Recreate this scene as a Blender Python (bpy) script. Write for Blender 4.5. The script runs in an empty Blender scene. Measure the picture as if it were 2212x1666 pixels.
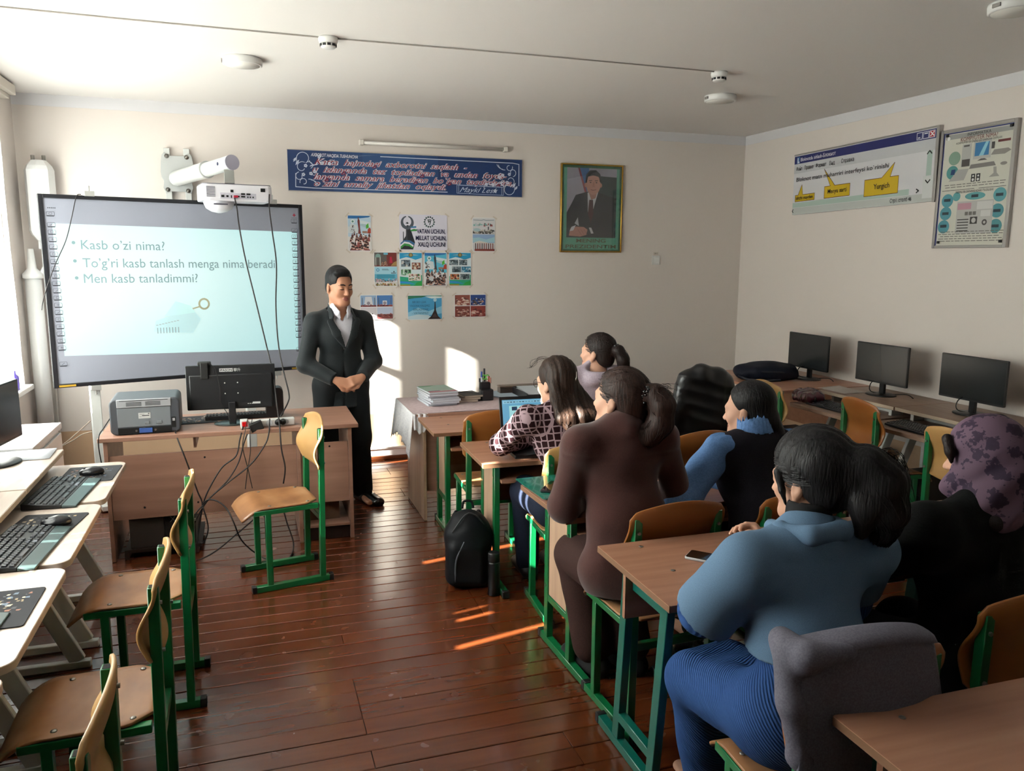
import bpy, bmesh, math, random
import numpy as np
from mathutils import Vector, Matrix, Euler

SC = bpy.context.scene
COL = SC.collection
R = math.radians
# ---------------------------------------------------------------- camera
FPX, YAW, PITCH, ROLL = 1715.3, R(18.397), R(9.180), R(0.281)
cam_d = bpy.data.cameras.new('camera'); cam = bpy.data.objects.new('camera', cam_d); COL.objects.link(cam)
cam_d.sensor_width = 36.0; cam_d.lens = FPX / 2212 * 36.0; cam_d.clip_start = 0.05
_f = Vector((math.sin(YAW) * math.cos(PITCH), math.cos(YAW) * math.cos(PITCH), -math.sin(PITCH)))
_r = Vector((math.cos(YAW), -math.sin(YAW), 0)); _u = _r.cross(_f)
_r, _u = math.cos(ROLL) * _r + math.sin(ROLL) * _u, -math.sin(ROLL) * _r + math.cos(ROLL) * _u
cam.matrix_world = Matrix(((_r.x, _u.x, -_f.x, 0), (_r.y, _u.y, -_f.y, 0), (_r.z, _u.z, -_f.z, 1.7565), (0, 0, 0, 1)))
SC.camera = cam
# ---------------------------------------------------------------- world, sun, window portals, exposure
wd = bpy.data.worlds.new('sky'); SC.world = wd; wd.use_nodes = True
bg = wd.node_tree.nodes['Background']; bg.inputs[0].default_value = (0.84, 0.92, 1.0, 1); bg.inputs[1].default_value = 7.0
sun_d = bpy.data.lights.new('sun', 'SUN'); sun = bpy.data.objects.new('sun', sun_d); COL.objects.link(sun)
sun_d.energy = 95.0; sun_d.angle = R(0.6); sun_d.color = (1.0, 0.95, 0.88)
SUN_DIR = Vector((0.978 * math.cos(R(24.0)), 0.208 * math.cos(R(24.0)), -math.sin(R(24.0))))
sun.rotation_euler = SUN_DIR.to_track_quat('-Z', 'Y').to_euler()
sun.location = (-6, 2, 5)
XL, XR, YF, YB, ZC = -1.55, 4.618, 6.80, -2.6, 2.91           # room
WINS = [(4.42, 6.27), (1.98, 4.02)]             # window openings along y in the left wall
WZ0, WZ1 = 0.86, 2.62
for y0, y1 in WINS:
    ad = bpy.data.lights.new('window_portal', 'AREA'); ao = bpy.data.objects.new('window_portal', ad); COL.objects.link(ao)
    ad.shape = 'RECTANGLE'; ad.size = WZ1 - WZ0; ad.size_y = y1 - y0; ad.cycles.is_portal = True
    ao.location = (XL - 0.32, (y0 + y1) / 2, (WZ0 + WZ1) / 2); ao.rotation_euler = (0, R(-90), 0)
vs = SC.view_settings; vs.view_transform = 'Standard'; vs.look = 'None'; vs.gamma = 1.0; vs.use_curve_mapping = False
vs.exposure = 0.52
cy = SC.cycles
cy.use_denoising = True; cy.max_bounces = 5; cy.diffuse_bounces = 3; cy.glossy_bounces = 2; cy.transmission_bounces = 3; cy.use_adaptive_sampling = True; cy.adaptive_threshold = 0.06
cy.transparent_max_bounces = 8; cy.sample_clamp_indirect = 6.0; cy.caustics_reflective = False; cy.caustics_refractive = False

# ---------------------------------------------------------------- materials
def lin(c):
    if isinstance(c, str):
        c = [int(c[i:i + 2], 16) / 255 for i in (0, 2, 4)]
    return tuple(x / 12.92 if x <= 0.04045 else ((x + 0.055) / 1.055) ** 2.4 for x in c) + (1,)
MATS = {}
def mat(name, col='808080', rough=0.5, metal=0.0, spec=0.5, coat=0.0, emit=None, estr=1.0, sheen=0.0):
    if name in MATS: return MATS[name]
    m = bpy.data.materials.new(name); m.use_nodes = True; MATS[name] = m
    b = m.node_tree.nodes['Principled BSDF']
    b.inputs['Base Color'].default_value = lin(col); b.inputs['Roughness'].default_value = rough
    b.inputs['Metallic'].default_value = metal; b.inputs['Specular IOR Level'].default_value = spec
    b.inputs['Coat Weight'].default_value = coat; b.inputs['Sheen Weight'].default_value = sheen
    if emit:
        b.inputs['Emission Color'].default_value = lin(emit); b.inputs['Emission Strength'].default_value = estr
    return m
def nd(m, t, **kw):
    n = m.node_tree.nodes.new(t)
    for k, v in kw.items():
        if k in n.inputs: n.inputs[k].default_value = v
        else: setattr(n, k, v)
    return n
def lk(m, a, b): m.node_tree.links.new(a, b)
def bsdf(m): return m.node_tree.nodes['Principled BSDF']
def ramp(m, fac, stops):
    n = nd(m, 'ShaderNodeValToRGB'); e = n.color_ramp.elements
    while len(e) > 1: e.remove(e[-1])
    e[0].position = stops[0][0]; e[0].color = lin(stops[0][1])
    for p, c in stops[1:]:
        q = e.new(p); q.color = lin(c)
    lk(m, fac, n.inputs[0]); return n
def coords(m, scale=(1, 1, 1), rot=(0, 0, 0), kind='Object'):
    t = nd(m, 'ShaderNodeTexCoord'); p = nd(m, 'ShaderNodeMapping'); p.inputs['Scale'].default_value = scale; p.inputs['Rotation'].default_value = rot
    lk(m, t.outputs[kind], p.inputs[0]); return p.outputs[0]
def bump(m, h, strength=0.2, dist=0.01):
    b = nd(m, 'ShaderNodeBump', Strength=strength, Distance=dist); lk(m, h, b.inputs['Height']); lk(m, b.outputs[0], bsdf(m).inputs['Normal']); return b
def noise_mat(name, stops, scale, mscale=(1, 1, 1), rough=0.5, detail=4, bstr=0.0, bdist=0.005, spec=0.5, coat=0, metal=0, sheen=0, rot=(0, 0, 0), kind='Object', rnd=0.0):
    if name in MATS: return MATS[name]
    m = mat(name, stops[0][1], rough, metal, spec, coat, sheen=sheen)
    v = coords(m, mscale, rot, kind)
    if rnd:
        oi = nd(m, 'ShaderNodeObjectInfo'); add = nd(m, 'ShaderNodeVectorMath', operation='ADD'); mu = nd(m, 'ShaderNodeMath', operation='MULTIPLY'); mu.inputs[1].default_value = rnd
        lk(m, oi.outputs['Random'], mu.inputs[0]); lk(m, v, add.inputs[0]); lk(m, mu.outputs[0], add.inputs[1]); v = add.outputs[0]
    n = nd(m, 'ShaderNodeTexNoise', Scale=scale, Detail=detail); lk(m, v, n.inputs['Vector'])
    r_ = ramp(m, n.outputs[0], stops); lk(m, r_.outputs[0], bsdf(m).inputs['Base Color'])
    if bstr: bump(m, n.outputs[0], bstr, bdist)
    return m

# ---------------------------------------------------------------- mesh helpers
class MB:
    """collects shapes; build() links them as one mesh object"""
    def __init__(s): s.v = []; s.f = []; s.mi = []; s.cur = 0
    def add(s, v, f):
        o = len(s.v); s.v += [tuple(p) for p in v]; s.f += [tuple(i + o for i in q) for q in f]; s.mi += [s.cur] * len(f); return s
    def box(s, x0, x1, y0, y1, z0, z1, M=None):
        v = [Vector((x, y, z)) for z in (z0, z1) for y in (y0, y1) for x in (x0, x1)]
        if M is not None: v = [M @ p for p in v]
        return s.add(v, [(0, 2, 3, 1), (4, 5, 7, 6), (0, 1, 5, 4), (2, 6, 7, 3), (0, 4, 6, 2), (1, 3, 7, 5)])
    def bar(s, a, b, w, d, up=(0, 0, 1)):
        """rectangular bar from a to b; w across, d along up"""
        a, b = Vector(a), Vector(b); t = (b - a).normalized(); u = Vector(up)
        if abs(t.dot(u)) > 0.99: u = Vector((0, 1, 0))
        sx = t.cross(u).normalized(); u = sx.cross(t).normalized()
        v = [p + sx * i * w / 2 + u * j * d / 2 for p in (a, b) for i, j in ((-1, -1), (1, -1), (1, 1), (-1, 1))]
        return s.add(v, [(3, 2, 1, 0), (4, 5, 6, 7), (0, 1, 5, 4), (1, 2, 6, 5), (2, 3, 7, 6), (3, 0, 4, 7)])
    def cyl(s, c, r, h, n=24, axis='z', r2=None):
        r2 = r if r2 is None else r2; c = Vector(c); v = []
        for k, rr in ((0, r), (h, r2)):
            for i in range(n):
                a = 2 * math.pi * i / n; p = (rr * math.cos(a), rr * math.sin(a), k)
                p = {'z': p, 'x': (p[2], p[0], p[1]), 'y': (p[1], p[2], p[0])}[axis]
                v.append(c + Vector(p))
        return s.add(v, [tuple(range(n))[::-1], tuple(range(n, 2 * n))] + [(i, (i + 1) % n, n + (i + 1) % n, n + i) for i in range(n)])
    def lathe(s, prof, c=(0, 0, 0), n=28, M=None):
        v = []; f = []
        for r_, z in prof:
            for i in range(n):
                a = 2 * math.pi * i / n; p = Vector((r_ * math.cos(a), r_ * math.sin(a), z))
                v.append((M @ p if M is not None else p) + Vector(c))
        for k in range(len(prof) - 1):
            for i in range(n): f.append((k * n + i, k * n + (i + 1) % n, (k + 1) * n + (i + 1) % n, (k + 1) * n + i))
        f.append(tuple(range(n))[::-1]); f.append(tuple(range((len(prof) - 1) * n, len(prof) * n)))
        return s.add(v, f)
    def tube(s, pts, r, n=8, cap=True):
        pts = [Vector(p) for p in pts]; v = []; f = []; m = len(pts)
        rr = r if isinstance(r, (list, tuple)) else [r] * m
        nrm = None
        for i, p in enumerate(pts):
            t = (pts[min(i + 1, m - 1)] - pts[max(i - 1, 0)]).normalized()
            if nrm is None:
                nrm = t.orthogonal().normalized()
            nrm = (nrm - t * nrm.dot(t)).normalized(); bi = t.cross(nrm)
            for k in range(n):
                a = 2 * math.pi * k / n; v.append(p + (nrm * math.cos(a) + bi * math.sin(a)) * rr[i])
        for i in range(m - 1):
            for k in range(n): f.append((i * n + k, i * n + (k + 1) % n, (i + 1) * n + (k + 1) % n, (i + 1) * n + k))
        if cap: f.append(tuple(range(n))[::-1]); f.append(tuple(range((m - 1) * n, m * n)))
        return s.add(v, f)
    def prism(s, poly, h, M=None, z0=0):
        n = len(poly); v = [Vector((p[0], p[1], z)) for z in (z0, z0 + h) for p in poly]
        if M is not None: v = [M @ p for p in v]
        return s.add(v, [tuple(range(n))[::-1], tuple(range(n, 2 * n))] + [(i, (i + 1) % n, n + (i + 1) % n, n + i) for i in range(n)])
    def grid(s, fn, nu, nv, closed_u=False):
        v = [fn(i / (nu if closed_u else nu - 1), j / (nv - 1)) for j in range(nv) for i in range(nu)]
        f = [(j * nu + i, j * nu + (i + 1) % nu, (j + 1) * nu + (i + 1) % nu, (j + 1) * nu + i) for j in range(nv - 1) for i in range(nu if closed_u else nu - 1)]
        return s.add(v, f)
    def mesh(s, name, mats):
        me = bpy.data.meshes.new(name); me.from_pydata([tuple(p) for p in s.v], [], s.f)
        for m in (mats if isinstance(mats, (list, tuple)) else [mats]): me.materials.append(m)
        if any(s.mi): me.polygons.foreach_set('material_index', s.mi)
        me.update(); return me
    def build(s, name, mats, parent=None, bev=0.0, seg=2, smooth=False, loc=None, rot=None, solid=0.0, sub=0):
        return obj(name, s.mesh(name, mats), parent, bev, seg, smooth, loc, rot, solid, sub)
def obj(name, me, parent=None, bev=0.0, seg=2, smooth=False, loc=None, rot=None, solid=0.0, sub=0):
    o = bpy.data.objects.new(name, me); COL.objects.link(o)
    if parent is not None: o.parent = parent
    if loc: o.location = loc
    if rot: o.rotation_euler = rot
    if solid:
        mo = o.modifiers.new('s', 'SOLIDIFY'); mo.thickness = solid; mo.offset = 0
    if sub:
        mo = o.modifiers.new('u', 'SUBSURF'); mo.levels = mo.render_levels = sub
    if bev:
        mo = o.modifiers.new('b', 'BEVEL'); mo.width = bev; mo.segments = seg; mo.limit_method = 'ANGLE'; mo.angle_limit = R(40)
    if smooth or bev:
        me.polygons.foreach_set('use_smooth', [True] * len(me.polygons))
        if not smooth or bev: me.set_sharp_from_angle(angle=R(38))
    return o
def thing(name, label, cat, loc=(0, 0, 0), rz=0.0, group=None):
    o = bpy.data.objects.new(name, None); COL.objects.link(o); o.location = loc; o.rotation_euler = (0, 0, rz); o.empty_display_size = 0.05
    o['label'] = label; o['category'] = cat
    if group: o['group'] = group
    return o
def tag(o, label, cat, group=None):
    o['label'] = label; o['category'] = cat
    if group: o['group'] = group
    return o
def struct(o): o['kind'] = 'structure'; return o
def dup(src, parent=None):
    c = src.copy(); COL.objects.link(c); c.parent = parent
    for ch in list(src.children): dup(ch, c)
    return c
def place(src, loc, rz, label, group=None):
    c = dup(src); c.location = loc; c.rotation_euler = (0, 0, rz); c['label'] = label
    if group: c['group'] = group
    return c
def rrect(w, h, r, n=5, cx=0, cy=0):
    pts = []
    for sx, sy, a0 in ((1, 1, 0), (-1, 1, 90), (-1, -1, 180), (1, -1, 270)):
        for i in range(n + 1):
            a = R(a0 + 90 * i / n); pts.append((cx + sx * (w / 2 - r) + r * math.cos(a), cy + sy * (h / 2 - r) + r * math.sin(a)))
    return pts
def spline(pts, n=8):
    P = [Vector(p) for p in pts]; out = []
    for i in range(len(P) - 1):
        p0, p1, p2, p3 = P[max(i - 1, 0)], P[i], P[i + 1], P[min(i + 2, len(P) - 1)]
        for k in range(n):
            t = k / n; out.append(0.5 * ((2 * p1) + (p2 - p0) * t + (2 * p0 - 5 * p1 + 4 * p2 - p3) * t * t + (3 * p1 - p0 - 3 * p2 + p3) * t ** 3))
    out.append(P[-1]); return out
# flat print: polygons in 0..1 sheet coordinates, each with its own ink colour
INK = {}
def ink(c, rough=0.55):
    k = 'ink_' + c
    if k not in INK: INK[k] = mat(k, c, rough)
    return INK[k]
class Print:
    def __init__(s, w, h): s.w = w; s.h = h; s.items = []; s.k = 0
    def poly(s, pts, c): s.items.append(([(x * s.w, y * s.h) for x, y in pts], c)); return s
    def rect(s, x0, y0, x1, y1, c): return s.poly([(x0, y0), (x1, y0), (x1, y1), (x0, y1)], c)
    def disc(s, x, y, r, c, n=18, ry=None):
        ry = r * s.w / s.h if ry is None else ry
        return s.poly([(x + r * math.cos(6.2832 * i / n), y + ry * math.sin(6.2832 * i / n)) for i in range(n)], c)
    def line(s, pts, t, c):
        """stroke of thickness t (metres) through sheet points"""
        P = [Vector((x * s.w, y * s.h)) for x, y in pts]
        for a, b in zip(P, P[1:]):
            d = (b - a)
            if d.length < 1e-6: continue
            n = Vector((-d.y, d.x)).normalized() * t / 2; e = d.normalized() * t * 0.3
            s.items.append(([tuple(a - n - e), tuple(b - n + e), tuple(b + n + e), tuple(a + n - e)], c))
        return s
    def build(s, name, parent, M, base=0.0006, step=0.000012):
        """M maps sheet (x right, y up, z out) to parent space"""
        mats = []; mb = MB()
        for i, (pts, c) in enumerate(s.items):
            if c not in mats: mats.append(c)
            mb.cur = mats.index(c); z = base + i * step
            a = sum(p[0] * q[1] - q[0] * p[1] for p, q in zip(pts, pts[1:] + pts[:1]))
            if a < 0: pts = pts[::-1]
            mb.add([M @ Vector((x, y, z)) for x, y in pts], [tuple(range(len(pts)))])
        o = mb.build(name, [ink(c) for c in mats], parent); o['kind'] = 'stuff'; return o
def text_mesh(txt, size, shear=0.0, bold=0.0, extrude=0.0, width=None, align='LEFT', space=1.0, font=None, resu=3):
    cu = bpy.data.curves.new('t', 'FONT'); cu.body = txt; cu.size = size; cu.shear = shear; cu.offset = bold; cu.extrude = extrude
    cu.align_x = align; cu.space_character = space; cu.resolution_u = resu
    o = bpy.data.objects.new('t', cu); COL.objects.link(o)
    bpy.context.view_layer.update()
    me = bpy.data.meshes.new_from_object(o.evaluated_get(bpy.context.evaluated_depsgraph_get()))
    bpy.data.objects.remove(o); bpy.data.curves.remove(cu)
    for v in me.vertices: v.co.y = min(max(v.co.y, -0.35 * size), 1.05 * size)
    if width and len(me.vertices):
        xs = [v.co.x for v in me.vertices]; k = width / max(1e-6, max(xs) - min(xs))
        x0 = min(xs) if align == 'LEFT' else (0.5 * (min(xs) + max(xs)) if align == 'CENTER' else max(xs))
        for v in me.vertices: v.co.x = (v.co.x - x0) * k
    return me
def text(name, txt, size, m, parent, M, **kw):
    me = text_mesh(txt, size, **kw); me.transform(M); me.materials.clear(); me.materials.append(m)
    o = bpy.data.objects.new(name, me); COL.objects.link(o); o.parent = parent; o['kind'] = 'stuff'; return o
def TM(origin, xd, yd):
    """matrix: sheet x -> xd, y -> yd, z -> normal, at origin"""
    x = Vector(xd).normalized(); y = Vector(yd).normalized(); z = x.cross(y)
    return Matrix(((x.x, y.x, z.x, origin[0]), (x.y, y.y, z.y, origin[1]), (x.z, y.z, z.z, origin[2]), (0, 0, 0, 1)))
def T(x, y, z): return Matrix.Translation((x, y, z))
# ================================================================ ROOM
def wall_mat():
    m = mat('wall_paint', 'e6d6c6', 0.6, spec=0.3)
    t = nd(m, 'ShaderNodeTexCoord'); sx = nd(m, 'ShaderNodeSeparateXYZ'); lk(m, t.outputs['Object'], sx.inputs[0])
    th = nd(m, 'ShaderNodeMath', operation='GREATER_THAN'); th.inputs[1].default_value = 0.405; lk(m, sx.outputs[2], th.inputs[0])
    mx = nd(m, 'ShaderNodeMix', data_type='RGBA'); lk(m, th.outputs[0], mx.inputs[0]); mx.inputs[6].default_value = lin('cdac8c'); mx.inputs[7].default_value = lin('e2d8d0')
    lk(m, mx.outputs[2], bsdf(m).inputs['Base Color'])
    return m
M_WALL = wall_mat()
M_CEIL = mat('ceiling_paint', 'ece7e2', 0.55, spec=0.25)
M_CORN = mat('cornice_paint', 'dedbdc', 0.6)
M_WHITE = mat('white_plastic', 'eceae6', 0.35)
M_SKIRT = mat('skirting_white', 'e6e2de', 0.4)
M_BROWNTRIM = mat('brown_trim', '5a2c14', 0.35)
tk = 0.40
mb = MB(); mb.box(XL - tk, XR + 0.2, YF, YF + 0.2, -0.1, ZC + 0.1); struct(mb.build('wall_front', M_WALL))
mb = MB(); mb.box(XR, XR + 0.2, YB, YF, -0.1, ZC + 0.1); struct(mb.build('wall_right', M_WALL))
mb = MB(); mb.box(XL - tk, XR + 0.2, YB - 0.2, YB, -0.1, ZC + 0.1); struct(mb.build('wall_back', M_WALL))
mb = MB(); mb.box(XL - tk, XL, YB, YF, -0.1, WZ0); mb.box(XL - tk, XL, YB, YF, WZ1, ZC + 0.1)
ys = [YB] + [v for w in sorted(WINS) for v in w] + [YF]
for a, b in zip(ys[0::2], ys[1::2]): mb.box(XL - tk, XL, a, b, WZ0, WZ1)
struct(mb.build('wall_left', M_WALL))
mb = MB(); mb.box(XL - tk, XR + 0.2, YB - 0.2, YF + 0.2, ZC, ZC + 0.15); struct(mb.build('ceiling', M_CEIL))
mb = MB(); mb.box(XL, XR, YF - 0.004, YF, ZC - 0.083, ZC); struct(mb.build('trim_1', M_CORN))
mb = MB(); mb.box(XR - 0.004, XR, YB, YF - 0.004, ZC - 0.083, ZC); struct(mb.build('trim_2', M_CORN))
# floor: varnished boards running across the room, each board a piece
def floor_mat():
    m = mat('floor_boards', '8a4a22', 0.22, spec=0.55, coat=0.35)
    bsdf(m).inputs['Coat Roughness'].default_value = 0.12
    oi = nd(m, 'ShaderNodeObjectInfo'); t = nd(m, 'ShaderNodeTexCoord')
    v = nd(m, 'ShaderNodeVectorMath', operation='ADD'); lk(m, t.outputs['Object'], v.inputs[0]); lk(m, oi.outputs['Location'], v.inputs[1])
    mp = nd(m, 'ShaderNodeMapping'); mp.inputs['Scale'].default_value = (0.6, 5, 1); lk(m, v.outputs[0], mp.inputs[0])
    n = nd(m, 'ShaderNodeTexNoise', Scale=2.2, Detail=3.0, Roughness=0.6); lk(m, mp.outputs[0], n.inputs['Vector'])
    c = ramp(m, n.outputs[0], [(0.2, '502511'), (0.5, '5e2d15'), (0.8, '6b3519')])
    hs = nd(m, 'ShaderNodeHueSaturation'); mr = nd(m, 'ShaderNodeMapRange'); mr.inputs[3].default_value = 0.86; mr.inputs[4].default_value = 1.1
    lk(m, oi.outputs['Random'], mr.inputs[0]); lk(m, mr.outputs[0], hs.inputs['Value']); lk(m, c.outputs[0], hs.inputs['Color']); lk(m, hs.outputs[0], bsdf(m).inputs['Base Color'])
    n2 = nd(m, 'ShaderNodeTexNoise', Scale=9.0, Detail=2.0); lk(m, v.outputs[0], n2.inputs['Vector'])
    rr = nd(m, 'ShaderNodeMapRange'); rr.inputs[3].default_value = 0.18; rr.inputs[4].default_value = 0.32; lk(m, n2.outputs[0], rr.inputs[0]); lk(m, rr.outputs[0], bsdf(m).inputs['Roughness'])
    n3 = nd(m, 'ShaderNodeTexNoise', Scale=5.0, Detail=1.5); mp3 = nd(m, 'ShaderNodeMapping'); mp3.inputs['Scale'].default_value = (0.5, 2.0, 1); lk(m, v.outputs[0], mp3.inputs[0]); lk(m, mp3.outputs[0], n3.inputs['Vector'])
    bump(m, n3.outputs[0], 0.10, 0.010)
    return m
M_FLOOR = floor_mat()
mb = MB(); mb.box(XL, XR, YB, YF, -0.08, -0.012); floor = struct(mb.build('floor', mat('floor_joint', '2a1408', 0.6)))
rng = random.Random(5)
PW = 0.104
LENS = (1.9, 2.6, 3.3)
PM = []
for L in LENS:
    b = MB()
    w = PW / 2 - 0.0012; e = 0.0022
    v = [(0, -w, -0.02), (L, -w, -0.02), (L, w, -0.02), (0, w, -0.02), (0, -w, -e), (L, -w, -e), (L, w, -e), (0, w, -e),
         (0.001, -w + e * 1.6, 0), (L - 0.001, -w + e * 1.6, 0), (L - 0.001, w - e * 1.6, 0), (0.001, w - e * 1.6, 0)]
    b.add(v, [(3, 2, 1, 0), (0, 1, 5, 4), (1, 2, 6, 5), (2, 3, 7, 6), (3, 0, 4, 7), (4, 5, 9, 8), (5, 6, 10, 9), (6, 7, 11, 10), (7, 4, 8, 11), (8, 9, 10, 11)])
    PM.append(b.mesh('plank', M_FLOOR))
RW = XR - XL
y = YF - PW / 2; row = 0
while y > YB + PW / 2:
    if y > 1.3:      # boards the photograph shows
        x = XL; k = rng.randrange(3); left = RW
        while left > 0.05:
            i = (k + row) % 3; L = min(LENS[i], left); k += 1
            if left - L < 0.5: L = left
            o = bpy.data.objects.new('floor_plank', PM[i]); COL.objects.link(o); o.parent = floor
            o.location = (x, y, -0.0012 + rng.uniform(-0.0016, 0.0012)); o.scale = ((L - 0.0015) / LENS[i], 1, 1)
            o.rotation_euler = (rng.uniform(-0.006, 0.006), 0, 0)
            x += L; left -= L
    y -= PW; row += 1
mb = MB()
while y < 1.3 - PW / 2: y += PW
mb.box(XL, XR, YB, y + PW / 2 + 0.03, -0.02, -0.001); o = mb.build('rear_boards', M_FLOOR, floor)
mb = MB(); mb.box(XL, XR, YF - 0.022, YF, 0.032, 0.108); mb.box(XL, XR, YF - 0.03, YF - 0.0, 0.094, 0.112); struct(mb.build('baseboard_front', M_SKIRT, bev=0.003))
mb = MB(); mb.box(XL, XR, YF - 0.035, YF, 0.0, 0.033); struct(mb.build('trim_3', M_BROWNTRIM, bev=0.006))
mb = MB(); mb.box(XR - 0.022, XR, YB, YF - 0.036, 0.032, 0.112); struct(mb.build('baseboard_right', M_SKIRT, bev=0.003))
mb = MB(); mb.box(XR - 0.035, XR, YB, YF - 0.036, 0.0, 0.033); struct(mb.build('trim_4', M_BROWNTRIM, bev=0.006))
# windows with frames, sashes, panes, sills
M_FRAME = mat('window_pvc', 'f2f2f0', 0.3)
def pane_mat():
    m = bpy.data.materials.new('window_glass'); m.use_nodes = True; nt = m.node_tree; nt.nodes.clear()
    o = nt.nodes.new('ShaderNodeOutputMaterial'); mx = nt.nodes.new('ShaderNodeMixShader'); tr = nt.nodes.new('ShaderNodeBsdfTransparent'); gl = nt.nodes.new('ShaderNodeBsdfGlossy')
    tr.inputs[0].default_value = (0.94, 0.97, 0.96, 1); gl.inputs['Roughness'].default_value = 0.02; mx.inputs[0].default_value = 0.06
    nt.links.new(tr.outputs[0], mx.inputs[1]); nt.links.new(gl.outputs[0], mx.inputs[2]); nt.links.new(mx.outputs[0], o.inputs[0]); return m
M_PANE = pane_mat()
for wi, (y0, y1) in enumerate(WINS):
    xw = XL - 0.26
    mb = MB(); t = 0.06
    mb.box(xw - 0.035, xw + 0.035, y0, y1, WZ0, WZ0 + t); mb.box(xw - 0.035, xw + 0.035, y0, y1, WZ1 - t, WZ1)
    mb.box(xw - 0.035, xw + 0.035, y0, y0 + t, WZ0 + t, WZ1 - t); mb.box(xw - 0.035, xw + 0.035, y1 - t, y1, WZ0 + t, WZ1 - t)
    w = struct(mb.build('window_%d' % (wi + 1), M_FRAME, bev=0.004))
    n = 3; zz = 2.12
    for k in range(1, n):
        yy = y0 + (y1 - y0) * k / n; m2 = MB(); m2.box(xw - 0.03, xw + 0.03, yy - 0.035, yy + 0.035, WZ0 + t, WZ1 - t); m2.build('mullion', M_FRAME, w, bev=0.003)
    m2 = MB(); m2.box(xw - 0.028, xw + 0.028, y0 + t, y1 - t, zz - 0.03, zz + 0.03); m2.build('transom', M_FRAME, w, bev=0.003)
    for k in range(n):
        ya = y0 + (y1 - y0) * k / n + 0.03; yb = y0 + (y1 - y0) * (k + 1) / n - 0.03
        for za, zb in ((WZ0 + t, zz - 0.03), (zz + 0.03, WZ1 - t)):
            m2 = MB(); m2.box(xw - 0.004, xw + 0.004, ya, yb, za, zb); m2.build('pane', M_PANE, w)
    m2 = MB(); m2.box(XL - 0.23, XL + 0.10, y0 - 0.05, y1 + 0.03, WZ0 - 0.035, WZ0 - 0.0); m2.build('window_sill', M_WHITE, w, bev=0.006)
# curtains
def curtain_mat():
    m = bpy.data.materials.new('curtain_fabric'); m.use_nodes = True; nt = m.node_tree; nt.nodes.clear()
    o = nt.nodes.new('ShaderNodeOutputMaterial'); mx = nt.nodes.new('ShaderNodeMixShader'); tr = nt.nodes.new('ShaderNodeBsdfTranslucent'); di = nt.nodes.new('ShaderNodeBsdfDiffuse')
    tr.inputs[0].default_value = (0.58, 0.58, 0.575, 1); di.inputs[0].default_value = (0.8, 0.8, 0.79, 1); mx.inputs[0].default_value = 0.6
    nt.links.new(di.outputs[0], mx.inputs[1]); nt.links.new(tr.outputs[0], mx.inputs[2]); nt.links.new(mx.outputs[0], o.inputs[0]); return m
M_CURT = curtain_mat()
def curtain(y0, y1, label, xc=XL + 0.045, z0=0.863, z1=2.74, amp=0.018, fold=0.11, cnt=None):
    L = y1 - y0; n = max(10, int(L / 0.012)); nf = max(1, round(L / fold))
    def fn(u, v):
        yy = y0 + u * L; a = amp * (0.55 + 0.45 * v)
        return Vector((xc + a * math.sin(2 * math.pi * nf * u + 0.6 * math.sin(3 * v + u * 5)) + 0.004 * math.sin(9 * v + 11 * u), yy, z1 + (z0 - z1) * v))
    mb = MB(); mb.grid(fn, n, 14)
    return tag(mb.build('curtain', M_CURT, smooth=True), label, 'curtain', 'pale curtains at the left windows')
curtain(4.36, 5.925, 'wide pale curtain sheet over the window nearest the whiteboard')
curtain(5.965, 6.082, 'narrow pale curtain strip, second from the front wall', fold=0.06)
curtain(6.118, 6.228, 'narrow pale curtain strip closest to the front wall, left edge', fold=0.06)
curtain(1.92, 2.772, 'pale curtain at the rear half of the middle left window')
curtain(2.802, 3.024, 'pale curtain strip in the middle left window, between two sunlit slits', fold=0.08)
curtain(3.046, 3.118, 'narrowest pale curtain strip in the middle left window', fold=0.07)
curtain(3.148, 3.80, 'pale curtain at the centre of the middle left window')
curtain(3.838, 4.08, 'pale curtain strip at the front end of the middle left window', fold=0.08)
mb = MB(); mb.box(XL + 0.0, XL + 0.11, YB + 0.1, YF - 0.33, ZC - 0.075, ZC - 0.012)
mb.box(XL + 0.02, XL + 0.075, YB + 0.1, YF - 0.36, ZC - 0.105, ZC - 0.075); tag(mb.build('curtain_rail', mat('rail_cream', 'd8d0c4', 0.5), bev=0.004), 'cream curtain rail box under the ceiling along the window wall', 'curtain rail')
# ================================================================ FURNITURE
M_LAM = noise_mat('beech_laminate', [(0.3, 'a06f58'), (0.55, 'ac7c63'), (0.75, 'b5886e')], 3.0, (0.7, 9, 9), rough=0.38, detail=2, rnd=7)
M_LAMY = noise_mat('beech_laminate_upright', [(0.3, 'b09078'), (0.55, 'bc9c82'), (0.75, 'c4a68c')], 3.0, (9, 9, 0.7), rough=0.4, detail=2, rnd=7)
M_EDGE = mat('chipboard_edge', '7d5a40', 0.7)
M_DARKWOOD = noise_mat('shelf_wood', [(0.3, '8d5f44'), (0.7, '9c6c50')], 3.0, (1, 8, 8), rough=0.5, detail=2)
M_PLY = noise_mat('varnished_plywood', [(0.3, '8f5426'), (0.55, 'a06430'), (0.8, 'ad743c')], 2.2, (1, 6, 1), rough=0.3, detail=3, rnd=9)
M_PLYSEAT = noise_mat('worn_seat_plywood', [(0.28, '80563a'), (0.5, '9a6c46'), (0.75, 'b08660')], 5.0, (1, 1.6, 1), rough=0.33, detail=3, rnd=9)
M_PLYPALE = noise_mat('pale_plywood', [(0.3, 'a8804c'), (0.55, 'b88e58'), (0.8, 'c29a64')], 2.2, (1, 6, 1), rough=0.35, detail=3, rnd=9)
M_GREEN = mat('green_enamel', '0d6a3b', 0.3, coat=0.3)
M_TEAL = mat('teal_green_enamel', '0a5f52', 0.32, coat=0.3)
M_CAP = mat('black_rubber', '141414', 0.6)
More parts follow.
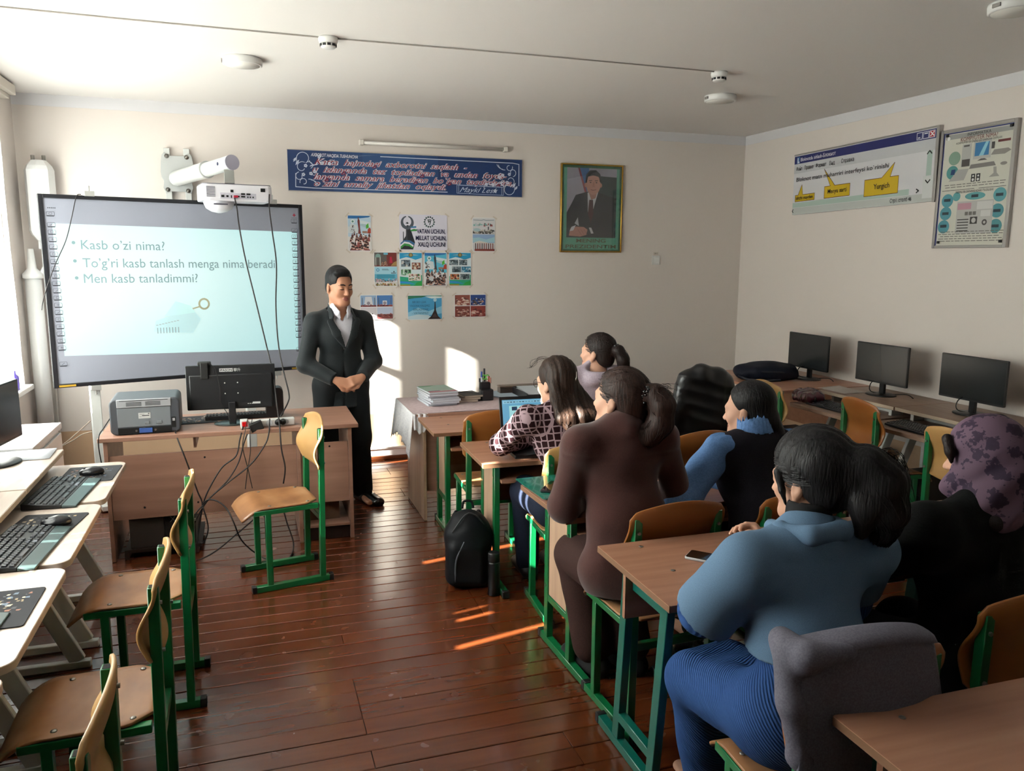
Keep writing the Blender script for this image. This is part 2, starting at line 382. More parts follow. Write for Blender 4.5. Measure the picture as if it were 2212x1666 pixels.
M_BOLT = mat('steel_bolt', '8d8a84', 0.35, metal=0.9)
M_HOLE = mat('dark_hollow', '0a0a0a', 0.9)

def make_chair(name, label, back=None, group='school chairs with green frames'):
    """faces +y, origin on the floor under the seat centre"""
    c = thing(name, label, 'chair', group=group)
    def seat_fn(u, v):
        y_ = -0.185 + 0.40 * v; hw = 0.178
        if v < 0.16: hw = 0.178 - (0.16 - v) / 0.16 * 0.055
        if v > 0.9: hw -= 0.02 * ((v - 0.9) / 0.1) ** 2
        x_ = (u * 2 - 1) * hw
        z_ = 0.452 - 0.008 * math.sin(math.pi * min(1, v / 0.75)) * (1 - (u * 2 - 1) ** 2) - 0.062 * max(0, (v - 0.72) / 0.28) ** 2
        return Vector((x_, y_, z_))
    mb = MB(); mb.grid(seat_fn, 13, 22); mb.build('seat', M_PLYSEAT, c, solid=0.010, bev=0.002, seg=1, smooth=True)
    bw = 0.196
    def back_fn(u, v):
        s = u * 2 - 1; top = 0.905 - 0.038 * s * s - (0.02 * max(0, (abs(s) - 0.86) / 0.14) ** 2); bot = 0.615 + 0.012 * s * s + 0.02 * max(0, (abs(s) - 0.86) / 0.14) ** 2
        z_ = bot + (top - bot) * v
        y_ = -0.176 - 0.030 * (1 - s * s) + 0.016 * math.sin(math.pi * 2 * (v - 0.12)) - 0.022 * v * v
        return Vector((s * bw, y_, z_))
    mb = MB(); mb.grid(back_fn, 19, 16); mb.build('backrest', back or M_PLY, c, solid=0.010, bev=0.002, seg=1, smooth=True)
    px = 0.165
    for sx in (-1, 1):
        mb = MB(); mb.bar((sx * px, -0.195, 0.03), (sx * px, -0.208, 0.85), 0.03, 0.03, (0, 1, 0)); p = mb.build('rear_leg', M_GREEN, c, bev=0.002, seg=1)
        mb = MB(); mb.box(sx * px - 0.011, sx * px + 0.011, -0.219, -0.197, 0.8495, 0.8508); mb.build('tube_end', M_HOLE, p)
        for z_ in (0.66, 0.80): mb = MB(); mb.cyl((sx * px, -0.228 + 0.0, z_), 0.006, 0.008, 10, 'y'); mb.build('bolt', M_BOLT, p)
        mb = MB(); mb.bar((sx * px, 0.085, 0.03), (sx * px, 0.085, 0.425), 0.03, 0.03, (0, 1, 0)); mb.build('front_leg', M_GREEN, c, bev=0.002, seg=1)
        mb = MB(); mb.bar((sx * px, -0.18, 0.432), (sx * px, 0.155, 0.432), 0.03, 0.026); mb.build('seat_rail', M_GREEN, c, bev=0.002, seg=1)
        mb = MB(); mb.bar((sx * px, -0.235, 0.017), (sx * px, 0.165, 0.017), 0.032, 0.032); f = mb.build('foot_bar', M_GREEN, c, bev=0.002, seg=1)
        for ya, yb in ((-0.252, -0.228), (0.158, 0.182)): mb = MB(); mb.bar((sx * px, ya, 0.018), (sx * px, yb, 0.018), 0.036, 0.036); mb.build('foot_cap', M_CAP, f, bev=0.002, seg=1)
    mb = MB(); mb.bar((-px, -0.196, 0.36), (px, -0.196, 0.36), 0.022, 0.03); mb.build('crossbar', M_GREEN, c, bev=0.002, seg=1)
    mb = MB(); mb.bar((-px, 0.085, 0.40), (px, 0.085, 0.40), 0.022, 0.026); mb.build('crossbar', M_GREEN, c, bev=0.002, seg=1)
    for sx in (-1, 1):
        for yy in (-0.13, 0.07): mb = MB(); mb.lathe([(0.009, 0), (0.0085, 0.002), (0.004, 0.004)], (sx * 0.145, yy, 0.456), 10); mb.build('seat_bolt', M_BOLT, c, smooth=True)
    return c
GC = 'school chairs with green frames'
ch0 = make_chair('school_chair', 'plywood chair with green frame standing in front of the printer desk', M_PLYPALE)
ch0.location = (0.105, 4.375, 0); ch0.rotation_euler = (0, 0, R(100))          # teacher-desk chair, facing left
place(ch0, (-0.475, 3.30, 0), R(90), 'plywood chair with green frame drawn up to the farthest left keyboard shelf', GC)
place(ch0, (-0.495, 2.455, 0), R(91), 'green-framed chair with worn seat, second from the printer desk in the left row', GC)
place(ch0, (-0.54, 1.685, 0), R(90), 'green-framed chair at the bottom left edge, nearest the viewer', GC)
ch1 = make_chair('school_chair', 'empty chair with amber plywood back at the front green desk')
ch1.location = (1.33, 4.44, 0); ch1.rotation_euler = (0, 0, R(-3))
chw2 = place(ch0, (1.49, 3.56, 0), R(-4), 'plywood chair marked 07 under the woman in the patterned blouse', GC)
place(ch1, (2.13, 3.62, 0), R(5), 'amber plywood chair with a chalk mark in front of the light blue sleeved woman', GC)
place(ch1, (1.425, 2.62, 0), R(2), 'amber plywood chair under the woman in the brown shirt', GC)
place(ch1, (1.97, 2.60, 0), R(-2), 'amber plywood chair under the woman in the dark vest', GC)
chw5 = place(ch1, (1.335, 1.555, 0), R(-4), 'amber plywood chair draped with a grey coat under the denim jacket woman', GC)
place(ch1, (1.95, 1.66, 0), R(0), 'amber plywood chair under the woman in the headscarf', GC)
place(ch1, (1.95, 4.40, 0), R(0), 'amber plywood chair under the woman in the lilac hoodie', GC)
place(ch0, (3.70, 4.70, 0), R(-96), 'pale plywood chair at the far right desk beside the shiny wine coloured package', GC)
place(ch1, (3.80, 3.90, 0), R(-98), 'amber plywood chair facing the keyboard shelf by the middle right screen', GC)
place(ch0, (3.62, 3.05, 0), R(-93), 'pale plywood chair with white chalk scribble beside the flowered headscarf', GC)
chj = place(ch1, (3.02, 4.92, 0), R(-12), 'plywood chair under the black quilted jacket near the front wall', GC)

def desk_top(parent, zt, w=1.2, d=0.5):
    mb = MB(); mb.box(-w / 2, w / 2, -d / 2, d / 2, zt - 0.022, zt - 0.0004); mb.build('edge_band', M_EDGE, parent)
    mb = MB(); mb.prism(rrect(w + 0.001, d + 0.001, 0.006, 3), 0.0022, z0=zt - 0.0022); mb.build('tabletop', M_LAM, parent)
    for sx in (-1, 1):
        for yy in (0.20, -0.02): mb = MB(); mb.lathe([(0.008, 0), (0.007, 0.0015), (0.002, 0.002)], (sx * 0.46, yy, zt), 10); mb.build('bolt', M_BOLT, parent, smooth=True)
def make_desk(label, zt):
    d = thing('school_desk', label, 'desk', group='green framed school desks')
    desk_top(d, zt)
    for sx in (-1, 1):
        x = sx * 0.465
        for yy in (0.235, -0.01):
            mb = MB(); mb.bar((x, yy, 0.03), (x, yy, zt - 0.024), 0.03, 0.04, (0, 1, 0)); p = mb.build('leg', M_GREEN, d, bev=0.002, seg=1)
            for z_ in (0.28, 0.60): mb = MB(); mb.cyl((x - 0.018, yy, z_), 0.006, 0.036, 8, 'x'); mb.build('bolt', M_BOLT, p)
        mb = MB(); mb.bar((x, 0.30, 0.018), (x, -0.19, 0.018), 0.034, 0.034); f = mb.build('foot_bar', M_GREEN, d, bev=0.002, seg=1)
        [MB().bar((x, ya, 0.019), (x, yb, 0.019), 0.038, 0.038).build('foot_cap', M_CAP, f, bev=0.002, seg=1) for ya, yb in ((0.318, 0.292), (-0.182, -0.208))]
        mb = MB(); mb.bar((x, 0.22, 0.225), (x, 0.0, 0.225), 0.026, 0.03); mb.build('side_rail', M_GREEN, d, bev=0.002, seg=1)
        mb = MB(); mb.box(x - 0.008, x + 0.008, 0.012, 0.214, 0.242, zt - 0.03); mb.build('side_panel', M_LAMY, d)
    mb = MB(); mb.box(-0.45, 0.45, 0.200, 0.216, 0.40, zt - 0.024); mb.build('modesty_panel', M_DARKWOOD, d)
    mb = MB(); mb.box(-0.448, 0.448, -0.06, 0.198, zt - 0.165, zt - 0.149); mb.build('book_shelf', M_LAM, d)
    return d
d = make_desk('front school desk pushed against the lace covered table', 0.72); d.location = (1.62, 4.76, 0); d.rotation_euler = (0, 0, R(-1))
d = make_desk('school desk carrying the open laptop', 0.74); d.location = (1.68, 3.91, 0); d.rotation_euler = (0, 0, R(-1.5))
d = make_desk('school desk with a green folder and black phone on its corner', 0.76); d.location = (1.72, 2.985, 0); d.rotation_euler = (0, 0, R(1.5))
def make_desk_b(label, zt):
    d = thing('school_desk', label, 'desk', group='green framed school desks')
    desk_top(d, zt)
    for sx in (-1, 1):
        x = sx * 0.49
        for ya, yb in ((0.225, 0.16), (-0.07, -0.10)) if False else ((0.215, 0.275), (-0.06, 0.015)):
            mb = MB(); mb.bar((x, yb, 0.03), (x, ya, zt - 0.024), 0.03, 0.045, (0, 1, 0)); mb.build('leg', M_TEAL, d, bev=0.002, seg=1)
        mb = MB(); mb.bar((x, 0.42, 0.018), (x, -0.20, 0.018), 0.034, 0.034); f = mb.build('foot_bar', M_TEAL, d, bev=0.002, seg=1)
        [MB().bar((x, ya, 0.019), (x, yb, 0.019), 0.038, 0.038).build('foot_cap', M_CAP, f, bev=0.002, seg=1) for ya, yb in ((0.438, 0.412), (-0.192, -0.218))]
        mb = MB(); mb.bar((x, 0.255, 0.125), (x, 0.02, 0.125), 0.03, 0.034); mb.build('side_rail', M_TEAL, d, bev=0.002, seg=1)
        mb = MB(); mb.bar((x, 0.20, 0.655), (x, -0.03, 0.655), 0.026, 0.03); mb.build('side_rail', M_TEAL, d, bev=0.002, seg=1)
        mb = MB(); mb.bar((x - sx * 0.02, -0.02, 0.66), (x - sx * 0.02, -0.04, zt - 0.02), 0.01, 0.028); mb.build('bracket', M_TEAL, d)
    mb = MB(); mb.box(-0.53, 0.53, 0.17, 0.188, 0.54, zt - 0.024); mb.build('modesty_panel', M_LAM, d)
    mb = MB(); mb.bar((-0.48, 0.0, 0.64), (0.48, 0.0, 0.64), 0.026, 0.03); mb.build('crossbar', M_TEAL, d, bev=0.002, seg=1)
    return d
d = make_desk_b('school desk with teal legs in front of the denim jacket woman', 0.78); d.location = (1.70, 2.12, 0); d.rotation_euler = (0, 0, R(-0.5))
d = make_desk_b('school desk corner at the bottom right edge of the photo', 0.77); d.location = (1.77, 1.035, 0); d.rotation_euler = (0, 0, R(-1))

# computer desks along the side walls: user side is +x, the upper top ends at x=0
M_ASH = noise_mat('pale_ash_laminate', [(0.3, 'b8a79a'), (0.55, 'c4b4a8'), (0.8, 'ccbeb2')], 3.0, (9, 0.8, 9), rough=0.33, detail=2, rnd=5)
M_ASHR = noise_mat('walnut_laminate', [(0.3, '8a6e5c'), (0.55, '967a67'), (0.8, 'a08672')], 3.0, (9, 0.8, 9), rough=0.4, detail=2, rnd=5)
M_ASHE = mat('ash_edge', 'bfae98', 0.5)
M_LEGW = mat('white_powder_coat', 'd9dad6', 0.4)
def make_cdesk(label, w, top, depth=0.52):
    d = thing('computer_desk', label, 'desk', group='computer desks along the side walls')
    mb = MB(); mb.box(-depth, 0, -w / 2, w / 2, 0.755, 0.78); mb.build('upper_top', [top], d, bev=0.002, seg=1)
    mb = MB(); mb.box(-0.0005, 0.0012, -w / 2 + 0.002, w / 2 - 0.002, 0.757, 0.778); mb.build('edge_band', M_ASHE, d)
    wl = w - 0.03
    pts = [(-0.30, -wl / 2), (0.29 - 0.05, -wl / 2)]
    pts = [(-0.30, -wl / 2)] + [(0.24 + 0.05 * math.sin(R(a)), -wl / 2 + 0.05 - 0.05 * math.cos(R(a))) for a in range(0, 91, 15)] + [(0.24 + 0.05 * math.cos(R(a)), wl / 2 - 0.05 + 0.05 * math.sin(R(a))) for a in range(0, 91, 15)] + [(-0.30, wl / 2)]
    mb = MB(); mb.prism(pts, 0.025, z0=0.675); mb.build('keyboard_shelf', top, d, bev=0.002, seg=1)
    for sy in (-1, 1):
        y_ = sy * (w / 2 - 0.09)
        mb = MB(); mb.bar((-0.12, y_, 0.675), (0.16, y_, 0.03), 0.028, 0.062, (1, 0, 0)); mb.build('slanted_leg', M_LEGW, d, bev=0.003, seg=1)
        mb = MB(); mb.bar((-0.40, y_, 0.03), (-0.40, y_, 0.755), 0.028, 0.062, (1, 0, 0)); mb.build('rear_leg', M_LEGW, d, bev=0.003, seg=1)
        mb = MB(); mb.bar((-0.47, y_, 0.016), (0.21, y_, 0.016), 0.034, 0.032); mb.build('foot_bar', M_LEGW, d, bev=0.003, seg=1)
        mb = MB(); mb.box(-0.16, -0.06, y_ - 0.014, y_ + 0.014, 0.70, 0.755); mb.build('shelf_bracket', M_LEGW, d, bev=0.002, seg=1)
    mb = MB(); mb.box(-0.165, -0.15, -w / 2 + 0.08, w / 2 - 0.08, 0.70, 0.755); mb.build('rail', M_LEGW, d)
    return d
cd0 = make_cdesk('left computer desk nearest the whiteboard with keyboard and mouse', 0.74, M_ASH); cd0.location = (-0.922, 4.085, 0)
place(cd0, (-0.922, 3.335, 0), 0, 'left computer desk, second from the whiteboard', 'computer desks along the side walls')
place(cd0, (-0.915, 2.585, 0), 0, 'left computer desk, third from the whiteboard', 'computer desks along the side walls')
place(cd0, (-0.915, 1.835, 0), 0, 'left computer desk at the lower left corner', 'computer desks along the side walls')
cr0 = make_cdesk('right computer desk under the middle screen', 0.745, M_ASHR); cr0.location = (4.075, 4.525, 0); cr0.rotation_euler = (0, 0, R(180))
place(cr0, (4.08, 3.775, 0), R(180), 'right computer desk under the nearest screen', 'computer desks along the side walls')
# far right table under the first screen
t = thing('corner_table', 'brown topped table in the far right corner holding the navy backpack', 'table')
mb = MB(); mb.box(3.70, 4.60, 4.93, 6.02, 0.756, 0.778); mb.build('tabletop', M_LAM, t, bev=0.002, seg=1)
for x in (3.78, 4.52):
    for y in (5.0, 5.95):
        mb = MB(); mb.bar((x, y, 0.0), (x, y, 0.756), 0.035, 0.035); mb.build('leg', M_GREEN, t, bev=0.002, seg=1)
mb = MB(); mb.box(4.5, 4.516, 5.02, 5.93, 0.35, 0.755); mb.build('back_panel', M_DARKWOOD, t)

# printer desk at the front left
M_OAK = noise_mat('pinkish_beech', [(0.3, '98705e'), (0.55, 'a37a67'), (0.78, 'ad8471')], 2.4, (0.8, 9, 9), rough=0.4, detail=2)
t = thing('printer_desk', 'wide beech desk holding the printer and the black monitor', 'desk')
mb = MB(); mb.box(-0.835, 0.615, 4.845, 5.465, 0.715, 0.74); mb.build('desktop', M_OAK, t, bev=0.003, seg=2)
for x in (-0.80, 0.255, 0.565):
    mb = MB(); mb.box(x - 0.011, x + 0.011, 4.875, 5.43, 0.0, 0.715); mb.build('side_panel', M_OAK, t, bev=0.001, seg=1)
mb = MB(); mb.box(-0.788, 0.243, 4.885, 4.90, 0.245, 0.625); mb.build('modesty_panel', M_OAK, t, bev=0.001, seg=1)
mb = MB(); mb.box(0.267, 0.553, 4.885, 4.90, 0.245, 0.625); mb.build('cabinet_panel', M_OAK, t, bev=0.001, seg=1)
mb = MB(); mb.box(0.267, 0.553, 4.885, 5.42, 0.085, 0.10); mb.build('cabinet_floor', M_OAK, t, bev=0.001, seg=1)
mb = MB(); mb.box(0.267, 0.553, 4.91, 4.925, 0.0, 0.085); mb.build('plinth', mat('plinth_dark', '2c1a12', 0.6), t)
mb = MB(); mb.box(-0.345, -0.33, 5.0, 5.4, 0.62, 0.715); mb.build('drawer_rail', M_OAK, t)
for x, z in ((-0.62, 0.31), (-0.33, 0.315), (-0.28, 0.585), (0.44, 0.60)): mb = MB(); mb.cyl((x, 4.8835, z), 0.006, 0.002, 10, 'y'); mb.build('screw_hole', M_HOLE, t)
mb = MB(); mb.box(0.30, 0.50, 4.99, 5.3, 0.101, 0.235); tag(mb.build('cardboard_box', mat('cardboard', '6b4f3c', 0.8), bev=0.003), 'brown cardboard box inside the right end of the printer desk', 'box')
# lace covered table at the front
t = thing('teacher_table', 'front table with a pinkish top under the white lace cloth', 'table')
mb = MB(); mb.box(1.00, 2.42, 5.03, 5.66, 0.715, 0.738); mb.build('tabletop', M_OAK, t, bev=0.002, seg=1)
for x in (1.075, 2.36):
    mb = MB(); mb.box(x - 0.01, x + 0.01, 5.06, 5.62, 0.0, 0.715); mb.build('side_panel', M_LAMY, t, bev=0.001, seg=1)
mb = MB(); mb.box(1.09, 2.34, 5.08, 5.095, 0.20, 0.70); mb.build('modesty_panel', M_OAK, t)
# ================================================================ ORGANIC SURFACES (signed distance fields -> one skin)
V3 = lambda *a: np.array(a, dtype=np.float32)
class SDF:
    def __init__(s, res): s.res = res; s.ops = []
    def _add(s, fn, lo, hi, k, op): s.ops.append((fn, np.array(lo, float), np.array(hi, float), k, op)); return s
    def cone(s, a, b, ra, rb, k=0.02, sq=None, op='u'):
        a = np.array(a, float); b = np.array(b, float); ab = b - a; L2 = max(1e-9, ab @ ab); m = max(ra, rb) * (max(1, sq[1]) if sq else 1) + 0.001
        def fn(P):
            Q = P - a; t = np.clip((Q @ ab) / L2, 0, 1); Q = Q - t[..., None] * ab
            if sq is not None:
                n = np.array(sq[0], float); n = n / np.linalg.norm(n); c = Q @ n; Q = Q + (c * (1 / sq[1] - 1))[..., None] * n
            return np.sqrt((Q * Q).sum(-1)) - (ra + (rb - ra) * t)
        return s._add(fn, np.minimum(a, b) - m, np.maximum(a, b) + m, k, op)
    def chain(s, pts, rad, k=0.02, sq=None, op='u'):
        for i in range(len(pts) - 1): s.cone(pts[i], pts[i + 1], rad[i], rad[i + 1], k, sq, op)
        return s
    def ell(s, c, r, k=0.02, rot=None, op='u'):
        c = np.array(c, float); r = np.array(r, float); M = None if rot is None else np.array(Euler(rot).to_matrix()); m = r.max() if rot is not None else r
        def fn(P):
            Q = P - c
            if M is not None: Q = Q @ M
            k0 = np.sqrt(((Q / r) ** 2).sum(-1)); k1 = np.sqrt(((Q / (r * r)) ** 2).sum(-1)) + 1e-9
            return k0 * (k0 - 1) / k1
        return s._add(fn, c - m, c + m, k, op)
    def box(s, c, h, rad=0.01, k=0.01, rot=None, op='u'):
        c = np.array(c, float); h = np.array(h, float); M = None if rot is None else np.array(Euler(rot).to_matrix()); m = h if rot is None else np.linalg.norm(h)
        def fn(P):
            Q = P - c
            if M is not None: Q = Q @ M
            q = np.abs(Q) - (h - rad); return np.sqrt((np.maximum(q, 0) ** 2).sum(-1)) + np.minimum(q.max(-1), 0) - rad
        return s._add(fn, c - m, c + m, k, op)
    def fn(s, f, lo, hi, k=0.005, op='s'): return s._add(f, lo, hi, k, op)
    def cut(s, p0, n, lo, hi, k=0.004):
        """remove what lies on the n side of a plane inside lo..hi"""
        p0 = np.array(p0, float); n = np.array(n, float); n = n / np.linalg.norm(n)
        return s._add(lambda P: -((P - p0) @ n), lo, hi, k, 'cutbox')
    def warp(s, f): s.ops.append((f, None, None, 0, 'w')); return s
    def mesh(s, smooth=1):
        lo = np.min([o[1] for o in s.ops if o[4] == 'u'], 0) - 3 * s.res; hi = np.max([o[2] for o in s.ops if o[4] == 'u'], 0) + 3 * s.res
        n = np.ceil((hi - lo) / s.res).astype(int) + 1; F = np.full(n, 0.5, np.float32)
        ax = [lo[i] + s.res * np.arange(n[i]) for i in range(3)]
        for fn, a, b, k, op in s.ops:
            if op == 'w':
                P = np.stack(np.meshgrid(*ax, indexing='ij'), -1); near = np.abs(F) < 0.04; F[near] += fn(P[near]); continue
            pad = k + 2.5 * s.res if op != 'cutbox' else 0
            i0 = np.clip(np.floor((a - pad - lo) / s.res).astype(int), 0, n - 1); i1 = np.clip(np.ceil((b + pad - lo) / s.res).astype(int) + 1, 1, n)
            if np.any(i1 <= i0): continue
            sl = tuple(slice(i0[q], i1[q]) for q in range(3))
            P = np.stack(np.meshgrid(*[ax[q][sl[q]] for q in range(3)], indexing='ij'), -1)
            d = fn(P).astype(np.float32); A = F[sl]; kk = max(k, 1e-4)
            if op == 'u': h = np.clip(0.5 + 0.5 * (A - d) / kk, 0, 1); F[sl] = A + (d - A) * h - kk * h * (1 - h)
            elif op == 's': h = np.clip(0.5 - 0.5 * (A + d) / kk, 0, 1); F[sl] = A + (-d - A) * h + kk * h * (1 - h)
            elif op == 'cutbox': F[sl] = np.maximum(A, -d)
        F[0] = F[-1] = 0.5; F[:, 0] = F[:, -1] = 0.5; F[:, :, 0] = F[:, :, -1] = 0.5
        return surface_nets(F, lo, s.res, smooth)
def surface_nets(F, lo, h, smooth=1):
    S = F < 0
    c = np.zeros(tuple(np.array(F.shape) - 1), np.int8)
    for i in (0, 1):
        for j in (0, 1):
            for k in (0, 1): c += S[i:i + c.shape[0], j:j + c.shape[1], k:k + c.shape[2]]
    cells = np.argwhere((c > 0) & (c < 8)); N = len(cells)
    idx = np.full(c.shape, -1, np.int32); idx[tuple(cells.T)] = np.arange(N)
    acc = np.zeros((N, 3)); cnt = np.zeros(N)
    corners = [(i, j, k) for i in (0, 1) for j in (0, 1) for k in (0, 1)]
    for a in corners:
        for ax_ in range(3):
            if a[ax_]: continue
            b = list(a); b[ax_] = 1
            fa = F[tuple((cells + a).T)]; fb = F[tuple((cells + b).T)]; m = (fa < 0) != (fb < 0)
            t = np.where(m, fa / np.where(m, fa - fb, 1), 0); p = np.array(a, float)[None].repeat(N, 0); p[:, ax_] += t
            acc[m] += p[m]; cnt[m] += 1
    V = cells + acc / cnt[:, None]
    faces = []
    for ax_ in range(3):
        u, v = [(1, 2), (2, 0), (0, 1)][ax_]
        A = [slice(None)] * 3; B = [slice(None)] * 3; A[ax_] = slice(0, -1); B[ax_] = slice(1, None)
        m = S[tuple(A)] != S[tuple(B)]; e = np.argwhere(m)
        e = e[(e[:, u] > 0) & (e[:, v] > 0) & (e[:, u] < c.shape[u]) & (e[:, v] < c.shape[v])]
        q = []
        for du, dv in ((0, 0), (-1, 0), (-1, -1), (0, -1)):
            w = e.copy(); w[:, u] += du; w[:, v] += dv; q.append(idx[tuple(w.T)])
        q = np.stack(q, 1); flip = S[tuple(e.T)]; q[~flip] = q[~flip][:, ::-1]; faces.append(q)
    Fc = np.concatenate(faces); Fc = Fc[(Fc >= 0).all(1)]
    for _ in range(smooth):
        s_ = np.zeros_like(V); n_ = np.zeros(N)
        for a, b in ((0, 1), (1, 2), (2, 3), (3, 0)):
            for x, y in ((a, b), (b, a)):
                np.add.at(s_, Fc[:, x], V[Fc[:, y]]) if False else None
                for d_ in range(3): s_[:, d_] += np.bincount(Fc[:, x], V[Fc[:, y], d_], N)
                n_ += np.bincount(Fc[:, x], minlength=N)
        V = 0.5 * V + 0.5 * s_ / np.maximum(n_, 1)[:, None]
    return lo + V * h, Fc
def sdf_mesh(name, S, mats, smooth=1, pick=None):
    V, Fc = S.mesh(smooth); me = bpy.data.meshes.new(name)
    me.vertices.add(len(V)); me.vertices.foreach_set('co', V.astype(np.float32).ravel())
    me.loops.add(Fc.size); me.loops.foreach_set('vertex_index', Fc.astype(np.int32).ravel())
    me.polygons.add(len(Fc)); me.polygons.foreach_set('loop_start', np.arange(0, Fc.size, 4, dtype=np.int32)); me.polygons.foreach_set('loop_total', np.full(len(Fc), 4, np.int32))
    for m in (mats if isinstance(mats, (list, tuple)) else [mats]): me.materials.append(m)
    if pick is not None: me.polygons.foreach_set('material_index', pick(V[Fc].mean(1)).astype(np.int32))
    me.polygons.foreach_set('use_smooth', np.ones(len(Fc), bool)); me.update(calc_edges=True); me.validate(); return me
def sdf_obj(name, S, mats, parent=None, smooth=1, pick=None):
    o = bpy.data.objects.new(name, sdf_mesh(name, S, mats, smooth, pick)); COL.objects.link(o); o.parent = parent; return o
def folds(amp, fx, fy, fz, ph=0.0):
    return lambda P: amp * (np.sin(P[..., 0] * fx + 2.1 * np.sin(P[..., 2] * fz * 0.45 + ph)) * np.sin(P[..., 2] * fz + 1.7 * np.sin(P[..., 1] * fy * 0.5 + ph)) + 0.5 * np.sin(P[..., 1] * fy + P[..., 2] * fz * 0.8 + ph * 2))

# ================================================================ PEOPLE
def skin_mat(name, col):
    m = mat(name, col, 0.5, spec=0.35); b = bsdf(m); b.inputs['Subsurface Weight'].default_value = 0.0
    return m
M_SKIN = skin_mat('skin_light', 'cf9f86'); M_SKIN2 = skin_mat('skin_tan', 'b98468'); M_LIP = mat('lips', '9a5a50', 0.45)
def hair_mat(name, dark, light, rough=0.55, scale=(60, 60, 6)):
    return noise_mat(name, [(0.3, dark), (0.7, light)], 3.0, scale, rough=rough, detail=2, bstr=0.6, bdist=0.004, spec=0.3)
def fabric(name, c0, c1, scale=40, rough=0.85, mscale=(1, 1, 1), bstr=0.15, sheen=0.0):
    return noise_mat(name, [(0.35, c0), (0.65, c1)], scale * 4, mscale, rough=rough, detail=2, bstr=bstr, bdist=0.003, spec=0.2, sheen=sheen)

class Frame:
    def __init__(s, origin, yaw=0.0, pitch=0.0, roll=0.0, sc=1.0):
        s.o = np.array(origin, float); s.M = np.array((Euler((0, 0, yaw)).to_matrix() @ Euler((pitch, 0, 0)).to_matrix() @ Euler((0, roll, 0)).to_matrix())); s.s = sc; s.e = (Euler((0, 0, yaw)).to_matrix() @ Euler((pitch, 0, 0)).to_matrix() @ Euler((0, roll, 0)).to_matrix())
    def __call__(s, x, y, z): return s.o + s.s * (s.M @ np.array((x, y, z), float))
    def rot(s, r=(0, 0, 0)): return (s.e @ Euler(r).to_matrix()).to_euler()
    def axis(s, x, y, z): return s.M @ np.array((x, y, z), float)
def head(S, H, woman=True):
    e = H; q = H.s
    E = lambda c, r, k=0.012, rt=(0, 0, 0), op='u': S.ell(e(*c), np.array(r) * q, k * q, e.rot(rt), op)
    E((0, -0.014, 0.036), (0.074, 0.094, 0.084)); E((0, 0.026, -0.022), (0.061, 0.064, 0.082), 0.03)
    for s_ in (-1, 1):
        S.cone(e(s_ * 0.047, 0.004, -0.058), e(s_ * 0.018, 0.066, -0.094), 0.022 * q, 0.02 * q, 0.03)
        E((s_ * 0.036, 0.062, -0.026), (0.024, 0.022, 0.026), 0.02)
        E((s_ * 0.076, -0.010, -0.012), (0.009, 0.019, 0.031), 0.008, (0.2, 0, s_ * -0.35)); E((s_ * 0.087, -0.004, -0.008), (0.007, 0.010, 0.016), 0.005, (0.2, 0, s_ * -0.35), 's')
        E((s_ * 0.077, 0.0, -0.038), (0.007, 0.009, 0.010), 0.008)
    E((0, 0.072, -0.092), (0.026 if woman else 0.03, 0.022, 0.02), 0.025)
    S.cone(e(-0.036, 0.078, 0.020), e(0.036, 0.078, 0.020), 0.011 * q, 0.011 * q, 0.02)
    for s_ in (-1, 1): E((s_ * 0.031, 0.097, 0.002), (0.017, 0.013, 0.009), 0.012, op='s')
    for s_ in (-1, 1): E((s_ * 0.031, 0.079, 0.002), (0.014, 0.0125, 0.0125), 0.003)
    S.cone(e(0, 0.084, 0.008), e(0, 0.107, -0.032), 0.007 * q, 0.0115 * q, 0.012)
    for s_ in (-1, 1): E((s_ * 0.011, 0.098, -0.036), (0.008, 0.009, 0.007), 0.006)
    E((0, 0.089, -0.0605), (0.021, 0.0085, 0.0055), 0.006); E((0, 0.088, -0.0705), (0.018, 0.009, 0.0065), 0.006)
    S.cone(e(-0.02, 0.096, -0.0655), e(0.02, 0.096, -0.0655), 0.0022 * q, 0.0022 * q, 0.003, op='s')
def hand(S, w, d, n, side, curl=0.5, spread=0.12, thumb=0.6, sc=1.0):
    """w wrist, d finger direction, n back-of-hand normal, side +1: thumb lies on d x n side"""
    d = np.array(d, float); d /= np.linalg.norm(d); n = np.array(n, float); n -= d * (n @ d); n /= np.linalg.norm(n); t = np.cross(d, n) * side
    w = np.array(w, float); P = lambda a, b, c: w + sc * (d * a + t * b + n * c)
    S.cone(P(0.0, 0, 0), P(0.03, 0.0, 0), 0.024 * sc, 0.028 * sc, 0.02, (n, 0.62))
    for b in (-0.028, -0.010, 0.010, 0.027): S.cone(P(0.015, b * 0.6, 0), P(0.082, b, 0.002), 0.015 * sc, 0.0115 * sc, 0.012)
    for i, (b, L) in enumerate(((0.029, 0.068), (0.010, 0.076), (-0.010, 0.070), (-0.028, 0.055))):
        a0 = P(0.085, b, 0.003); ang = 0.25 + curl * (0.55 + 0.08 * i); fd = d * math.cos(spread * (b / 0.02) * 0.5) + t * math.sin(spread * (b / 0.02) * 0.5)
        p = a0; seg = (0.45, 0.31, 0.24); rr = (0.0098, 0.0088, 0.008, 0.0068)
        for j in range(3):
            v = fd * math.cos(ang) - n * math.sin(ang); q = p + sc * L * seg[j] * 1.05 * v; S.cone(p, q, rr[j] * sc, rr[j + 1] * sc, 0.004); p = q; ang += curl * 0.75
    a = P(0.020, 0.022, -0.004); b_ = P(0.052, 0.046, -0.010 - 0.012 * thumb); c_ = P(0.080, 0.052 - 0.012 * thumb, -0.016 - 0.018 * thumb); e_ = P(0.102, 0.046 - 0.02 * thumb, -0.02 - 0.022 * thumb)
    S.chain([a, b_, c_, e_], [0.017 * sc, 0.0125 * sc, 0.0108 * sc, 0.0085 * sc], 0.008)
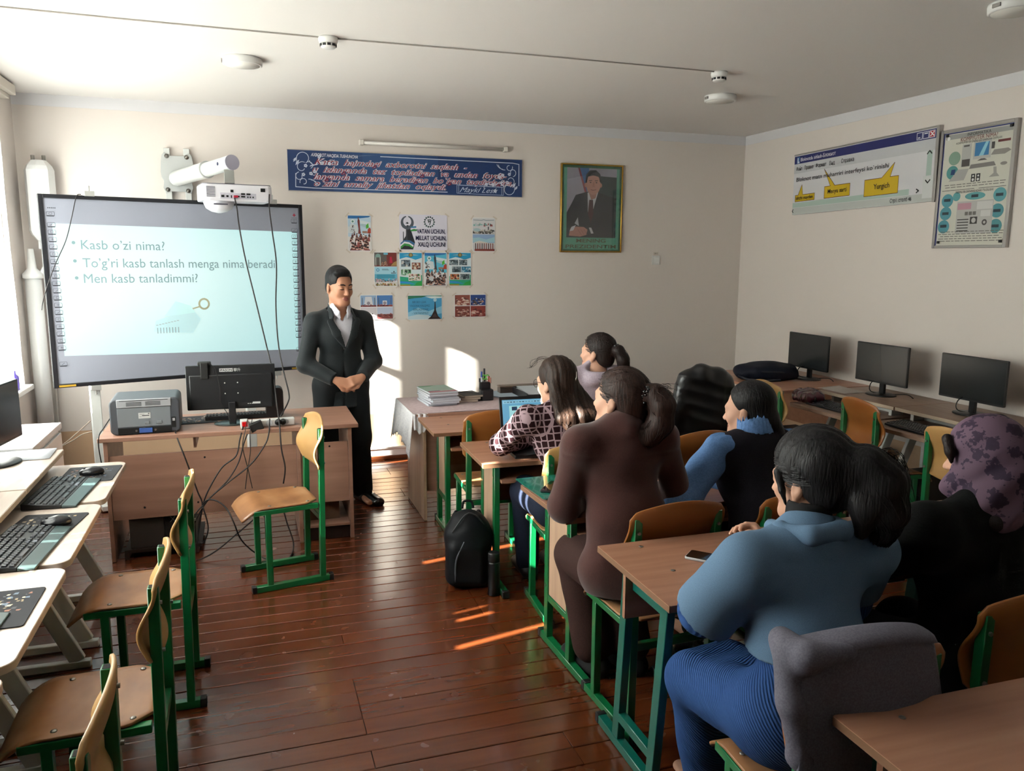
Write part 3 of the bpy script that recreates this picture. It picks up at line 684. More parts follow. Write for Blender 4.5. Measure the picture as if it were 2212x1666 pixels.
def elbow(sh, wr, l1, l2, pole):
    sh = np.array(sh, float); wr = np.array(wr, float); v = wr - sh; D_ = np.linalg.norm(v); D_ = min(D_, (l1 + l2) * 0.999); u = v / np.linalg.norm(v)
    a = (l1 * l1 - l2 * l2 + D_ * D_) / (2 * D_); hgt = math.sqrt(max(1e-6, l1 * l1 - a * a)); p = np.array(pole, float); p -= u * (p @ u); p /= np.linalg.norm(p)
    return sh + u * a + p * hgt
class Person:
    """joints in the person's own frame (facing +y, origin on the floor)"""
    def __init__(s, label, loc, rz=0.0, name='person'):
        s.t = thing(name, label, 'person', (loc[0], loc[1], 0), rz); s.loc = np.array((loc[0], loc[1], 0.0)); s.rz = rz; s.J = {}
        c, q = math.cos(-rz), math.sin(-rz); s.Ri = np.array(((c, -q, 0), (q, c, 0), (0, 0, 1)))
    def L(s, p): return s.Ri @ (np.array(p, float) - s.loc)
    def torso(s, S, g=0.0, k=0.035, hips=True, bulk=1.0):
        J = s.J; x = s.shaxis; up = np.array((0, 0, 1.0)); mid = (J['shL'] + J['shR']) / 2
        sq = (s.fwd, 0.72)
        if hips: S.cone(J['hip'] + 0.08 * x, J['hip'] - 0.08 * x, 0.092 * bulk + g, 0.092 * bulk + g, k)
        S.cone(J['hip'] + 0.05 * up, J['waist'], 0.128 * bulk + g, 0.108 * bulk + g, k, sq)
        S.cone(J['waist'], J['chest'], 0.108 * bulk + g, 0.132 * bulk + g, k, sq)
        S.cone(J['chest'], mid - 0.045 * up, 0.132 * bulk + g, 0.118 * bulk + g, k, sq)
        for sd in 'LR':
            S.cone(J['sh' + sd] * 0.92 + mid * 0.08, J['neck'] * 0.7 + mid * 0.3 - s.fwd * 0.012, 0.042 * bulk + g, 0.040 + g, k)
            S.cone(J['sh' + sd] * 0.85 + mid * 0.15 - 0.03 * up, J['chest'] + 0.02 * up, 0.05 * bulk + g, 0.08 + g, k)
        S.cone(mid - 0.01 * up, J['neck'], 0.062 + g, 0.050 + g * 0.6, k)
    def arm(s, S, side, g=0.0, k=0.03, r=(0.046, 0.038, 0.037, 0.026), to=1.0):
        J = s.J; a, b, c = J['sh' + side], J['el' + side], J['wr' + side]; c = b + (c - b) * to
        S.cone(a, b, r[0] + g, r[1] + g, k); S.cone(b, c, r[2] + g, r[2] + (r[3] - r[2]) * to + g, k)
    def leg(s, S, side, g=0.0, k=0.03, r=(0.080, 0.058, 0.052, 0.036), to=1.0):
        J = s.J; a, b, c = J['hp' + side], J['kn' + side], J['an' + side]; c = b + (c - b) * to
        S.cone(a, b, r[0] + g, r[1] + g, k); S.cone(b, c, r[2] + g, r[2] + (r[3] - r[2]) * to + g, k)
    def foot(s, S, side, g=0.0, yaw=0.0, L=0.17):
        a = s.J['an' + side]; d = np.array((-math.sin(yaw), math.cos(yaw), 0)); z = 0.028
        S.cone((a[0], a[1], a[2]), (a[0] - d[0] * 0.03, a[1] - d[1] * 0.03, 0.035), 0.036 + g, 0.032 + g, 0.02)
        S.cone((a[0] - d[0] * 0.03, a[1] - d[1] * 0.03, z + 0.006), (a[0] + d[0] * L, a[1] + d[1] * L, z - 0.004), 0.032 + g, 0.025 + g, 0.02, ((d[1], -d[0], 0), 1.25))
        S.cone(a, (a[0] + d[0] * L * 0.7, a[1] + d[1] * L * 0.7, 0.03), 0.034 + g, 0.022 + g, 0.025)
    def body(s, hands, skin, res=0.0058, woman=True):
        J = s.J; S = SDF(res); s.torso(S, -0.012)
        for sd in 'LR': s.arm(S, sd, -0.004); s.leg(S, sd, -0.006); s.foot(S, sd, -0.006)
        S.cone(J['neck'] - np.array((0, 0, 0.02)), s.H(0, -0.012, -0.06), 0.056 if woman else 0.066, 0.050 if woman else 0.060, 0.03)
        head(S, s.H, woman)
        for (sd, d, n, kw) in hands: hand(S, J['wr' + sd], d, n, 1 if sd == 'R' else -1, **kw)
        H = s.H
        def pick(C):
            q = (C - H.o) @ H.M / H.s
            return ((np.abs(q[:, 0]) < 0.0225 * (1 - ((q[:, 2] + 0.0655) / 0.012) ** 2).clip(0, 1) ** 0.5) & (q[:, 1] > 0.085) & (np.abs(q[:, 2] + 0.0655) < 0.0115)).astype(int)
        o = sdf_obj('body', S, [skin, M_LIP], s.t, 1, pick); return o
def seated(P, hip, chest_f, sh_w, neck, headpos, hyaw, hpitch, wrL, wrR, knL, knR, anL, anR, poleL=(-0.6, -0.4, -0.6), poleR=(0.6, -0.4, -0.6), tw=0.0, sh_drop=0.055, l1=0.285, l2=0.245, hsc=1.0, hroll=0.0):
    """fills joints; all points in the person's frame"""
    J = P.J; J['hip'] = np.array(hip, float); J['neck'] = np.array(neck, float)
    ax = np.array((math.cos(tw), math.sin(tw), 0)); P.shaxis = ax; P.fwd = np.array((-math.sin(tw), math.cos(tw), 0))
    mid = J['neck'] - np.array((0, 0, sh_drop)); J['shL'] = mid - ax * sh_w / 2; J['shR'] = mid + ax * sh_w / 2
    J['waist'] = J['hip'] * 0.58 + mid * 0.42 + np.array((0, -0.02, 0)); J['chest'] = J['hip'] * 0.26 + mid * 0.74 + P.fwd * chest_f
    J['wrL'], J['wrR'] = np.array(wrL, float), np.array(wrR, float)
    J['elL'] = elbow(J['shL'], wrL, l1, l2, poleL); J['elR'] = elbow(J['shR'], wrR, l1, l2, poleR)
    J['hpL'] = J['hip'] - ax * 0.085; J['hpR'] = J['hip'] + ax * 0.085
    for k_, v_ in (('knL', knL), ('knR', knR), ('anL', anL), ('anR', anR)): J[k_] = np.array(v_, float)
    P.H = Frame(headpos, hyaw, hpitch, hroll, hsc)
def hair_cap(S, H, t=0.0, A=(0.070, 0.080), B=(-0.045, -0.070), low=-0.085, ears=True, vol=(0, 0, 0)):
    q = H.s; S.ell(H(0, -0.018 + vol[1] * -0.5, 0.040 + vol[2] * 0.5), np.array((0.080 + t + vol[0], 0.100 + t + vol[1], 0.089 + t + vol[2])) * q, 0.02, H.rot())
    S.ell(H(0, -0.05, -0.03), np.array((0.064 + t, 0.06 + t, 0.06)) * q, 0.03, H.rot())
    dy, dz = B[0] - A[0], B[1] - A[1]; n = np.array((0, -dz, dy)); n = n / np.linalg.norm(n)
    big = 0.25
    S.fn(lambda P: -(((P - H(0, A[0], A[1])) @ (H.M @ n))), H.o - big, H.o + big, 0.012, 's')
    S.fn(lambda P: ((P - H(0, 0, low)) @ H.axis(0, 0, 1)), H.o - big, H.o + big, 0.015, 's')
    if ears:
        for s_ in (-1, 1): S.ell(H(s_ * 0.085, 0.0, -0.018), np.array((0.02, 0.026, 0.036)) * q, 0.008, H.rot(), 's')
def strands(P, name, m, seeds, r=0.0009):
    """loose hairs, one thin bundle"""
    mb = MB()
    for pts in seeds: mb.tube(spline(pts, 4), r, 4, False)
    o = mb.build(name, m, P.t); o['kind'] = 'stuff'; return o
def ribs(S, pts, r): pass
def earring(P, s_=-1, m=None):
    mb = MB(); c = P.H(s_ * 0.079, 0.002, -0.047)
    mb.tube([Vector(c) + Vector((0, 0.006 * math.sin(a), -0.009 - 0.008 * math.cos(a))) for a in np.linspace(0, 5.2, 10)], 0.0012, 6)
    mb.lathe([(0.0004, -0.004), (0.003, -0.002), (0.004, 0), (0.003, 0.003), (0.0004, 0.004)], tuple(c + np.array((0, 0, -0.024))), 10)
    mb.build('earring', m or mat('silver', 'd8d2c6', 0.2, metal=1.0), P.t, smooth=True)
M_BLKHAIR = hair_mat('black_hair', '0b0a0c', '1c191c'); M_BRNHAIR = hair_mat('brown_hair', '1d100d', '3b241c'); M_DBRHAIR = hair_mat('dark_brown_hair', '120b0a', '261713'); M_LNGHAIR = hair_mat('long_brown_hair', '170e0b', '3c281d', scale=(60, 60, 4))
def tress(P, path, rad, m, n=110, seed=1, r=0.0011, name='hair_strands'):
    """fine hairs lying along a tress"""
    q = random.Random(seed); pts = [Vector(p) for p in path]; mb = MB()
    for _ in range(n):
        a = q.uniform(0, 6.2832); k = q.uniform(0.88, 1.10); l = []
        j0 = q.randrange(0, max(1, len(pts) - 2))
        for i in range(j0, len(pts)):
            t = (pts[min(i + 1, len(pts) - 1)] - pts[max(i - 1, 0)]).normalized(); u = t.cross(Vector((0.3, 0.2, 1))).normalized(); v = t.cross(u)
            l.append(pts[i] + (u * math.cos(a) + v * math.sin(a)) * rad[i] * k + Vector((q.gauss(0, 0.002), q.gauss(0, 0.002), q.gauss(0, 0.002)))); a += q.gauss(0, 0.15)
        mb.tube(spline(l, 3), r, 3, False)
    o = mb.build(name, m, P.t); o['kind'] = 'stuff'; return o
def scalp(P, to, m, n=150, seed=2, A=(0.074, 0.082), B=(-0.035, -0.068), t=0.0, r=0.0009):
    """combed-back hairs from the hairline to the point `to` (head coordinates)"""
    q = random.Random(seed); mb = MB(); H = P.H; R3 = np.array((0.0815 + t, 0.1015 + t, 0.0905 + t)); C = np.array((0, -0.018, 0.040))
    for _ in range(n):
        f = q.random(); s_ = q.choice((-1, 1)); y_ = A[0] + (B[0] - A[0]) * f; z_ = A[1] + (B[1] - A[1]) * f + 0.01
        x_ = s_ * 0.085 * min(1, 0.25 + 1.2 * f) * q.uniform(0.5, 1); a = np.array((x_, y_, z_)); b = np.array(to) + np.array((q.gauss(0, 0.012), 0, q.gauss(0, 0.012))); l = []
        for k in range(7):
            p = a + (b - a) * k / 6; d = (p - C) / R3; d = d / np.linalg.norm(d); l.append(H(*(C + d * R3 * q.uniform(1.0, 1.008))))
        mb.tube(spline(l, 2), r, 3, False)
    o = mb.build('combed_hair', m, P.t); o['kind'] = 'stuff'; return o
M_CLIP = mat('black_hair_clip', '0d0d10', 0.15, coat=0.5)
rh = random.Random(11)
def claw_clip(P, c, r=0.03):
    mb = MB()
    for i in range(16):
        a = rh.uniform(0, 6.28); b = rh.uniform(-1, 1); p = Vector(c) + Vector((math.cos(a) * r * 0.55, -abs(math.sin(a)) * r * 0.55, b * r))
        mb.lathe([(0.002, -0.006), (0.007, -0.003), (0.0075, 0.002), (0.002, 0.006)], tuple(p), 7)
    mb.tube([Vector(c) + Vector((0, -0.004, -r * 1.1)), Vector(c) + Vector((0, -0.012, 0)), Vector(c) + Vector((0, -0.004, r * 1.1))], 0.009, 8)
    o = mb.build('hair_clip', M_CLIP, P.t, smooth=True); o['kind'] = 'stuff'
    return o

# ---------------------------------------------------------------- standing man
P = Person('standing man in a dark suit and white open-collared shirt with hands clasped', (0.60, 5.62), R(190))
J = P.J; L = P.L
P.shaxis = np.array((1., 0, 0)); P.fwd = np.array((0., 1, 0))
J['hip'] = np.array((0.0, 0, 0.88)); J['waist'] = np.array((0, 0.0, 1.05)); J['chest'] = np.array((0, 0.012, 1.22)); J['neck'] = np.array((0, 0.0, 1.40))
J['shL'] = np.array((-0.178, -0.005, 1.315)); J['shR'] = np.array((0.178, -0.005, 1.315))
J['wrL'] = np.array((-0.085, 0.205, 0.935)); J['wrR'] = np.array((0.085, 0.205, 0.925))
J['elL'] = elbow(J['shL'], J['wrL'], 0.30, 0.26, (-0.75, -0.75, -0.2)); J['elR'] = elbow(J['shR'], J['wrR'], 0.30, 0.26, (0.85, -0.6, -0.2))
for sd, sx in (('L', -1), ('R', 1)): J['hp' + sd] = np.array((sx * 0.09, 0, 0.86)); J['kn' + sd] = np.array((sx * 0.115, 0.01, 0.47)); J['an' + sd] = np.array((sx * 0.14, -0.02, 0.085))
P.H = Frame((0.0, 0.03, 1.553), R(14), R(-9), 0, 1.06)
P.body([('R', (-0.93, 0.25, -0.28), (0.25, 0.75, 0.35), dict(curl=0.55, spread=0.05)), ('L', (0.93, 0.30, -0.2), (-0.2, 0.72, 0.5), dict(curl=0.6, spread=0.05))], M_SKIN2, woman=False)
M_SUIT = fabric('suit_cloth', '14191c', '1b2225', 60, 0.62, bstr=0.05, sheen=0.15); M_SHIRT = fabric('white_shirt', 'd9d8e2', 'e4e3ec', 50, 0.7, bstr=0.04)
S = SDF(0.0075); P.torso(S, 0.014, bulk=1.08)
S.cone((0, 0.0, 0.98), (0, 0.0, 0.70), 0.142, 0.165, 0.05, ((0, 1, 0), 0.72))
for sd, sx in (('L', -1), ('R', 1)):
    P.arm(S, sd, 0.014, 0.03, (0.049, 0.042, 0.042, 0.032), 0.95)
    a, b = J['el' + sd], J['wr' + sd]; c = a + (b - a) * 0.93; dd = (b - a) / np.linalg.norm(b - a); S.cut(c, dd, c - 0.09, c + 0.09)
S.cut((0, 0, 0.715), (0, 0, -1), (-0.4, -0.4, 0.4), (0.4, 0.4, 0.76))
S.warp(folds(0.0026, 16, 14, 21, 0.4))
S.fn(lambda q: np.maximum(np.abs(q[..., 0] + 0.004) - np.maximum((q[..., 2] - 1.125) * 0.34, -0.01), -(q[..., 1] - 0.0)), (-0.14, 0.0, 1.11), (0.14, 0.3, 1.46), 0.004, 's')
S.ell((0, 0.03, 1.45), (0.064, 0.075, 0.06), 0.008, None, 's')
S.fn(lambda q: np.maximum(np.abs(q[..., 0] - 0.002 - 0.02 * (1.12 - q[..., 2])) - 0.0035, -(q[..., 1] - 0.10)), (-0.05, 0.08, 0.70), (0.05, 0.25, 1.13), 0.003, 's')
sdf_obj('jacket', S, M_SUIT, P.t, 1)
for sx in (-1, 1):
    S = SDF(0.005); S.chain([(sx * 0.010, 0.152, 1.14), (sx * 0.062, 0.147, 1.24), (sx * 0.094, 0.118, 1.32)], [0.010, 0.030, 0.024], 0.01, ((sx * 0.25, 1, 0.25), 0.26)); S.chain([(sx * 0.080, 0.10, 1.345), (sx * 0.072, 0.03, 1.405), (sx * 0.05, -0.05, 1.425), (0, -0.07, 1.43)], [0.022, 0.020, 0.018, 0.018], 0.012, ((sx * 1, 0.3, 0.5), 0.4))
    sdf_obj('lapel', S, M_SUIT, P.t, 1)
    S = SDF(0.005); S.chain([(sx * 0.05, -0.03, 1.435), (sx * 0.060, 0.045, 1.425), (sx * 0.040, 0.098, 1.375), (sx * 0.026, 0.118, 1.335)], [0.016, 0.019, 0.022, 0.008], 0.01, ((sx * 0.7, 0.5, 0.5), 0.3)); sdf_obj('shirt_collar', S, M_SHIRT, P.t, 1)
S = SDF(0.007); P.torso(S, 0.003, bulk=1.06, hips=False); S.cut((0, 0, 1.0), (0, 0, -1), (-0.4, -0.4, 0.7), (0.4, 0.4, 1.02))
S.fn(lambda q: np.maximum(np.abs(q[..., 0]) - (q[..., 2] - 1.315) * 0.62, -(q[..., 1] - 0.0)), (-0.1, 0.0, 1.30), (0.1, 0.25, 1.47), 0.004, 's'); S.ell((0, 0.02, 1.46), (0.062, 0.07, 0.07), 0.006, None, 's')
sdf_obj('shirt', S, M_SHIRT, P.t, 1)
S = SDF(0.008); S.cone(J['hip'] + 0.08 * P.shaxis, J['hip'] - 0.08 * P.shaxis, 0.115, 0.115, 0.05)
for sd in 'LR': P.leg(S, sd, 0.014, 0.04, (0.092, 0.074, 0.070, 0.062))
S.warp(folds(0.003, 12, 12, 17, 1.0)); sdf_obj('trousers', S, fabric('trouser_cloth', '111416', '171b1e', 60, 0.7, bstr=0.05), P.t, 1)
for sd in 'LR':
    S = SDF(0.006); P.foot(S, sd, 0.010, 0.3 if sd == 'L' else -0.2, 0.20); S.cut((0, 0, 0.075), (0, 0, 1), (-1, -1, 0.07), (1, 1, 0.3)); sdf_obj('shoe', S, mat('black_leather', '0c0c0d', 0.25, coat=0.3), P.t, 1)
S = SDF(0.0045); H = P.H; q = H.s; S.ell(H(0, -0.016, 0.046), np.array((0.0805, 0.101, 0.090)) * q, 0.02, H.rot()); S.ell(H(0, -0.05, -0.02), np.array((0.066, 0.060, 0.06)) * q, 0.03, H.rot()); S.ell(H(0.02, 0.055, 0.100), np.array((0.055, 0.035, 0.028)) * q, 0.02, H.rot())
S.box(H(0, 0.135, -0.02), np.array((0.060, 0.085, 0.096)) * q, 0.025, 0.008, H.rot(), 's'); S.box(H(0, 0.125, -0.07), np.array((0.12, 0.105, 0.085)) * q, 0.012, 0.006, H.rot(), 's'); S.fn(lambda P_: ((P_ - H(0, 0, -0.055)) @ H.axis(0, 0, 1)), H.o - 0.25, H.o + 0.25, 0.012, 's')
for s_ in (-1, 1): S.ell(H(s_ * 0.088, -0.002, -0.020), np.array((0.02, 0.026, 0.034)) * q, 0.006, H.rot(), 's')
sdf_obj('hair', S, M_BLKHAIR, P.t, 1)
for sx in (-1, 1):
    mb = MB(); mb.tube([H(sx * x_, y_, z_) for x_, y_, z_ in ((0.012, 0.0925, 0.022), (0.025, 0.0925, 0.0275), (0.040, 0.085, 0.026), (0.050, 0.074, 0.019))], [0.003, 0.0042, 0.0038, 0.0015], 8); mb.build('eyebrow', M_BLKHAIR, P.t, smooth=True)
    mb = MB(); mb.tube([H(sx * x_, y_, z_) for x_, y_, z_ in ((0.017, 0.0868, -0.003), (0.026, 0.0925, -0.0045), (0.037, 0.0918, -0.0045), (0.046, 0.083, -0.001))], [0.0012, 0.0022, 0.0022, 0.001], 6); mb.build('eyelashes', M_BLKHAIR, P.t, smooth=True)

# ---------------------------------------------------------------- lilac hoodie woman
def desk_hands(): return [('L', (0.5, 0.85, -0.1), (-0.2, 0.1, 1), dict(curl=0.45)), ('R', (-0.5, 0.85, -0.1), (0.2, 0.1, 1), dict(curl=0.45))]
P = Person('woman in a lilac hooded jacket with dark ponytail, farthest of the seated women', (1.97, 4.38)); L = P.L
seated(P, (0, 0, 0.55), 0.03, 0.34, L((1.985, 4.36, 1.085)), L((2.005, 4.385, 1.185)), R(38), R(3), (-0.08, 0.34, 0.77), (0.10, 0.34, 0.77), (-0.12, 0.40, 0.50), (0.12, 0.40, 0.50), (-0.12, 0.42, 0.08), (0.12, 0.42, 0.08))
P.body(desk_hands(), M_SKIN, 0.0065)
M_LIL = fabric('lilac_quilted', 'a597a3', 'b3a6b1', 30, 0.75, bstr=0.1)
S = SDF(0.009); P.torso(S, 0.026)
for sd in 'LR': P.arm(S, sd, 0.024, 0.03, to=0.98)
J = P.J; S.ell(J['neck'] + np.array((0.0, -0.07, -0.035)), (0.115, 0.075, 0.065), 0.03); S.ell(J['neck'] + np.array((0.0, -0.06, 0.03)), (0.085, 0.05, 0.045), 0.02, None, 's')
S.chain([J['neck'] + np.array((-0.09, -0.01, -0.02)), J['neck'] + np.array((-0.075, 0.06, -0.045)), J['neck'] + np.array((-0.04, 0.10, -0.10))], [0.035, 0.03, 0.02], 0.02)
S.cut((0, 0, 0.50), (0, 0, -1), (-0.5, -0.5, 0.3), (0.5, 0.6, 0.53)); S.warp(folds(0.004, 24, 20, 34)); sdf_obj('hooded_jacket', S, M_LIL, P.t, 1)
S = SDF(0.010)
for sd in 'LR': P.leg(S, sd, 0.012)
S.cone(P.J['hpL'], P.J['hpR'], 0.10, 0.10, 0.04); sdf_obj('trousers', S, fabric('dark_trousers', '16171c', '1d1f25', 50), P.t, 1)
S = SDF(0.005); H = P.H; hair_cap(S, H, 0.0); S.chain([H(0.0, -0.10, 0.035), H(0.0, -0.14, 0.030), H(0.01, -0.168, -0.02), H(0.015, -0.172, -0.09), H(0.01, -0.15, -0.15)], [0.028, 0.032, 0.036, 0.032, 0.014], 0.02); sdf_obj('hair', S, M_DBRHAIR, P.t, 1)
tress(P, spline([H(0.0, -0.14, 0.030), H(0.01, -0.168, -0.02), H(0.015, -0.172, -0.09), H(0.01, -0.15, -0.15)], 2), [0.032, 0.034, 0.036, 0.034, 0.032, 0.024, 0.014], M_DBRHAIR); scalp(P, (0, -0.115, 0.035), M_DBRHAIR)
claw_clip(P, H(-0.01, -0.125, 0.045), 0.022); earring(P)

# ---------------------------------------------------------------- patterned blouse woman
P = Person('woman with long brown hair, glasses and a dark blouse with pale lattice print', (1.47, 3.50)); L = P.L
seated(P, (0.0, 0, 0.55), 0.03, 0.35, L((1.435, 3.545, 1.05)), L((1.425, 3.60, 1.150)), R(26), R(-8), L((1.395, 3.88, 0.80)), L((1.55, 3.86, 0.80)), L((1.37, 3.88, 0.52)), L((1.58, 3.90, 0.50)), L((1.42, 3.98, 0.08)), L((1.60, 4.0, 0.08)), poleL=(-1, 0.25, -0.55))
P.body(desk_hands(), M_SKIN, 0.0065)
def lattice_mat():
    m = mat('lattice_print', '2a1218', 0.8, spec=0.2); v = coords(m, (1, 1, 1), (0.25, 0, 0.7)); vo = nd(m, 'ShaderNodeTexVoronoi', feature='DISTANCE_TO_EDGE', Scale=30.0, Randomness=0.18); lk(m, v, vo.inputs['Vector'])
    r_ = ramp(m, vo.outputs['Distance'], [(0.0, 'a58c93'), (0.085, 'a58c93'), (0.11, '24090f')]); lk(m, r_.outputs[0], bsdf(m).inputs['Base Color']); return m
S = SDF(0.008); P.torso(S, 0.008)
for sd in 'LR': P.arm(S, sd, 0.016, 0.03, to=0.96)
S.cut((0, 0, 0.52), (0, 0, -1), (-0.5, -0.5, 0.3), (0.5, 0.6, 0.55)); S.warp(folds(0.0035, 20, 17, 24)); sdf_obj('blouse', S, lattice_mat(), P.t, 1)
S = SDF(0.009)
for sd in 'LR': P.leg(S, sd, 0.012, r=(0.09, 0.07, 0.066, 0.052))
S.cone(P.J['hpL'], P.J['hpR'], 0.105, 0.105, 0.04); sdf_obj('jeans', S, fabric('dark_jeans', '151a2a', '1f2639', 60), P.t, 1)
for sd in 'LR': S = SDF(0.008); P.foot(S, sd, 0.008); S.cut((0, 0, 0.08), (0, 0, 1), (-1, -1, 0.07), (1, 1, 0.3)); sdf_obj('shoe', S, mat('dark_shoe', '1a1416', 0.5), P.t, 1)
S = SDF(0.006); H = P.H; hair_cap(S, H, 0.004, A=(0.080, 0.082), B=(0.02, -0.06), low=-0.12, ears=False)
for a, rr in ((-0.075, 0.026), (-0.045, 0.034), (0.0, 0.038), (0.045, 0.036), (0.075, 0.03)):
    S.chain([H(a * 0.9, -0.045, 0.0), H(a * 1.15, -0.075, -0.08), P.L((1.50 + a * 1.5, 3.435, 1.00)), P.L((1.525 + a * 1.3, 3.415, 0.915 + 0.3 * abs(a)))], [rr, rr, rr * 0.9, 0.010], 0.02)
S.warp(lambda q: 0.0015 * np.sin(q[..., 0] * 150 + 20 * q[..., 2]) + 0.0015 * np.sin(q[..., 0] * 320 + 9 * q[..., 2])); sdf_obj('hair', S, M_LNGHAIR, P.t, 1)
strands(P, 'loose_hair', M_LNGHAIR, [[H(rh.uniform(-0.05, 0.02), rh.uniform(0.0, 0.03), 0.118), H(rh.uniform(-0.06, 0.0), rh.uniform(0.04, 0.06), 0.124 + rh.uniform(-0.006, 0.008)), H(rh.uniform(-0.07, -0.02), rh.uniform(0.07, 0.10), 0.110 + rh.uniform(-0.02, 0.012)), H(rh.uniform(-0.08, -0.04), rh.uniform(0.09, 0.115), 0.08)] for _ in range(10)], 0.0006)
strands(P, 'hair_ends', M_LNGHAIR, [[P.L((1.40 + rh.uniform(0, 0.22), 3.43, 1.02)), P.L((1.40 + rh.uniform(0, 0.25), 3.40, 0.96)), P.L((1.42 + rh.uniform(0, 0.26), 3.385 + rh.uniform(-0.01, 0.02), 0.88 + rh.uniform(-0.03, 0.05)))] for _ in range(60)], 0.0014)
mb = MB(); mb.tube([H(0.02, -0.122, 0.045), H(0.012, -0.127, 0.02), H(0.005, -0.124, 0.0)], 0.003, 6); mb.build('hair_grip', mat('silver', 'd8d2c6', 0.2, metal=1.0), P.t, smooth=True)
mb = MB()
for sx in (-1, 1):
    mb.tube([H(sx * 0.033 + 0.024 * math.cos(a), 0.107 - 0.01 * abs(math.cos(a)), 0.0 + 0.019 * math.sin(a)) for a in np.linspace(0, 6.2832, 17)], 0.0012, 6); mb.tube([H(sx * 0.057, 0.098, 0.006), H(sx * 0.074, 0.05, 0.008), H(sx * 0.079, -0.005, 0.0)], 0.0014, 6)
mb.tube([H(-0.009, 0.107, 0.004), H(0, 0.111, 0.006), H(0.009, 0.107, 0.004)], 0.0012, 6)
mb.build('glasses', mat('glasses_frame', '2a2626', 0.3, metal=0.6), P.t, smooth=True)

# ---------------------------------------------------------------- brown shirt woman
P = Person('woman in a loose brown corduroy shirt with auburn-brown ponytail', (1.36, 2.66)); L = P.L
seated(P, (0.0, 0, 0.56), 0.03, 0.345, L((1.325, 2.665, 1.125)), L((1.335, 2.705, 1.222)), R(33), R(2), L((1.33, 2.90, 0.805)), L((1.46, 2.90, 0.805)), L((1.295, 2.99, 0.50)), L((1.47, 3.0, 0.50)), L((1.34, 2.90, 0.10)), L((1.50, 2.86, 0.10)), poleL=(-0.65, -0.1, -0.9), l1=0.29)
P.body(desk_hands(), M_SKIN, 0.0065)
M_BRN = fabric('brown_corduroy', '442724', '50302c', 60, 0.9, (3, 3, 0.4), 0.12, 0.3)
S = SDF(0.008); P.torso(S, 0.020)
J = P.J
for sd in 'LR': P.arm(S, sd, 0.020, 0.03, to=0.97)
S.cone(J['waist'], J['hip'] + np.array((0, -0.01, -0.02)), 0.152, 0.160, 0.04, ((0, 1, 0), 0.8)); S.cone(J['hip'], L((1.36, 2.80, 0.53)), 0.135, 0.11, 0.04); S.cone(L((1.255, 2.62, 0.62)), L((1.25, 2.66, 0.50)), 0.05, 0.05, 0.04)
S.chain([J['neck'] + np.array((-0.06, -0.01, 0.0)), J['neck'] + np.array((0, -0.065, 0.0)), J['neck'] + np.array((0.06, -0.01, 0))], [0.028, 0.028, 0.028], 0.015)
S.cut((0, 0, 0.475), (0, 0, -1), (-0.6, -0.6, 0.2), (0.6, 0.6, 0.51))
S.warp(folds(0.0055, 15, 13, 16, 1.3)); S.warp(lambda q: 0.004 * np.exp(-((q[..., 2] - 1.025 - 0.12 * q[..., 0] ** 2) / 0.005) ** 2) * (q[..., 1] < 0)); sdf_obj('shirt', S, M_BRN, P.t, 1)
S = SDF(0.009)
for sd in 'LR': P.leg(S, sd, 0.016, r=(0.095, 0.078, 0.075, 0.07), to=0.93)
S.warp(folds(0.003, 14, 12, 18)); sdf_obj('trousers', S, fabric('brown_trousers', '33201d', '3e2824', 50), P.t, 1)
for i, sd in enumerate('LR'):
    S = SDF(0.0065); P.foot(S, sd, 0.012, 0.25); S.cut((0, 0, 0.10), (0, 0, 1), (-1, -1, 0.095), (1, 1, 0.3)); o = sdf_obj('slipper', S, mat('black_felt', '0e0d10', 0.8), P.t, 1)
    a = J['an' + sd]; mb = MB()
    for k in range(9): c = np.array((a[0] - 0.03 + rh.uniform(-0.025, 0.025), a[1] + 0.10 + rh.uniform(-0.03, 0.045), 0.0)); mb.tube([tuple(c + np.array((0.011 * math.cos(t_), 0.011 * math.sin(t_), 0.062 - 0.16 * max(0, c[1] + 0.011 * math.sin(t_) - a[1] - 0.06)))) for t_ in np.linspace(rh.uniform(0, 3), rh.uniform(4, 7), 8)], 0.002, 5)
    q = mb.build('embroidery', mat('white_thread', 'd0ccc8', 0.7), o); q['kind'] = 'stuff'
S = SDF(0.005); H = P.H; hair_cap(S, H, 0.002); S.chain([H(0.005, -0.10, 0.030), H(0.015, -0.140, 0.035), H(0.02, -0.172, 0.0), H(0.02, -0.168, -0.07), H(0.0, -0.135, -0.115), H(-0.03, -0.115, -0.145)], [0.034, 0.040, 0.045, 0.046, 0.044, 0.02], 0.02)
S.chain([H(-0.05, -0.06, -0.07), H(-0.03, -0.10, -0.115), H(0.0, -0.13, -0.12)], [0.016, 0.03, 0.035], 0.02); S.warp(lambda q: 0.0016 * np.sin((q @ H.axis(1, 0.3, 0)) * 260)); sdf_obj('hair', S, M_BRNHAIR, P.t, 1)
tress(P, [H(0.015, -0.140, 0.035), H(0.02, -0.165, 0.015), H(0.02, -0.172, -0.02), H(0.02, -0.168, -0.07), H(0.0, -0.135, -0.115), H(-0.03, -0.115, -0.145)], [0.040, 0.044, 0.046, 0.047, 0.044, 0.022], M_BRNHAIR, 150); scalp(P, (0.0, -0.115, 0.03), M_BRNHAIR, 200, t=0.002)
claw_clip(P, H(-0.012, -0.118, 0.035), 0.032); earring(P)
strands(P, 'loose_hair', M_BRNHAIR, [[H(0.015, -0.14, 0.06), H(0.02 + rh.uniform(-0.02, 0.02), -0.175, 0.075 + rh.uniform(-0.01, 0.01)), H(0.02 + rh.uniform(-0.02, 0.02), -0.21 + rh.uniform(-0.01, 0.01), 0.06 + rh.uniform(-0.03, 0.03))] for _ in range(10)])

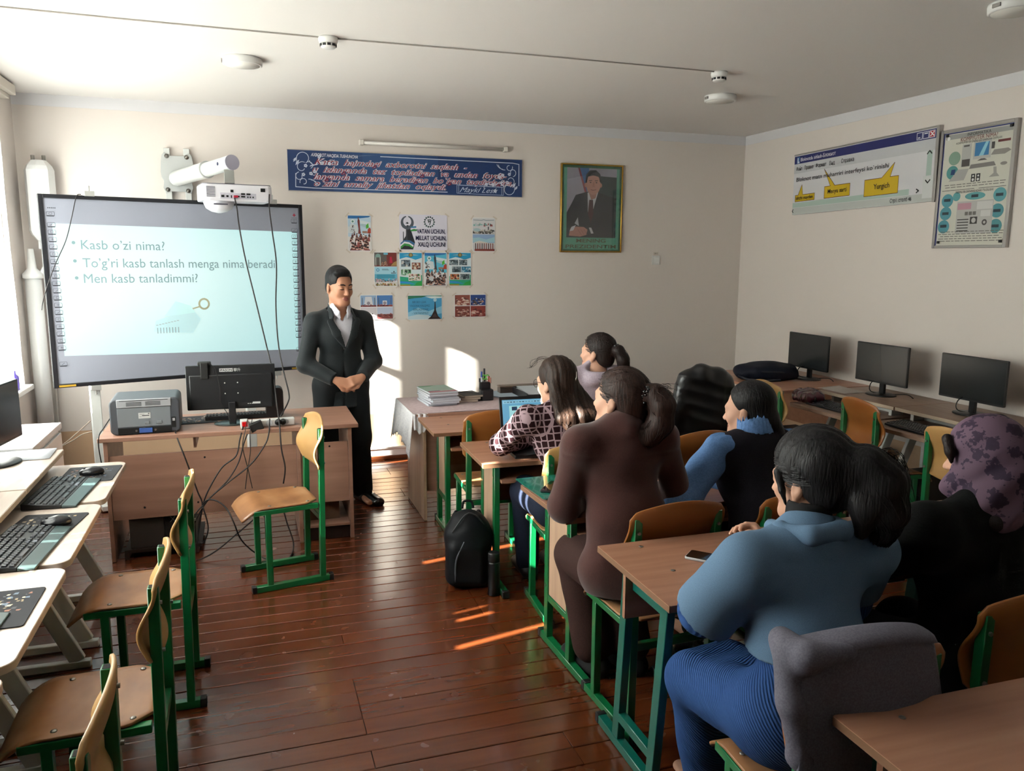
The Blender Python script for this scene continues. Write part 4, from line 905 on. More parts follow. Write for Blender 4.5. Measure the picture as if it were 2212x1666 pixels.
# ---------------------------------------------------------------- light blue sleeves, dark vest woman
P = Person('woman in a dark vest over a light blue ruffled blouse with a black braid', (1.95, 2.63)); L = P.L
seated(P, (0.0, 0, 0.55), 0.03, 0.33, L((1.955, 2.71, 1.045)), L((1.965, 2.775, 1.130)), R(32), R(-6), L((1.735, 2.90, 0.805)), L((1.90, 2.98, 0.80)), L((1.88, 2.99, 0.50)), L((2.04, 2.99, 0.50)), L((1.88, 3.0, 0.08)), L((2.04, 3.0, 0.08)), poleL=(-0.8, -0.2, -0.8), l1=0.27)
P.body([('L', (-0.35, 0.9, -0.1), (0, 0.1, 1), dict(curl=0.4)), ('R', (-0.6, 0.8, -0.1), (0.2, 0.1, 1), dict(curl=0.45))], M_SKIN, 0.0065)
M_LBLUE = fabric('light_blue_cotton', '5f86bd', '6c94cb', 40, 0.7, bstr=0.06)
S = SDF(0.008); J = P.J
for sd in 'LR': P.arm(S, sd, 0.022, 0.035, (0.046, 0.044, 0.050, 0.028), 0.97); S.ell(J['el' + sd] + (J['wr' + sd] - J['el' + sd]) * 0.45, (0.062, 0.062, 0.054), 0.04)
S.cone(J['shL'] * 0.9 + J['shR'] * 0.1, J['shR'] * 0.9 + J['shL'] * 0.1, 0.054, 0.054, 0.04); S.cone(J['neck'] - np.array((0, 0, 0.05)), J['neck'] + np.array((0, 0.012, 0.045)), 0.082, 0.066, 0.02)
S.ell(J['neck'] + np.array((0, 0.02, 0.075)), (0.062, 0.062, 0.055), 0.005, None, 's')
S.warp(folds(0.005, 22, 20, 26, 0.7)); S.warp(lambda q: 0.004 * np.sin(np.arctan2(q[..., 1] - J['neck'][1], q[..., 0] - J['neck'][0]) * 22) * (q[..., 2] > J['neck'][2] + 0.005)); sdf_obj('blouse', S, M_LBLUE, P.t, 1)
S = SDF(0.008); P.torso(S, 0.018)
S.chain([J['shL'] * 0.84 + J['shR'] * 0.16, J['shR'] * 0.84 + J['shL'] * 0.16], [0.064, 0.064], 0.03); S.cut((0, 0, 0.50), (0, 0, -1), (-0.5, -0.5, 0.3), (0.5, 0.6, 0.53)); S.ell(J['neck'] + np.array((0, 0.005, 0.03)), (0.08, 0.08, 0.05), 0.006, None, 's'); S.warp(folds(0.002, 14, 12, 15)); sdf_obj('vest', S, fabric('dark_navy_wool', '1e1c25', '26242e', 60, 0.85), P.t, 1)
S = SDF(0.010)
for sd in 'LR': P.leg(S, sd, 0.014)
S.cone(P.J['hpL'], P.J['hpR'], 0.105, 0.105, 0.04); sdf_obj('trousers', S, fabric('dark_trousers', '16171c', '1d1f25', 50), P.t, 1)
S = SDF(0.005); H = P.H; hair_cap(S, H, 0.001, B=(-0.04, -0.075), low=-0.10)
S.chain([H(0.0, -0.085, -0.04), H(0.015, -0.105, -0.085)], [0.045, 0.034], 0.02)
bp = spline([H(0.015, -0.105, -0.085), P.L((2.055, 2.665, 1.015)), P.L((2.075, 2.60, 0.95)), P.L((2.085, 2.565, 0.86)), P.L((2.085, 2.55, 0.77))], 6)
for i, p in enumerate(bp):
    t_ = i / (len(bp) - 1); q = np.array(p); r_ = 0.026 * (1 - 0.35 * t_); S.ell(q + np.array((0.010 * (1 if i % 2 else -1), 0, 0)), (r_ * 0.9, r_ * 0.8, r_ * 0.95), 0.006)
sdf_obj('hair', S, M_BLKHAIR, P.t, 1); earring(P)

# ---------------------------------------------------------------- denim jacket woman
P = Person('woman in a denim jacket and blue ribbed knit dress with black ponytail', (1.36, 1.62)); L = P.L
seated(P, (0.0, 0, 0.55), 0.03, 0.40, L((1.405, 1.690, 1.030)), L((1.450, 1.755, 1.155)), R(21), R(-8), L((1.435, 2.045, 0.835)), L((1.545, 2.03, 0.84)), L((1.245, 1.965, 0.485)), L((1.39, 2.00, 0.485)), L((1.345, 2.02, 0.10)), L((1.45, 2.06, 0.09)), poleL=(-0.8, -0.35, -0.75), l1=0.31, l2=0.26, sh_drop=0.062)
P.J['elL'] = L((1.150, 1.775, 0.805)); P.J['wrL'] = L((1.405, 1.985, 0.83))
P.body([('L', (0.30, 0.55, 0.55), (-0.75, 0.2, 0.5), dict(curl=0.75, spread=0.05, sc=1.0)), ('R', (-0.28, 0.6, 0.5), (0.75, 0.2, 0.5), dict(curl=0.75, spread=0.05))], M_SKIN, 0.0055)
J = P.J
def rib_mat(name, c0, c1, freq, rot):
    m = mat(name, c0, 0.9, spec=0.15); v = coords(m, (1, 1, 1), rot); w = nd(m, 'ShaderNodeTexWave', Scale=freq, Distortion=1.2, bands_direction='X'); w.inputs['Detail Scale'].default_value = 1.0; lk(m, v, w.inputs['Vector'])
    r_ = ramp(m, w.outputs[0], [(0.0, c0), (1.0, c1)]); lk(m, r_.outputs[0], bsdf(m).inputs['Base Color']); bump(m, w.outputs[0], 0.5, 0.006); return m
M_KNIT = rib_mat('blue_rib_knit', '2a4676', '3a5c96', 42, (0.2, 0.9, 0.9)); M_KNITS = rib_mat('blue_rib_sleeve', '2a4676', '3a5c96', 30, (0.9, 0.3, 0.2))
S = SDF(0.008)
for sd in 'LR': P.arm(S, sd, 0.012, 0.03, (0.050, 0.052, 0.058, 0.030), 0.98)
S.warp(folds(0.004, 18, 15, 20)); S.cut((0, 0, 0), (0, 0, -1), (0, 0, 0), (0, 0, 0)); sdf_obj('sweater_sleeves', S, M_KNITS, P.t, 1)
S = SDF(0.009); S.cone(J['waist'] + np.array((0, 0, -0.05)), J['hip'], 0.13, 0.16, 0.04, ((0, 1, 0), 0.85)); S.cone(J['hpL'], J['hpR'], 0.118, 0.118, 0.04)
for sd in 'LR': P.leg(S, sd, 0.014, 0.04, (0.092, 0.062, 0.066, 0.058), 0.96)
S.cone((J['hip'] + J['knL'] + J['knR']) / 3, (J['knL'] + J['knR']) / 2, 0.085, 0.07, 0.04); S.cone((J['knL'] + J['knR']) / 2, (J['anL'] + J['anR']) / 2, 0.075, 0.07, 0.04)
S.warp(folds(0.005, 13, 14, 12, 2.0)); sdf_obj('knit_skirt', S, M_KNIT, P.t, 1)
M_DENIM = fabric('washed_denim', '56708a', '6a86a2', 260, 0.85, bstr=0.12)
S = SDF(0.008); P.torso(S, 0.026, bulk=1.06, hips=False)
for sd in 'LR': P.arm(S, sd, 0.026, 0.035, (0.052, 0.056, 0.055, 0.05), 0.02)
S.cone(J['waist'], J['hip'] + np.array((0, 0.0, 0.14)), 0.150, 0.165, 0.04, ((0, 1, 0), 0.85))
for sd, sx in (('L', -1), ('R', 1)):
    dd = (J['el' + sd] - J['sh' + sd]); dd /= np.linalg.norm(dd); c = J['sh' + sd] + dd * 0.205; S.cut(c, dd, c - np.array((0.14, 0.14, 0.16)), c + np.array((0.14, 0.14, 0.06)))
S.cut((0, 0, 0.74), (0, 0.05, -1), (-0.22, -0.5, 0.5), (0.22, 0.2, 0.78)); S.warp(folds(0.006, 12, 11, 15, 0.2))
S.warp(lambda q: 0.004 * np.exp(-((q[..., 2] - 0.985) / 0.004) ** 2) * (q[..., 1] < 0.0)); sdf_obj('denim_jacket', S, M_DENIM, P.t, 1)
S = SDF(0.006); n0 = J['neck']; S.chain([n0 + np.array((-0.070, 0.065, 0.0)), n0 + np.array((-0.085, 0.0, 0.015)), n0 + np.array((-0.05, -0.070, 0.020)), n0 + np.array((0.05, -0.070, 0.020)), n0 + np.array((0.085, 0.0, 0.015))], [0.022, 0.024, 0.026, 0.026, 0.024], 0.012); S.warp(folds(0.003, 40, 40, 50)); sdf_obj('jacket_collar', S, M_DENIM, P.t, 1)
S = SDF(0.006); S.cone(n0 - np.array((0, 0, 0.03)), n0 + np.array((0.014, 0.022, 0.050)), 0.070, 0.060, 0.02); S.ell(n0 + np.array((0.02, 0.03, 0.100)), (0.058, 0.058, 0.045), 0.004, None, 's'); sdf_obj('turtleneck', S, mat('black_knit', '0d0d11', 0.9), P.t, 1)
mb = MB(); c = J['shL'] + (J['elL'] - J['shL']) / np.linalg.norm(J['elL'] - J['shL']) * 0.252; dd = Vector((J['elL'] - J['shL'])).normalized(); a1 = dd.orthogonal().normalized(); a2 = dd.cross(a1)
S = SDF(0.005); H = P.H; hair_cap(S, H, 0.006, A=(0.085, 0.070), B=(-0.022, -0.045), low=-0.10, ears=False, vol=(0.006, 0.012, 0.014))
S.ell(H(-0.087, -0.004, -0.022), np.array((0.02, 0.022, 0.034)), 0.006, H.rot(), 's')
S.chain([H(0.0, -0.10, 0.035), H(0.03, -0.150, 0.045), H(0.05, -0.185, 0.0), H(0.055, -0.19, -0.08), H(0.04, -0.165, -0.155)], [0.045, 0.050, 0.055, 0.046, 0.016], 0.025); S.chain([H(0.02, -0.12, 0.0), H(0.02, -0.15, -0.06), H(0.0, -0.14, -0.13)], [0.045, 0.045, 0.018], 0.02)
S.chain([H(-0.078, 0.045, 0.03), H(-0.082, 0.035, -0.02), H(-0.076, 0.03, -0.06)], [0.012, 0.009, 0.003], 0.008)
S.warp(lambda q: 0.0018 * np.sin((q @ H.axis(1, 0.4, 0)) * 240)); sdf_obj('hair', S, M_BLKHAIR, P.t, 1); earring(P)
strands(P, 'loose_hair', M_BLKHAIR, [[H(0.03, -0.15, 0.07), H(0.06 + rh.uniform(-0.03, 0.03), -0.195, 0.075 + rh.uniform(-0.03, 0.02)), H(0.07 + rh.uniform(-0.04, 0.04), -0.225 + rh.uniform(-0.01, 0.015), 0.04 + rh.uniform(-0.05, 0.03)), H(0.07 + rh.uniform(-0.05, 0.05), -0.235, -0.03 + rh.uniform(-0.05, 0.03))] for _ in range(16)], 0.0009)
tress(P, [H(0.03, -0.150, 0.045), H(0.045, -0.178, 0.02), H(0.05, -0.185, -0.02), H(0.055, -0.19, -0.08), H(0.045, -0.178, -0.125), H(0.04, -0.165, -0.165)], [0.050, 0.054, 0.055, 0.048, 0.036, 0.02], M_BLKHAIR, 150); scalp(P, (0.0, -0.13, 0.04), M_BLKHAIR, 200, t=0.010)

# ---------------------------------------------------------------- headscarf woman
P = Person('woman in a black coat and mauve floral headscarf at the right edge', (2.00, 1.66)); L = P.L
seated(P, (0.0, 0, 0.55), 0.03, 0.42, L((2.025, 1.69, 1.035)), L((2.065, 1.74, 1.170)), R(24), R(-6), L((2.02, 2.02, 0.835)), L((2.13, 2.01, 0.835)), L((1.90, 2.02, 0.50)), L((2.10, 2.02, 0.50)), L((1.92, 2.05, 0.08)), L((2.10, 2.05, 0.08)), poleL=(-1, -0.1, -0.4), l1=0.31, l2=0.26)
P.body([('L', (0.45, 0.75, 0.3), (-0.6, 0.2, 0.7), dict(curl=0.8, spread=0.05)), ('R', (-0.45, 0.75, 0.35), (0.6, 0.2, 0.7), dict(curl=0.75, spread=0.05))], M_SKIN, 0.0058)
J = P.J; S = SDF(0.009); P.torso(S, 0.032, bulk=1.12)
for sd in 'LR': P.arm(S, sd, 0.030, 0.035, (0.055, 0.050, 0.050, 0.034), 0.97)
S.cone(J['waist'], J['hip'] - np.array((0, 0, 0.05)), 0.175, 0.20, 0.05, ((0, 1, 0), 0.85))
for sd in 'LR': S.cone(J['hp' + sd], J['kn' + sd], 0.12, 0.095, 0.06); S.cone(J['kn' + sd], J['an' + sd], 0.095, 0.08, 0.05)
S.warp(folds(0.006, 11, 10, 13, 2.4)); sdf_obj('black_coat', S, fabric('black_wool', '08090b', '0e1012', 50, 0.85), P.t, 1)
def scarf_mat():
    m = mat('floral_scarf', '6d5263', 0.75, spec=0.25); t_ = nd(m, 'ShaderNodeTexCoord'); n = nd(m, 'ShaderNodeTexNoise', Scale=75.0, Detail=2.0); lk(m, t_.outputs['Object'], n.inputs['Vector'])
    mx = nd(m, 'ShaderNodeVectorMath', operation='MULTIPLY_ADD'); mx.inputs[1].default_value = (0.05,) * 3; lk(m, n.outputs['Color'], mx.inputs[0]); lk(m, t_.outputs['Object'], mx.inputs[2])
    vo = nd(m, 'ShaderNodeTexVoronoi', Scale=19.0, Randomness=0.9); lk(m, mx.outputs[0], vo.inputs['Vector']); r_ = ramp(m, vo.outputs['Distance'], [(0.0, '3a2e40'), (0.42, '403246'), (0.46, '6a5465')]); lk(m, r_.outputs[0], bsdf(m).inputs['Base Color']); return m
S = SDF(0.006); H = P.H; S.ell(H(0, -0.012, 0.034), (0.094, 0.112, 0.103), 0.02, H.rot()); S.ell(H(0, 0.02, -0.05), (0.086, 0.085, 0.09), 0.04, H.rot()); S.cone(H(0, -0.05, -0.03), J['neck'] + np.array((0.0, -0.02, -0.005)), 0.098, 0.092, 0.04); S.ell(H(0, 0.125, -0.01), (0.07, 0.075, 0.09), 0.01, H.rot(), 's')
S.cone(H(-0.05, 0.07, -0.09), J['neck'] + np.array((0.05, 0.02, 0.0)), 0.035, 0.05, 0.03)
def scarf_fold(q):
    d_ = (q - H.o) @ H.M; u = d_[..., 2] * 0.8 + d_[..., 1] * 0.6; return 0.0055 * np.sin(u * 75 + 1.5 * np.sin(d_[..., 0] * 22)) * np.clip(0.1 - d_[..., 2], 0, 0.14) / 0.14
S.warp(scarf_fold); sdf_obj('headscarf', S, scarf_mat(), P.t, 1)
S = SDF(0.006); S.chain([J['neck'] + np.array((-0.085, 0.03, -0.02)), J['neck'] + np.array((-0.05, -0.075, -0.015)), J['neck'] + np.array((0.05, -0.075, -0.015)), J['neck'] + np.array((0.09, 0.03, -0.02))], [0.026] * 4, 0.01); sdf_obj('coat_collar', S, fabric('grey_collar', '2a2628', '353033', 60), P.t, 1)
S = SDF(0.005); S.chain([H(-0.065, 0.080, 0.065), H(-0.085, 0.066, 0.03), H(-0.088, 0.062, 0.0)], [0.016, 0.014, 0.006], 0.01); sdf_obj('hair', S, M_DBRHAIR, P.t, 1)
# ================================================================ ON THE WALLS AND CEILING
M_PAPER = mat('poster_paper', 'e9e7e6', 0.5)
def FW(x, z, dy=0.0): return TM((x, YF - dy, z), (1, 0, 0), (0, 0, 1))       # sheet on the front wall
def RWM(y, z, dx=0.0): return TM((XR - dx, y, z), (0, -1, 0), (0, 0, 1))     # sheet on the right wall
# ---- banner
bx0, bx1, bz0, bz1 = 0.357, 2.341, 2.281, 2.597
t = thing('banner', 'long dark blue banner with white and red script above the posters', 'banner', (bx0, YF, bz0)); bw, bh = bx1 - bx0, bz1 - bz0
BT = TM((0, -0.012, 0), (1, 0, 0), (0, 0, 1))
mb = MB(); mb.box(0, bw, -0.012, 0, 0, bh); mb.build('panel', mat('banner_blue', '1c3766', 0.45), t)
mb = MB(); mb.box(-0.003, bw + 0.003, -0.013, 0, -0.004, 0.0); mb.box(-0.003, bw + 0.003, -0.013, 0, bh, bh + 0.004); mb.box(bw, bw + 0.004, -0.013, 0, -0.004, bh + 0.004)
mb.build('edging', mat('banner_edge', 'a9a39e', 0.4), t)
p = Print(bw, bh); WC = 'd5dbe8'
p.rect(0.18, 0.0, 0.62, 1.0, '264676') ; p.rect(0.30, 0.0, 0.52, 1.0, '2e4f7e')
p.line([(0.375, 0.925), (0.955, 0.905), (0.985, 0.88), (0.985, 0.30)], 0.006, WC); p.line([(0.03, 0.42), (0.028, 0.09), (0.10, 0.07), (0.66, 0.07)], 0.006, WC)
def curl(cx, cy, r, a0, a1, shrink=0.5, n=16, th=0.005):
    pts = []
    for i in range(n + 1):
        f = i / n; a = R(a0 + (a1 - a0) * f); rr = r * (1 - shrink * f); pts.append((cx + rr * math.cos(a) / bw, cy + rr * math.sin(a) / bh))
    p.line(pts, th, WC)
for fx, fy in ((0, 0), (1, 1)):
    n0 = len(p.items)
    for a in ((0.062, 0.80, 0.055, 200, -40, 0.3), (0.055, 0.58, 0.045, 60, 330, 0.5), (0.085, 0.62, 0.035, 140, -60, 0.4), (0.045, 0.35, 0.035, 100, 380, 0.5), (0.06, 0.22, 0.03, 200, -90, 0.4), (0.11, 0.78, 0.05, 190, 330, 0.3), (0.16, 0.80, 0.045, 220, 360, 0.3), (0.10, 0.45, 0.03, 90, -150, 0.5), (0.085, 0.10, 0.06, 100, 20, 0.1), (0.09, 0.05, 0.07, 90, 30, 0.1)): curl(*a)
    for cx, cy in ((0.125, 0.86), (0.135, 0.70), (0.165, 0.69), (0.09, 0.43), (0.06, 0.40), (0.105, 0.48), (0.07, 0.62)):
        for k in range(5): p.disc(cx + 0.0045 * math.cos(k * 1.257), cy + 0.028 * math.sin(k * 1.257), 0.0032, WC, 7)
    for cx, cy, dx, dy in ((0.022, 0.70, 0.01, 0.12), (0.03, 0.62, 0.012, 0.14), (0.085, 0.60, 0.018, 0.06), (0.02, 0.76, 0.012, -0.02)): p.poly([(cx, cy), (cx + dx, cy + dy * 0.4), (cx + dx * 1.3, cy + dy), (cx + dx * 0.3, cy + dy * 0.7)], WC)
    if fx:
        for i in range(n0, len(p.items)): p.items[i] = ([(bw - x, bh - y) for x, y in p.items[i][0]], p.items[i][1])
for off in (0, 0.008): p.line([(0.702 + off, 0.05), (0.702 + off, 0.27 - off), (0.905 + off, 0.25 - off), (0.905 + off, 0.03), (0.702 + off, 0.05)], 0.004, 'aebbd6')
p.build('print', t, BT)
M_TW = mat('lettering_white', 'e6e2ea', 0.5); M_TR = mat('lettering_red', '8d1d33', 0.5)
text('lettering', 'AXBOROT HAQIDA TUSHUNCHA', 0.036, M_TW, t, BT @ T(0.092 * bw, 0.862 * bh, 0.002) @ Matrix.Rotation(R(-0.6), 4, 'Z'), shear=0.25, bold=0.0008, width=0.278 * bw)
for tx, u0, v0, w in (('Katta  hajmdagi  axborotni  saqlash  -', 0.105, 0.665, 0.645), ('u  izlanganda  tez  topiladigan  va  undan  foyda-', 0.095, 0.475, 0.835), ('langanda  samara  beradigan  bo`lgan  taqdirdagina,', 0.098, 0.295, 0.86), ('o`zini  amaliy  jihatdan  oqlaydi.', 0.100, 0.125, 0.555)):
    M_ = BT @ T(u0 * bw, v0 * bh, 0.0022)
    text('lettering', tx, 0.066, M_TW, t, M_, shear=0.45, bold=0.0030, width=w * bw, resu=2)
    text('lettering', tx, 0.066, M_TR, t, M_ @ T(0.0006, 0, 0.0004), shear=0.45, bold=0.0002, width=w * bw - 0.002, resu=2)
text('lettering', 'Maykl Lesk', 0.060, mat('lettering_pale', 'c4cce0', 0.5), t, BT @ T(0.714 * bw, 0.085 * bh, 0.003), shear=0.55, width=0.175 * bw)
# ---- fluorescent tube
t = thing('wall_tube_lamp', 'unlit slim fluorescent tube lamp on the front wall above the banner', 'lamp', (0.925, YF, 2.655))
mb = MB(); mb.box(0, 1.27, -0.03, 0, 0.006, 0.034); mb.build('housing', mat('lamp_housing', 'cfc7bd', 0.5), t, bev=0.004)
mb = MB(); mb.cyl((0.03, -0.046, 0.02), 0.013, 1.21, 16, 'x'); mb.build('tube', mat('frosted_tube', 'e9e4dc', 0.2), t, smooth=True)
for x in (0.0, 1.235):
    mb = MB(); mb.box(x, x + 0.036, -0.062, -0.0, 0.0, 0.042); mb.build('end_cap', mat('lamp_cap', 'e4ddd2', 0.4), t, bev=0.006)
# ---- posters
rp = random.Random(3)
def crowd(p, x0, y0, x1, y1, cols, n, s):
    for i in range(n):
        f = i / n; y_ = y1 - (y1 - y0) * f; sz = s * (0.45 + 0.85 * f); x_ = rp.uniform(x0 + sz * 0.5, x1 - sz * 0.5); ya = max(y0, y_ - sz * 0.9)
        p.poly([(x_ - sz * 0.5, ya), (x_ + sz * 0.5, ya), (x_ + sz * 0.3, y_), (x_ - sz * 0.3, y_)], rp.choice(cols)); p.disc(x_, y_ + sz * 0.12, sz * 0.20, rp.choice(('c99a88', 'dcb6a6', 'b98878')), 9)
        p.poly([(x_ - sz * 0.22, y_ + sz * 0.14), (x_ + sz * 0.22, y_ + sz * 0.14), (x_ + sz * 0.15, y_ + sz * 0.32), (x_ - sz * 0.15, y_ + sz * 0.32)], '2a1a1a')
def bits(p, x0, y0, x1, y1, cols, n, s):
    for i in range(n):
        x_ = rp.uniform(x0, x1 - s); y_ = rp.uniform(y0, y1 - s * 0.6); w_ = min(x1 - x_, rp.uniform(0.4, 1.3) * s); h_ = min(y1 - y_, rp.uniform(0.3, 1.0) * s * 0.8)
        p.poly([(x_, y_), (x_ + w_, y_ + rp.uniform(-0.1, 0.1) * h_), (x_ + w_ * rp.uniform(0.7, 1), y_ + h_), (x_ + w_ * 0.1, y_ + h_)], rp.choice(cols))
def monument(p, red):
    a = '7a3530' if red else '3a3c44'
    p.rect(0.02, 0.02, 0.98, 0.98, 'bcd3e2' if red else '58b4cf'); p.poly([(0.02, 0.98), (0.98, 0.98), (0.9, 0.94), (0.45, 0.90), (0.02, 0.90)], '2a6ca8'); p.poly([(0.5, 0.86), (0.98, 0.80), (0.98, 0.66), (0.75, 0.72), (0.5, 0.78)], 'd8e2e6'); p.poly([(0.5, 0.72), (0.9, 0.62), (0.86, 0.74), (0.6, 0.76)], 'a9c4cc')
    p.disc(0.22, 0.82, 0.09, 'e2eaec'); p.disc(0.22, 0.82, 0.045, '5e8f86'); p.poly([(0.78, 0.62), (0.9, 0.66), (0.88, 0.78), (0.78, 0.72)], '4fae3c'); p.poly([(0.02, 0.5), (0.45, 0.5), (0.40, 0.72), (0.16, 0.76), (0.02, 0.66)], 'd6dde0')
    p.poly([(0.44, 0.48), (0.56, 0.48), (0.53, 0.62), (0.52, 0.84), (0.50, 0.88), (0.44, 0.90), (0.42, 0.82), (0.46, 0.62)], a); p.disc(0.46, 0.915, 0.03, a); p.poly([(0.82, 0.5), (0.98, 0.5), (0.98, 0.62), (0.93, 0.66), (0.86, 0.62)], 'a8402c'); p.rect(0.62, 0.50, 0.82, 0.56, '9a7a6a')
    bits(p, 0.04, 0.50, 0.32, 0.72, ['ece9e6', '5a4a4a', 'c2cdd2'], 16, 0.08); p.rect(0.02, 0.02, 0.98, 0.40, 'e2dedc'); crowd(p, 0.03, 0.02, 0.97, 0.50, ['7a3a36', '8d4a44', '5a2c2c', 'e4dede', 'd8d0d0'] if red else ['3a3034', 'e4e2e2', '5a4a4c', '8d6a60', 'c8ccd0'], 60, 0.20)
def collage(p, kind):
    p.rect(0.02, 0.02, 0.98, 0.98, 'd9e6ea'); p.poly([(0.02, 0.98), (0.98, 0.98), (0.98, 0.84), (0.7, 0.78), (0.5, 0.83), (0.3, 0.86), (0.02, 0.80)], '2596c2'); p.poly([(0.02, 0.02), (0.98, 0.02), (0.98, 0.34), (0.5, 0.26), (0.02, 0.30)], '2aa07a'); p.poly([(0.6, 0.02), (0.98, 0.02), (0.98, 0.16), (0.75, 0.12)], '2c9a44'); p.poly([(0.02, 0.10), (0.5, 0.08), (0.7, 0.06), (0.4, 0.14), (0.02, 0.16)], '2f86c8'); p.rect(0.02, 0.02, 0.46, 0.06, 'a08a34')
    p.poly([(0.16, 0.915), (0.84, 0.915), (0.6, 0.935), (0.4, 0.935)], 'd8d2b0'); p.disc(0.5, 0.92, 0.095, '5a5138'); p.disc(0.5, 0.92, 0.065, '9c8a54')
    boxes = [(0.08, 0.58, 0.48, 0.78, 0), (0.54, 0.50, 0.92, 0.70, 1), (0.08, 0.33, 0.50, 0.50, 2), (0.40, 0.18, 0.92, 0.37, 3)] if kind == 0 else [(0.02, 0.62, 0.42, 0.78, 4), (0.46, 0.62, 0.82, 0.78, 4), (0.14, 0.41, 0.54, 0.58, 4), (0.56, 0.41, 0.98, 0.58, 5), (0.06, 0.20, 0.46, 0.36, 6), (0.50, 0.20, 0.92, 0.36, 4)]
    pal = [['6a7a84', '2c343c', 'c8c4c0', '8a9aa2'], ['7a3a2c', 'd8d0c4', '2c1a1a', 'b08a70'], ['3a7a44', 'd8e6dc', '1c3a2c', '8ab49a'], ['d8c4b4', '3a6a3a', '9a5a5a', 'e4e0e0'], ['5a6a72', '2c3a40', 'aab8bc', '8a9298'], ['2c7a9a', '1c3a4a', 'b8d0d8'], ['b0683a', 'd8c0a0', '3a2c24', 'a83020']]
    for x0, y0, x1, y1, k in boxes: p.rect(x0 - 0.012, y0 - 0.008, x1 + 0.012, y1 + 0.008, 'eef0f0'); p.rect(x0, y0, x1, y1, pal[k][0]); bits(p, x0, y0, x1, y1, pal[k], 46, 0.10)
def theatre(p):
    p.rect(0.02, 0.58, 0.98, 0.98, '6a2a26'); p.rect(0.02, 0.62, 0.55, 0.98, '5a5450'); p.poly([(0.05, 0.84), (0.30, 0.84), (0.28, 0.92), (0.18, 0.95), (0.08, 0.92)], '7a9a94'); p.rect(0.06, 0.60, 0.10, 0.84, 'b0b4ac'); p.rect(0.25, 0.60, 0.29, 0.84, 'b0b4ac'); p.poly([(0.66, 0.68), (0.80, 0.68), (0.76, 0.86), (0.68, 0.86)], 'a81c3c'); p.poly([(0.72, 0.6), (0.98, 0.6), (0.98, 0.74), (0.85, 0.70)], 'a0804c'); p.rect(0.42, 0.92, 0.60, 0.97, '6ab0c8'); crowd(p, 0.30, 0.60, 0.64, 0.74, ['8a5a44', 'b08060', '5a2c2c'], 18, 0.10)
    p.rect(0.02, 0.36, 0.98, 0.57, '9cc8d8'); p.disc(0.16, 0.48, 0.07, '4a86b4'); p.disc(0.16, 0.48, 0.04, '9cc8d8'); p.rect(0.34, 0.50, 0.60, 0.512, '4a6a7a'); p.rect(0.34, 0.47, 0.64, 0.482, '4a6a7a'); p.rect(0.72, 0.38, 0.94, 0.40, '2c343c'); p.disc(0.85, 0.43, 0.03, '2c343c')
    p.rect(0.02, 0.16, 0.98, 0.36, '58a4be'); p.rect(0.12, 0.24, 0.88, 0.35, '3a8ca4'); crowd(p, 0.02, 0.12, 0.98, 0.24, ['c89ab0', 'd8d4d8', '7a8a94', 'a8b8c0'], 50, 0.08); p.rect(0.02, 0.02, 0.98, 0.13, 'cfcac4'); bits(p, 0.02, 0.02, 0.98, 0.11, ['8a7a3a', 'b09a4a', '5a4a3a', 'a03c30', 'd8d0c4'], 60, 0.07)
def skyline(p):
    p.rect(0.02, 0.02, 0.98, 0.98, 'd2cfd0'); p.line([(0.05, 0.93), (0.4, 0.92), (0.5, 0.94), (0.6, 0.92), (0.95, 0.93)], 0.004, '5a7a80'); bits(p, 0.04, 0.74, 0.96, 0.84, ['8a3a34', '5a4a4c', 'b8c4c6', '7ab0a8'], 26, 0.10); p.rect(0.68, 0.60, 0.73, 0.74, '3a4048'); bits(p, 0.02, 0.52, 0.98, 0.66, ['5a5650', '8a8078', 'c4bcb0', '3a3a3a', 'b8b4a8'], 60, 0.10); p.disc(0.2, 0.64, 0.16, 'a8c0c4', 16, 0.05)
    p.rect(0.02, 0.26, 0.98, 0.51, '8aa4c8'); p.poly([(0.02, 0.40), (0.3, 0.42), (0.6, 0.36), (0.98, 0.44), (0.98, 0.28), (0.02, 0.28)], '9ec2cc'); p.poly([(0.02, 0.26), (0.98, 0.22), (0.6, 0.28), (0.3, 0.32)], 'cfc4bc')
    for k in range(9): p.rect(0.12 + k * 0.095, 0.06, 0.16 + k * 0.095, 0.25, '7a3a36' if k % 3 else '4a3030')
    p.rect(0.10, 0.02, 0.98, 0.08, '7a3028')
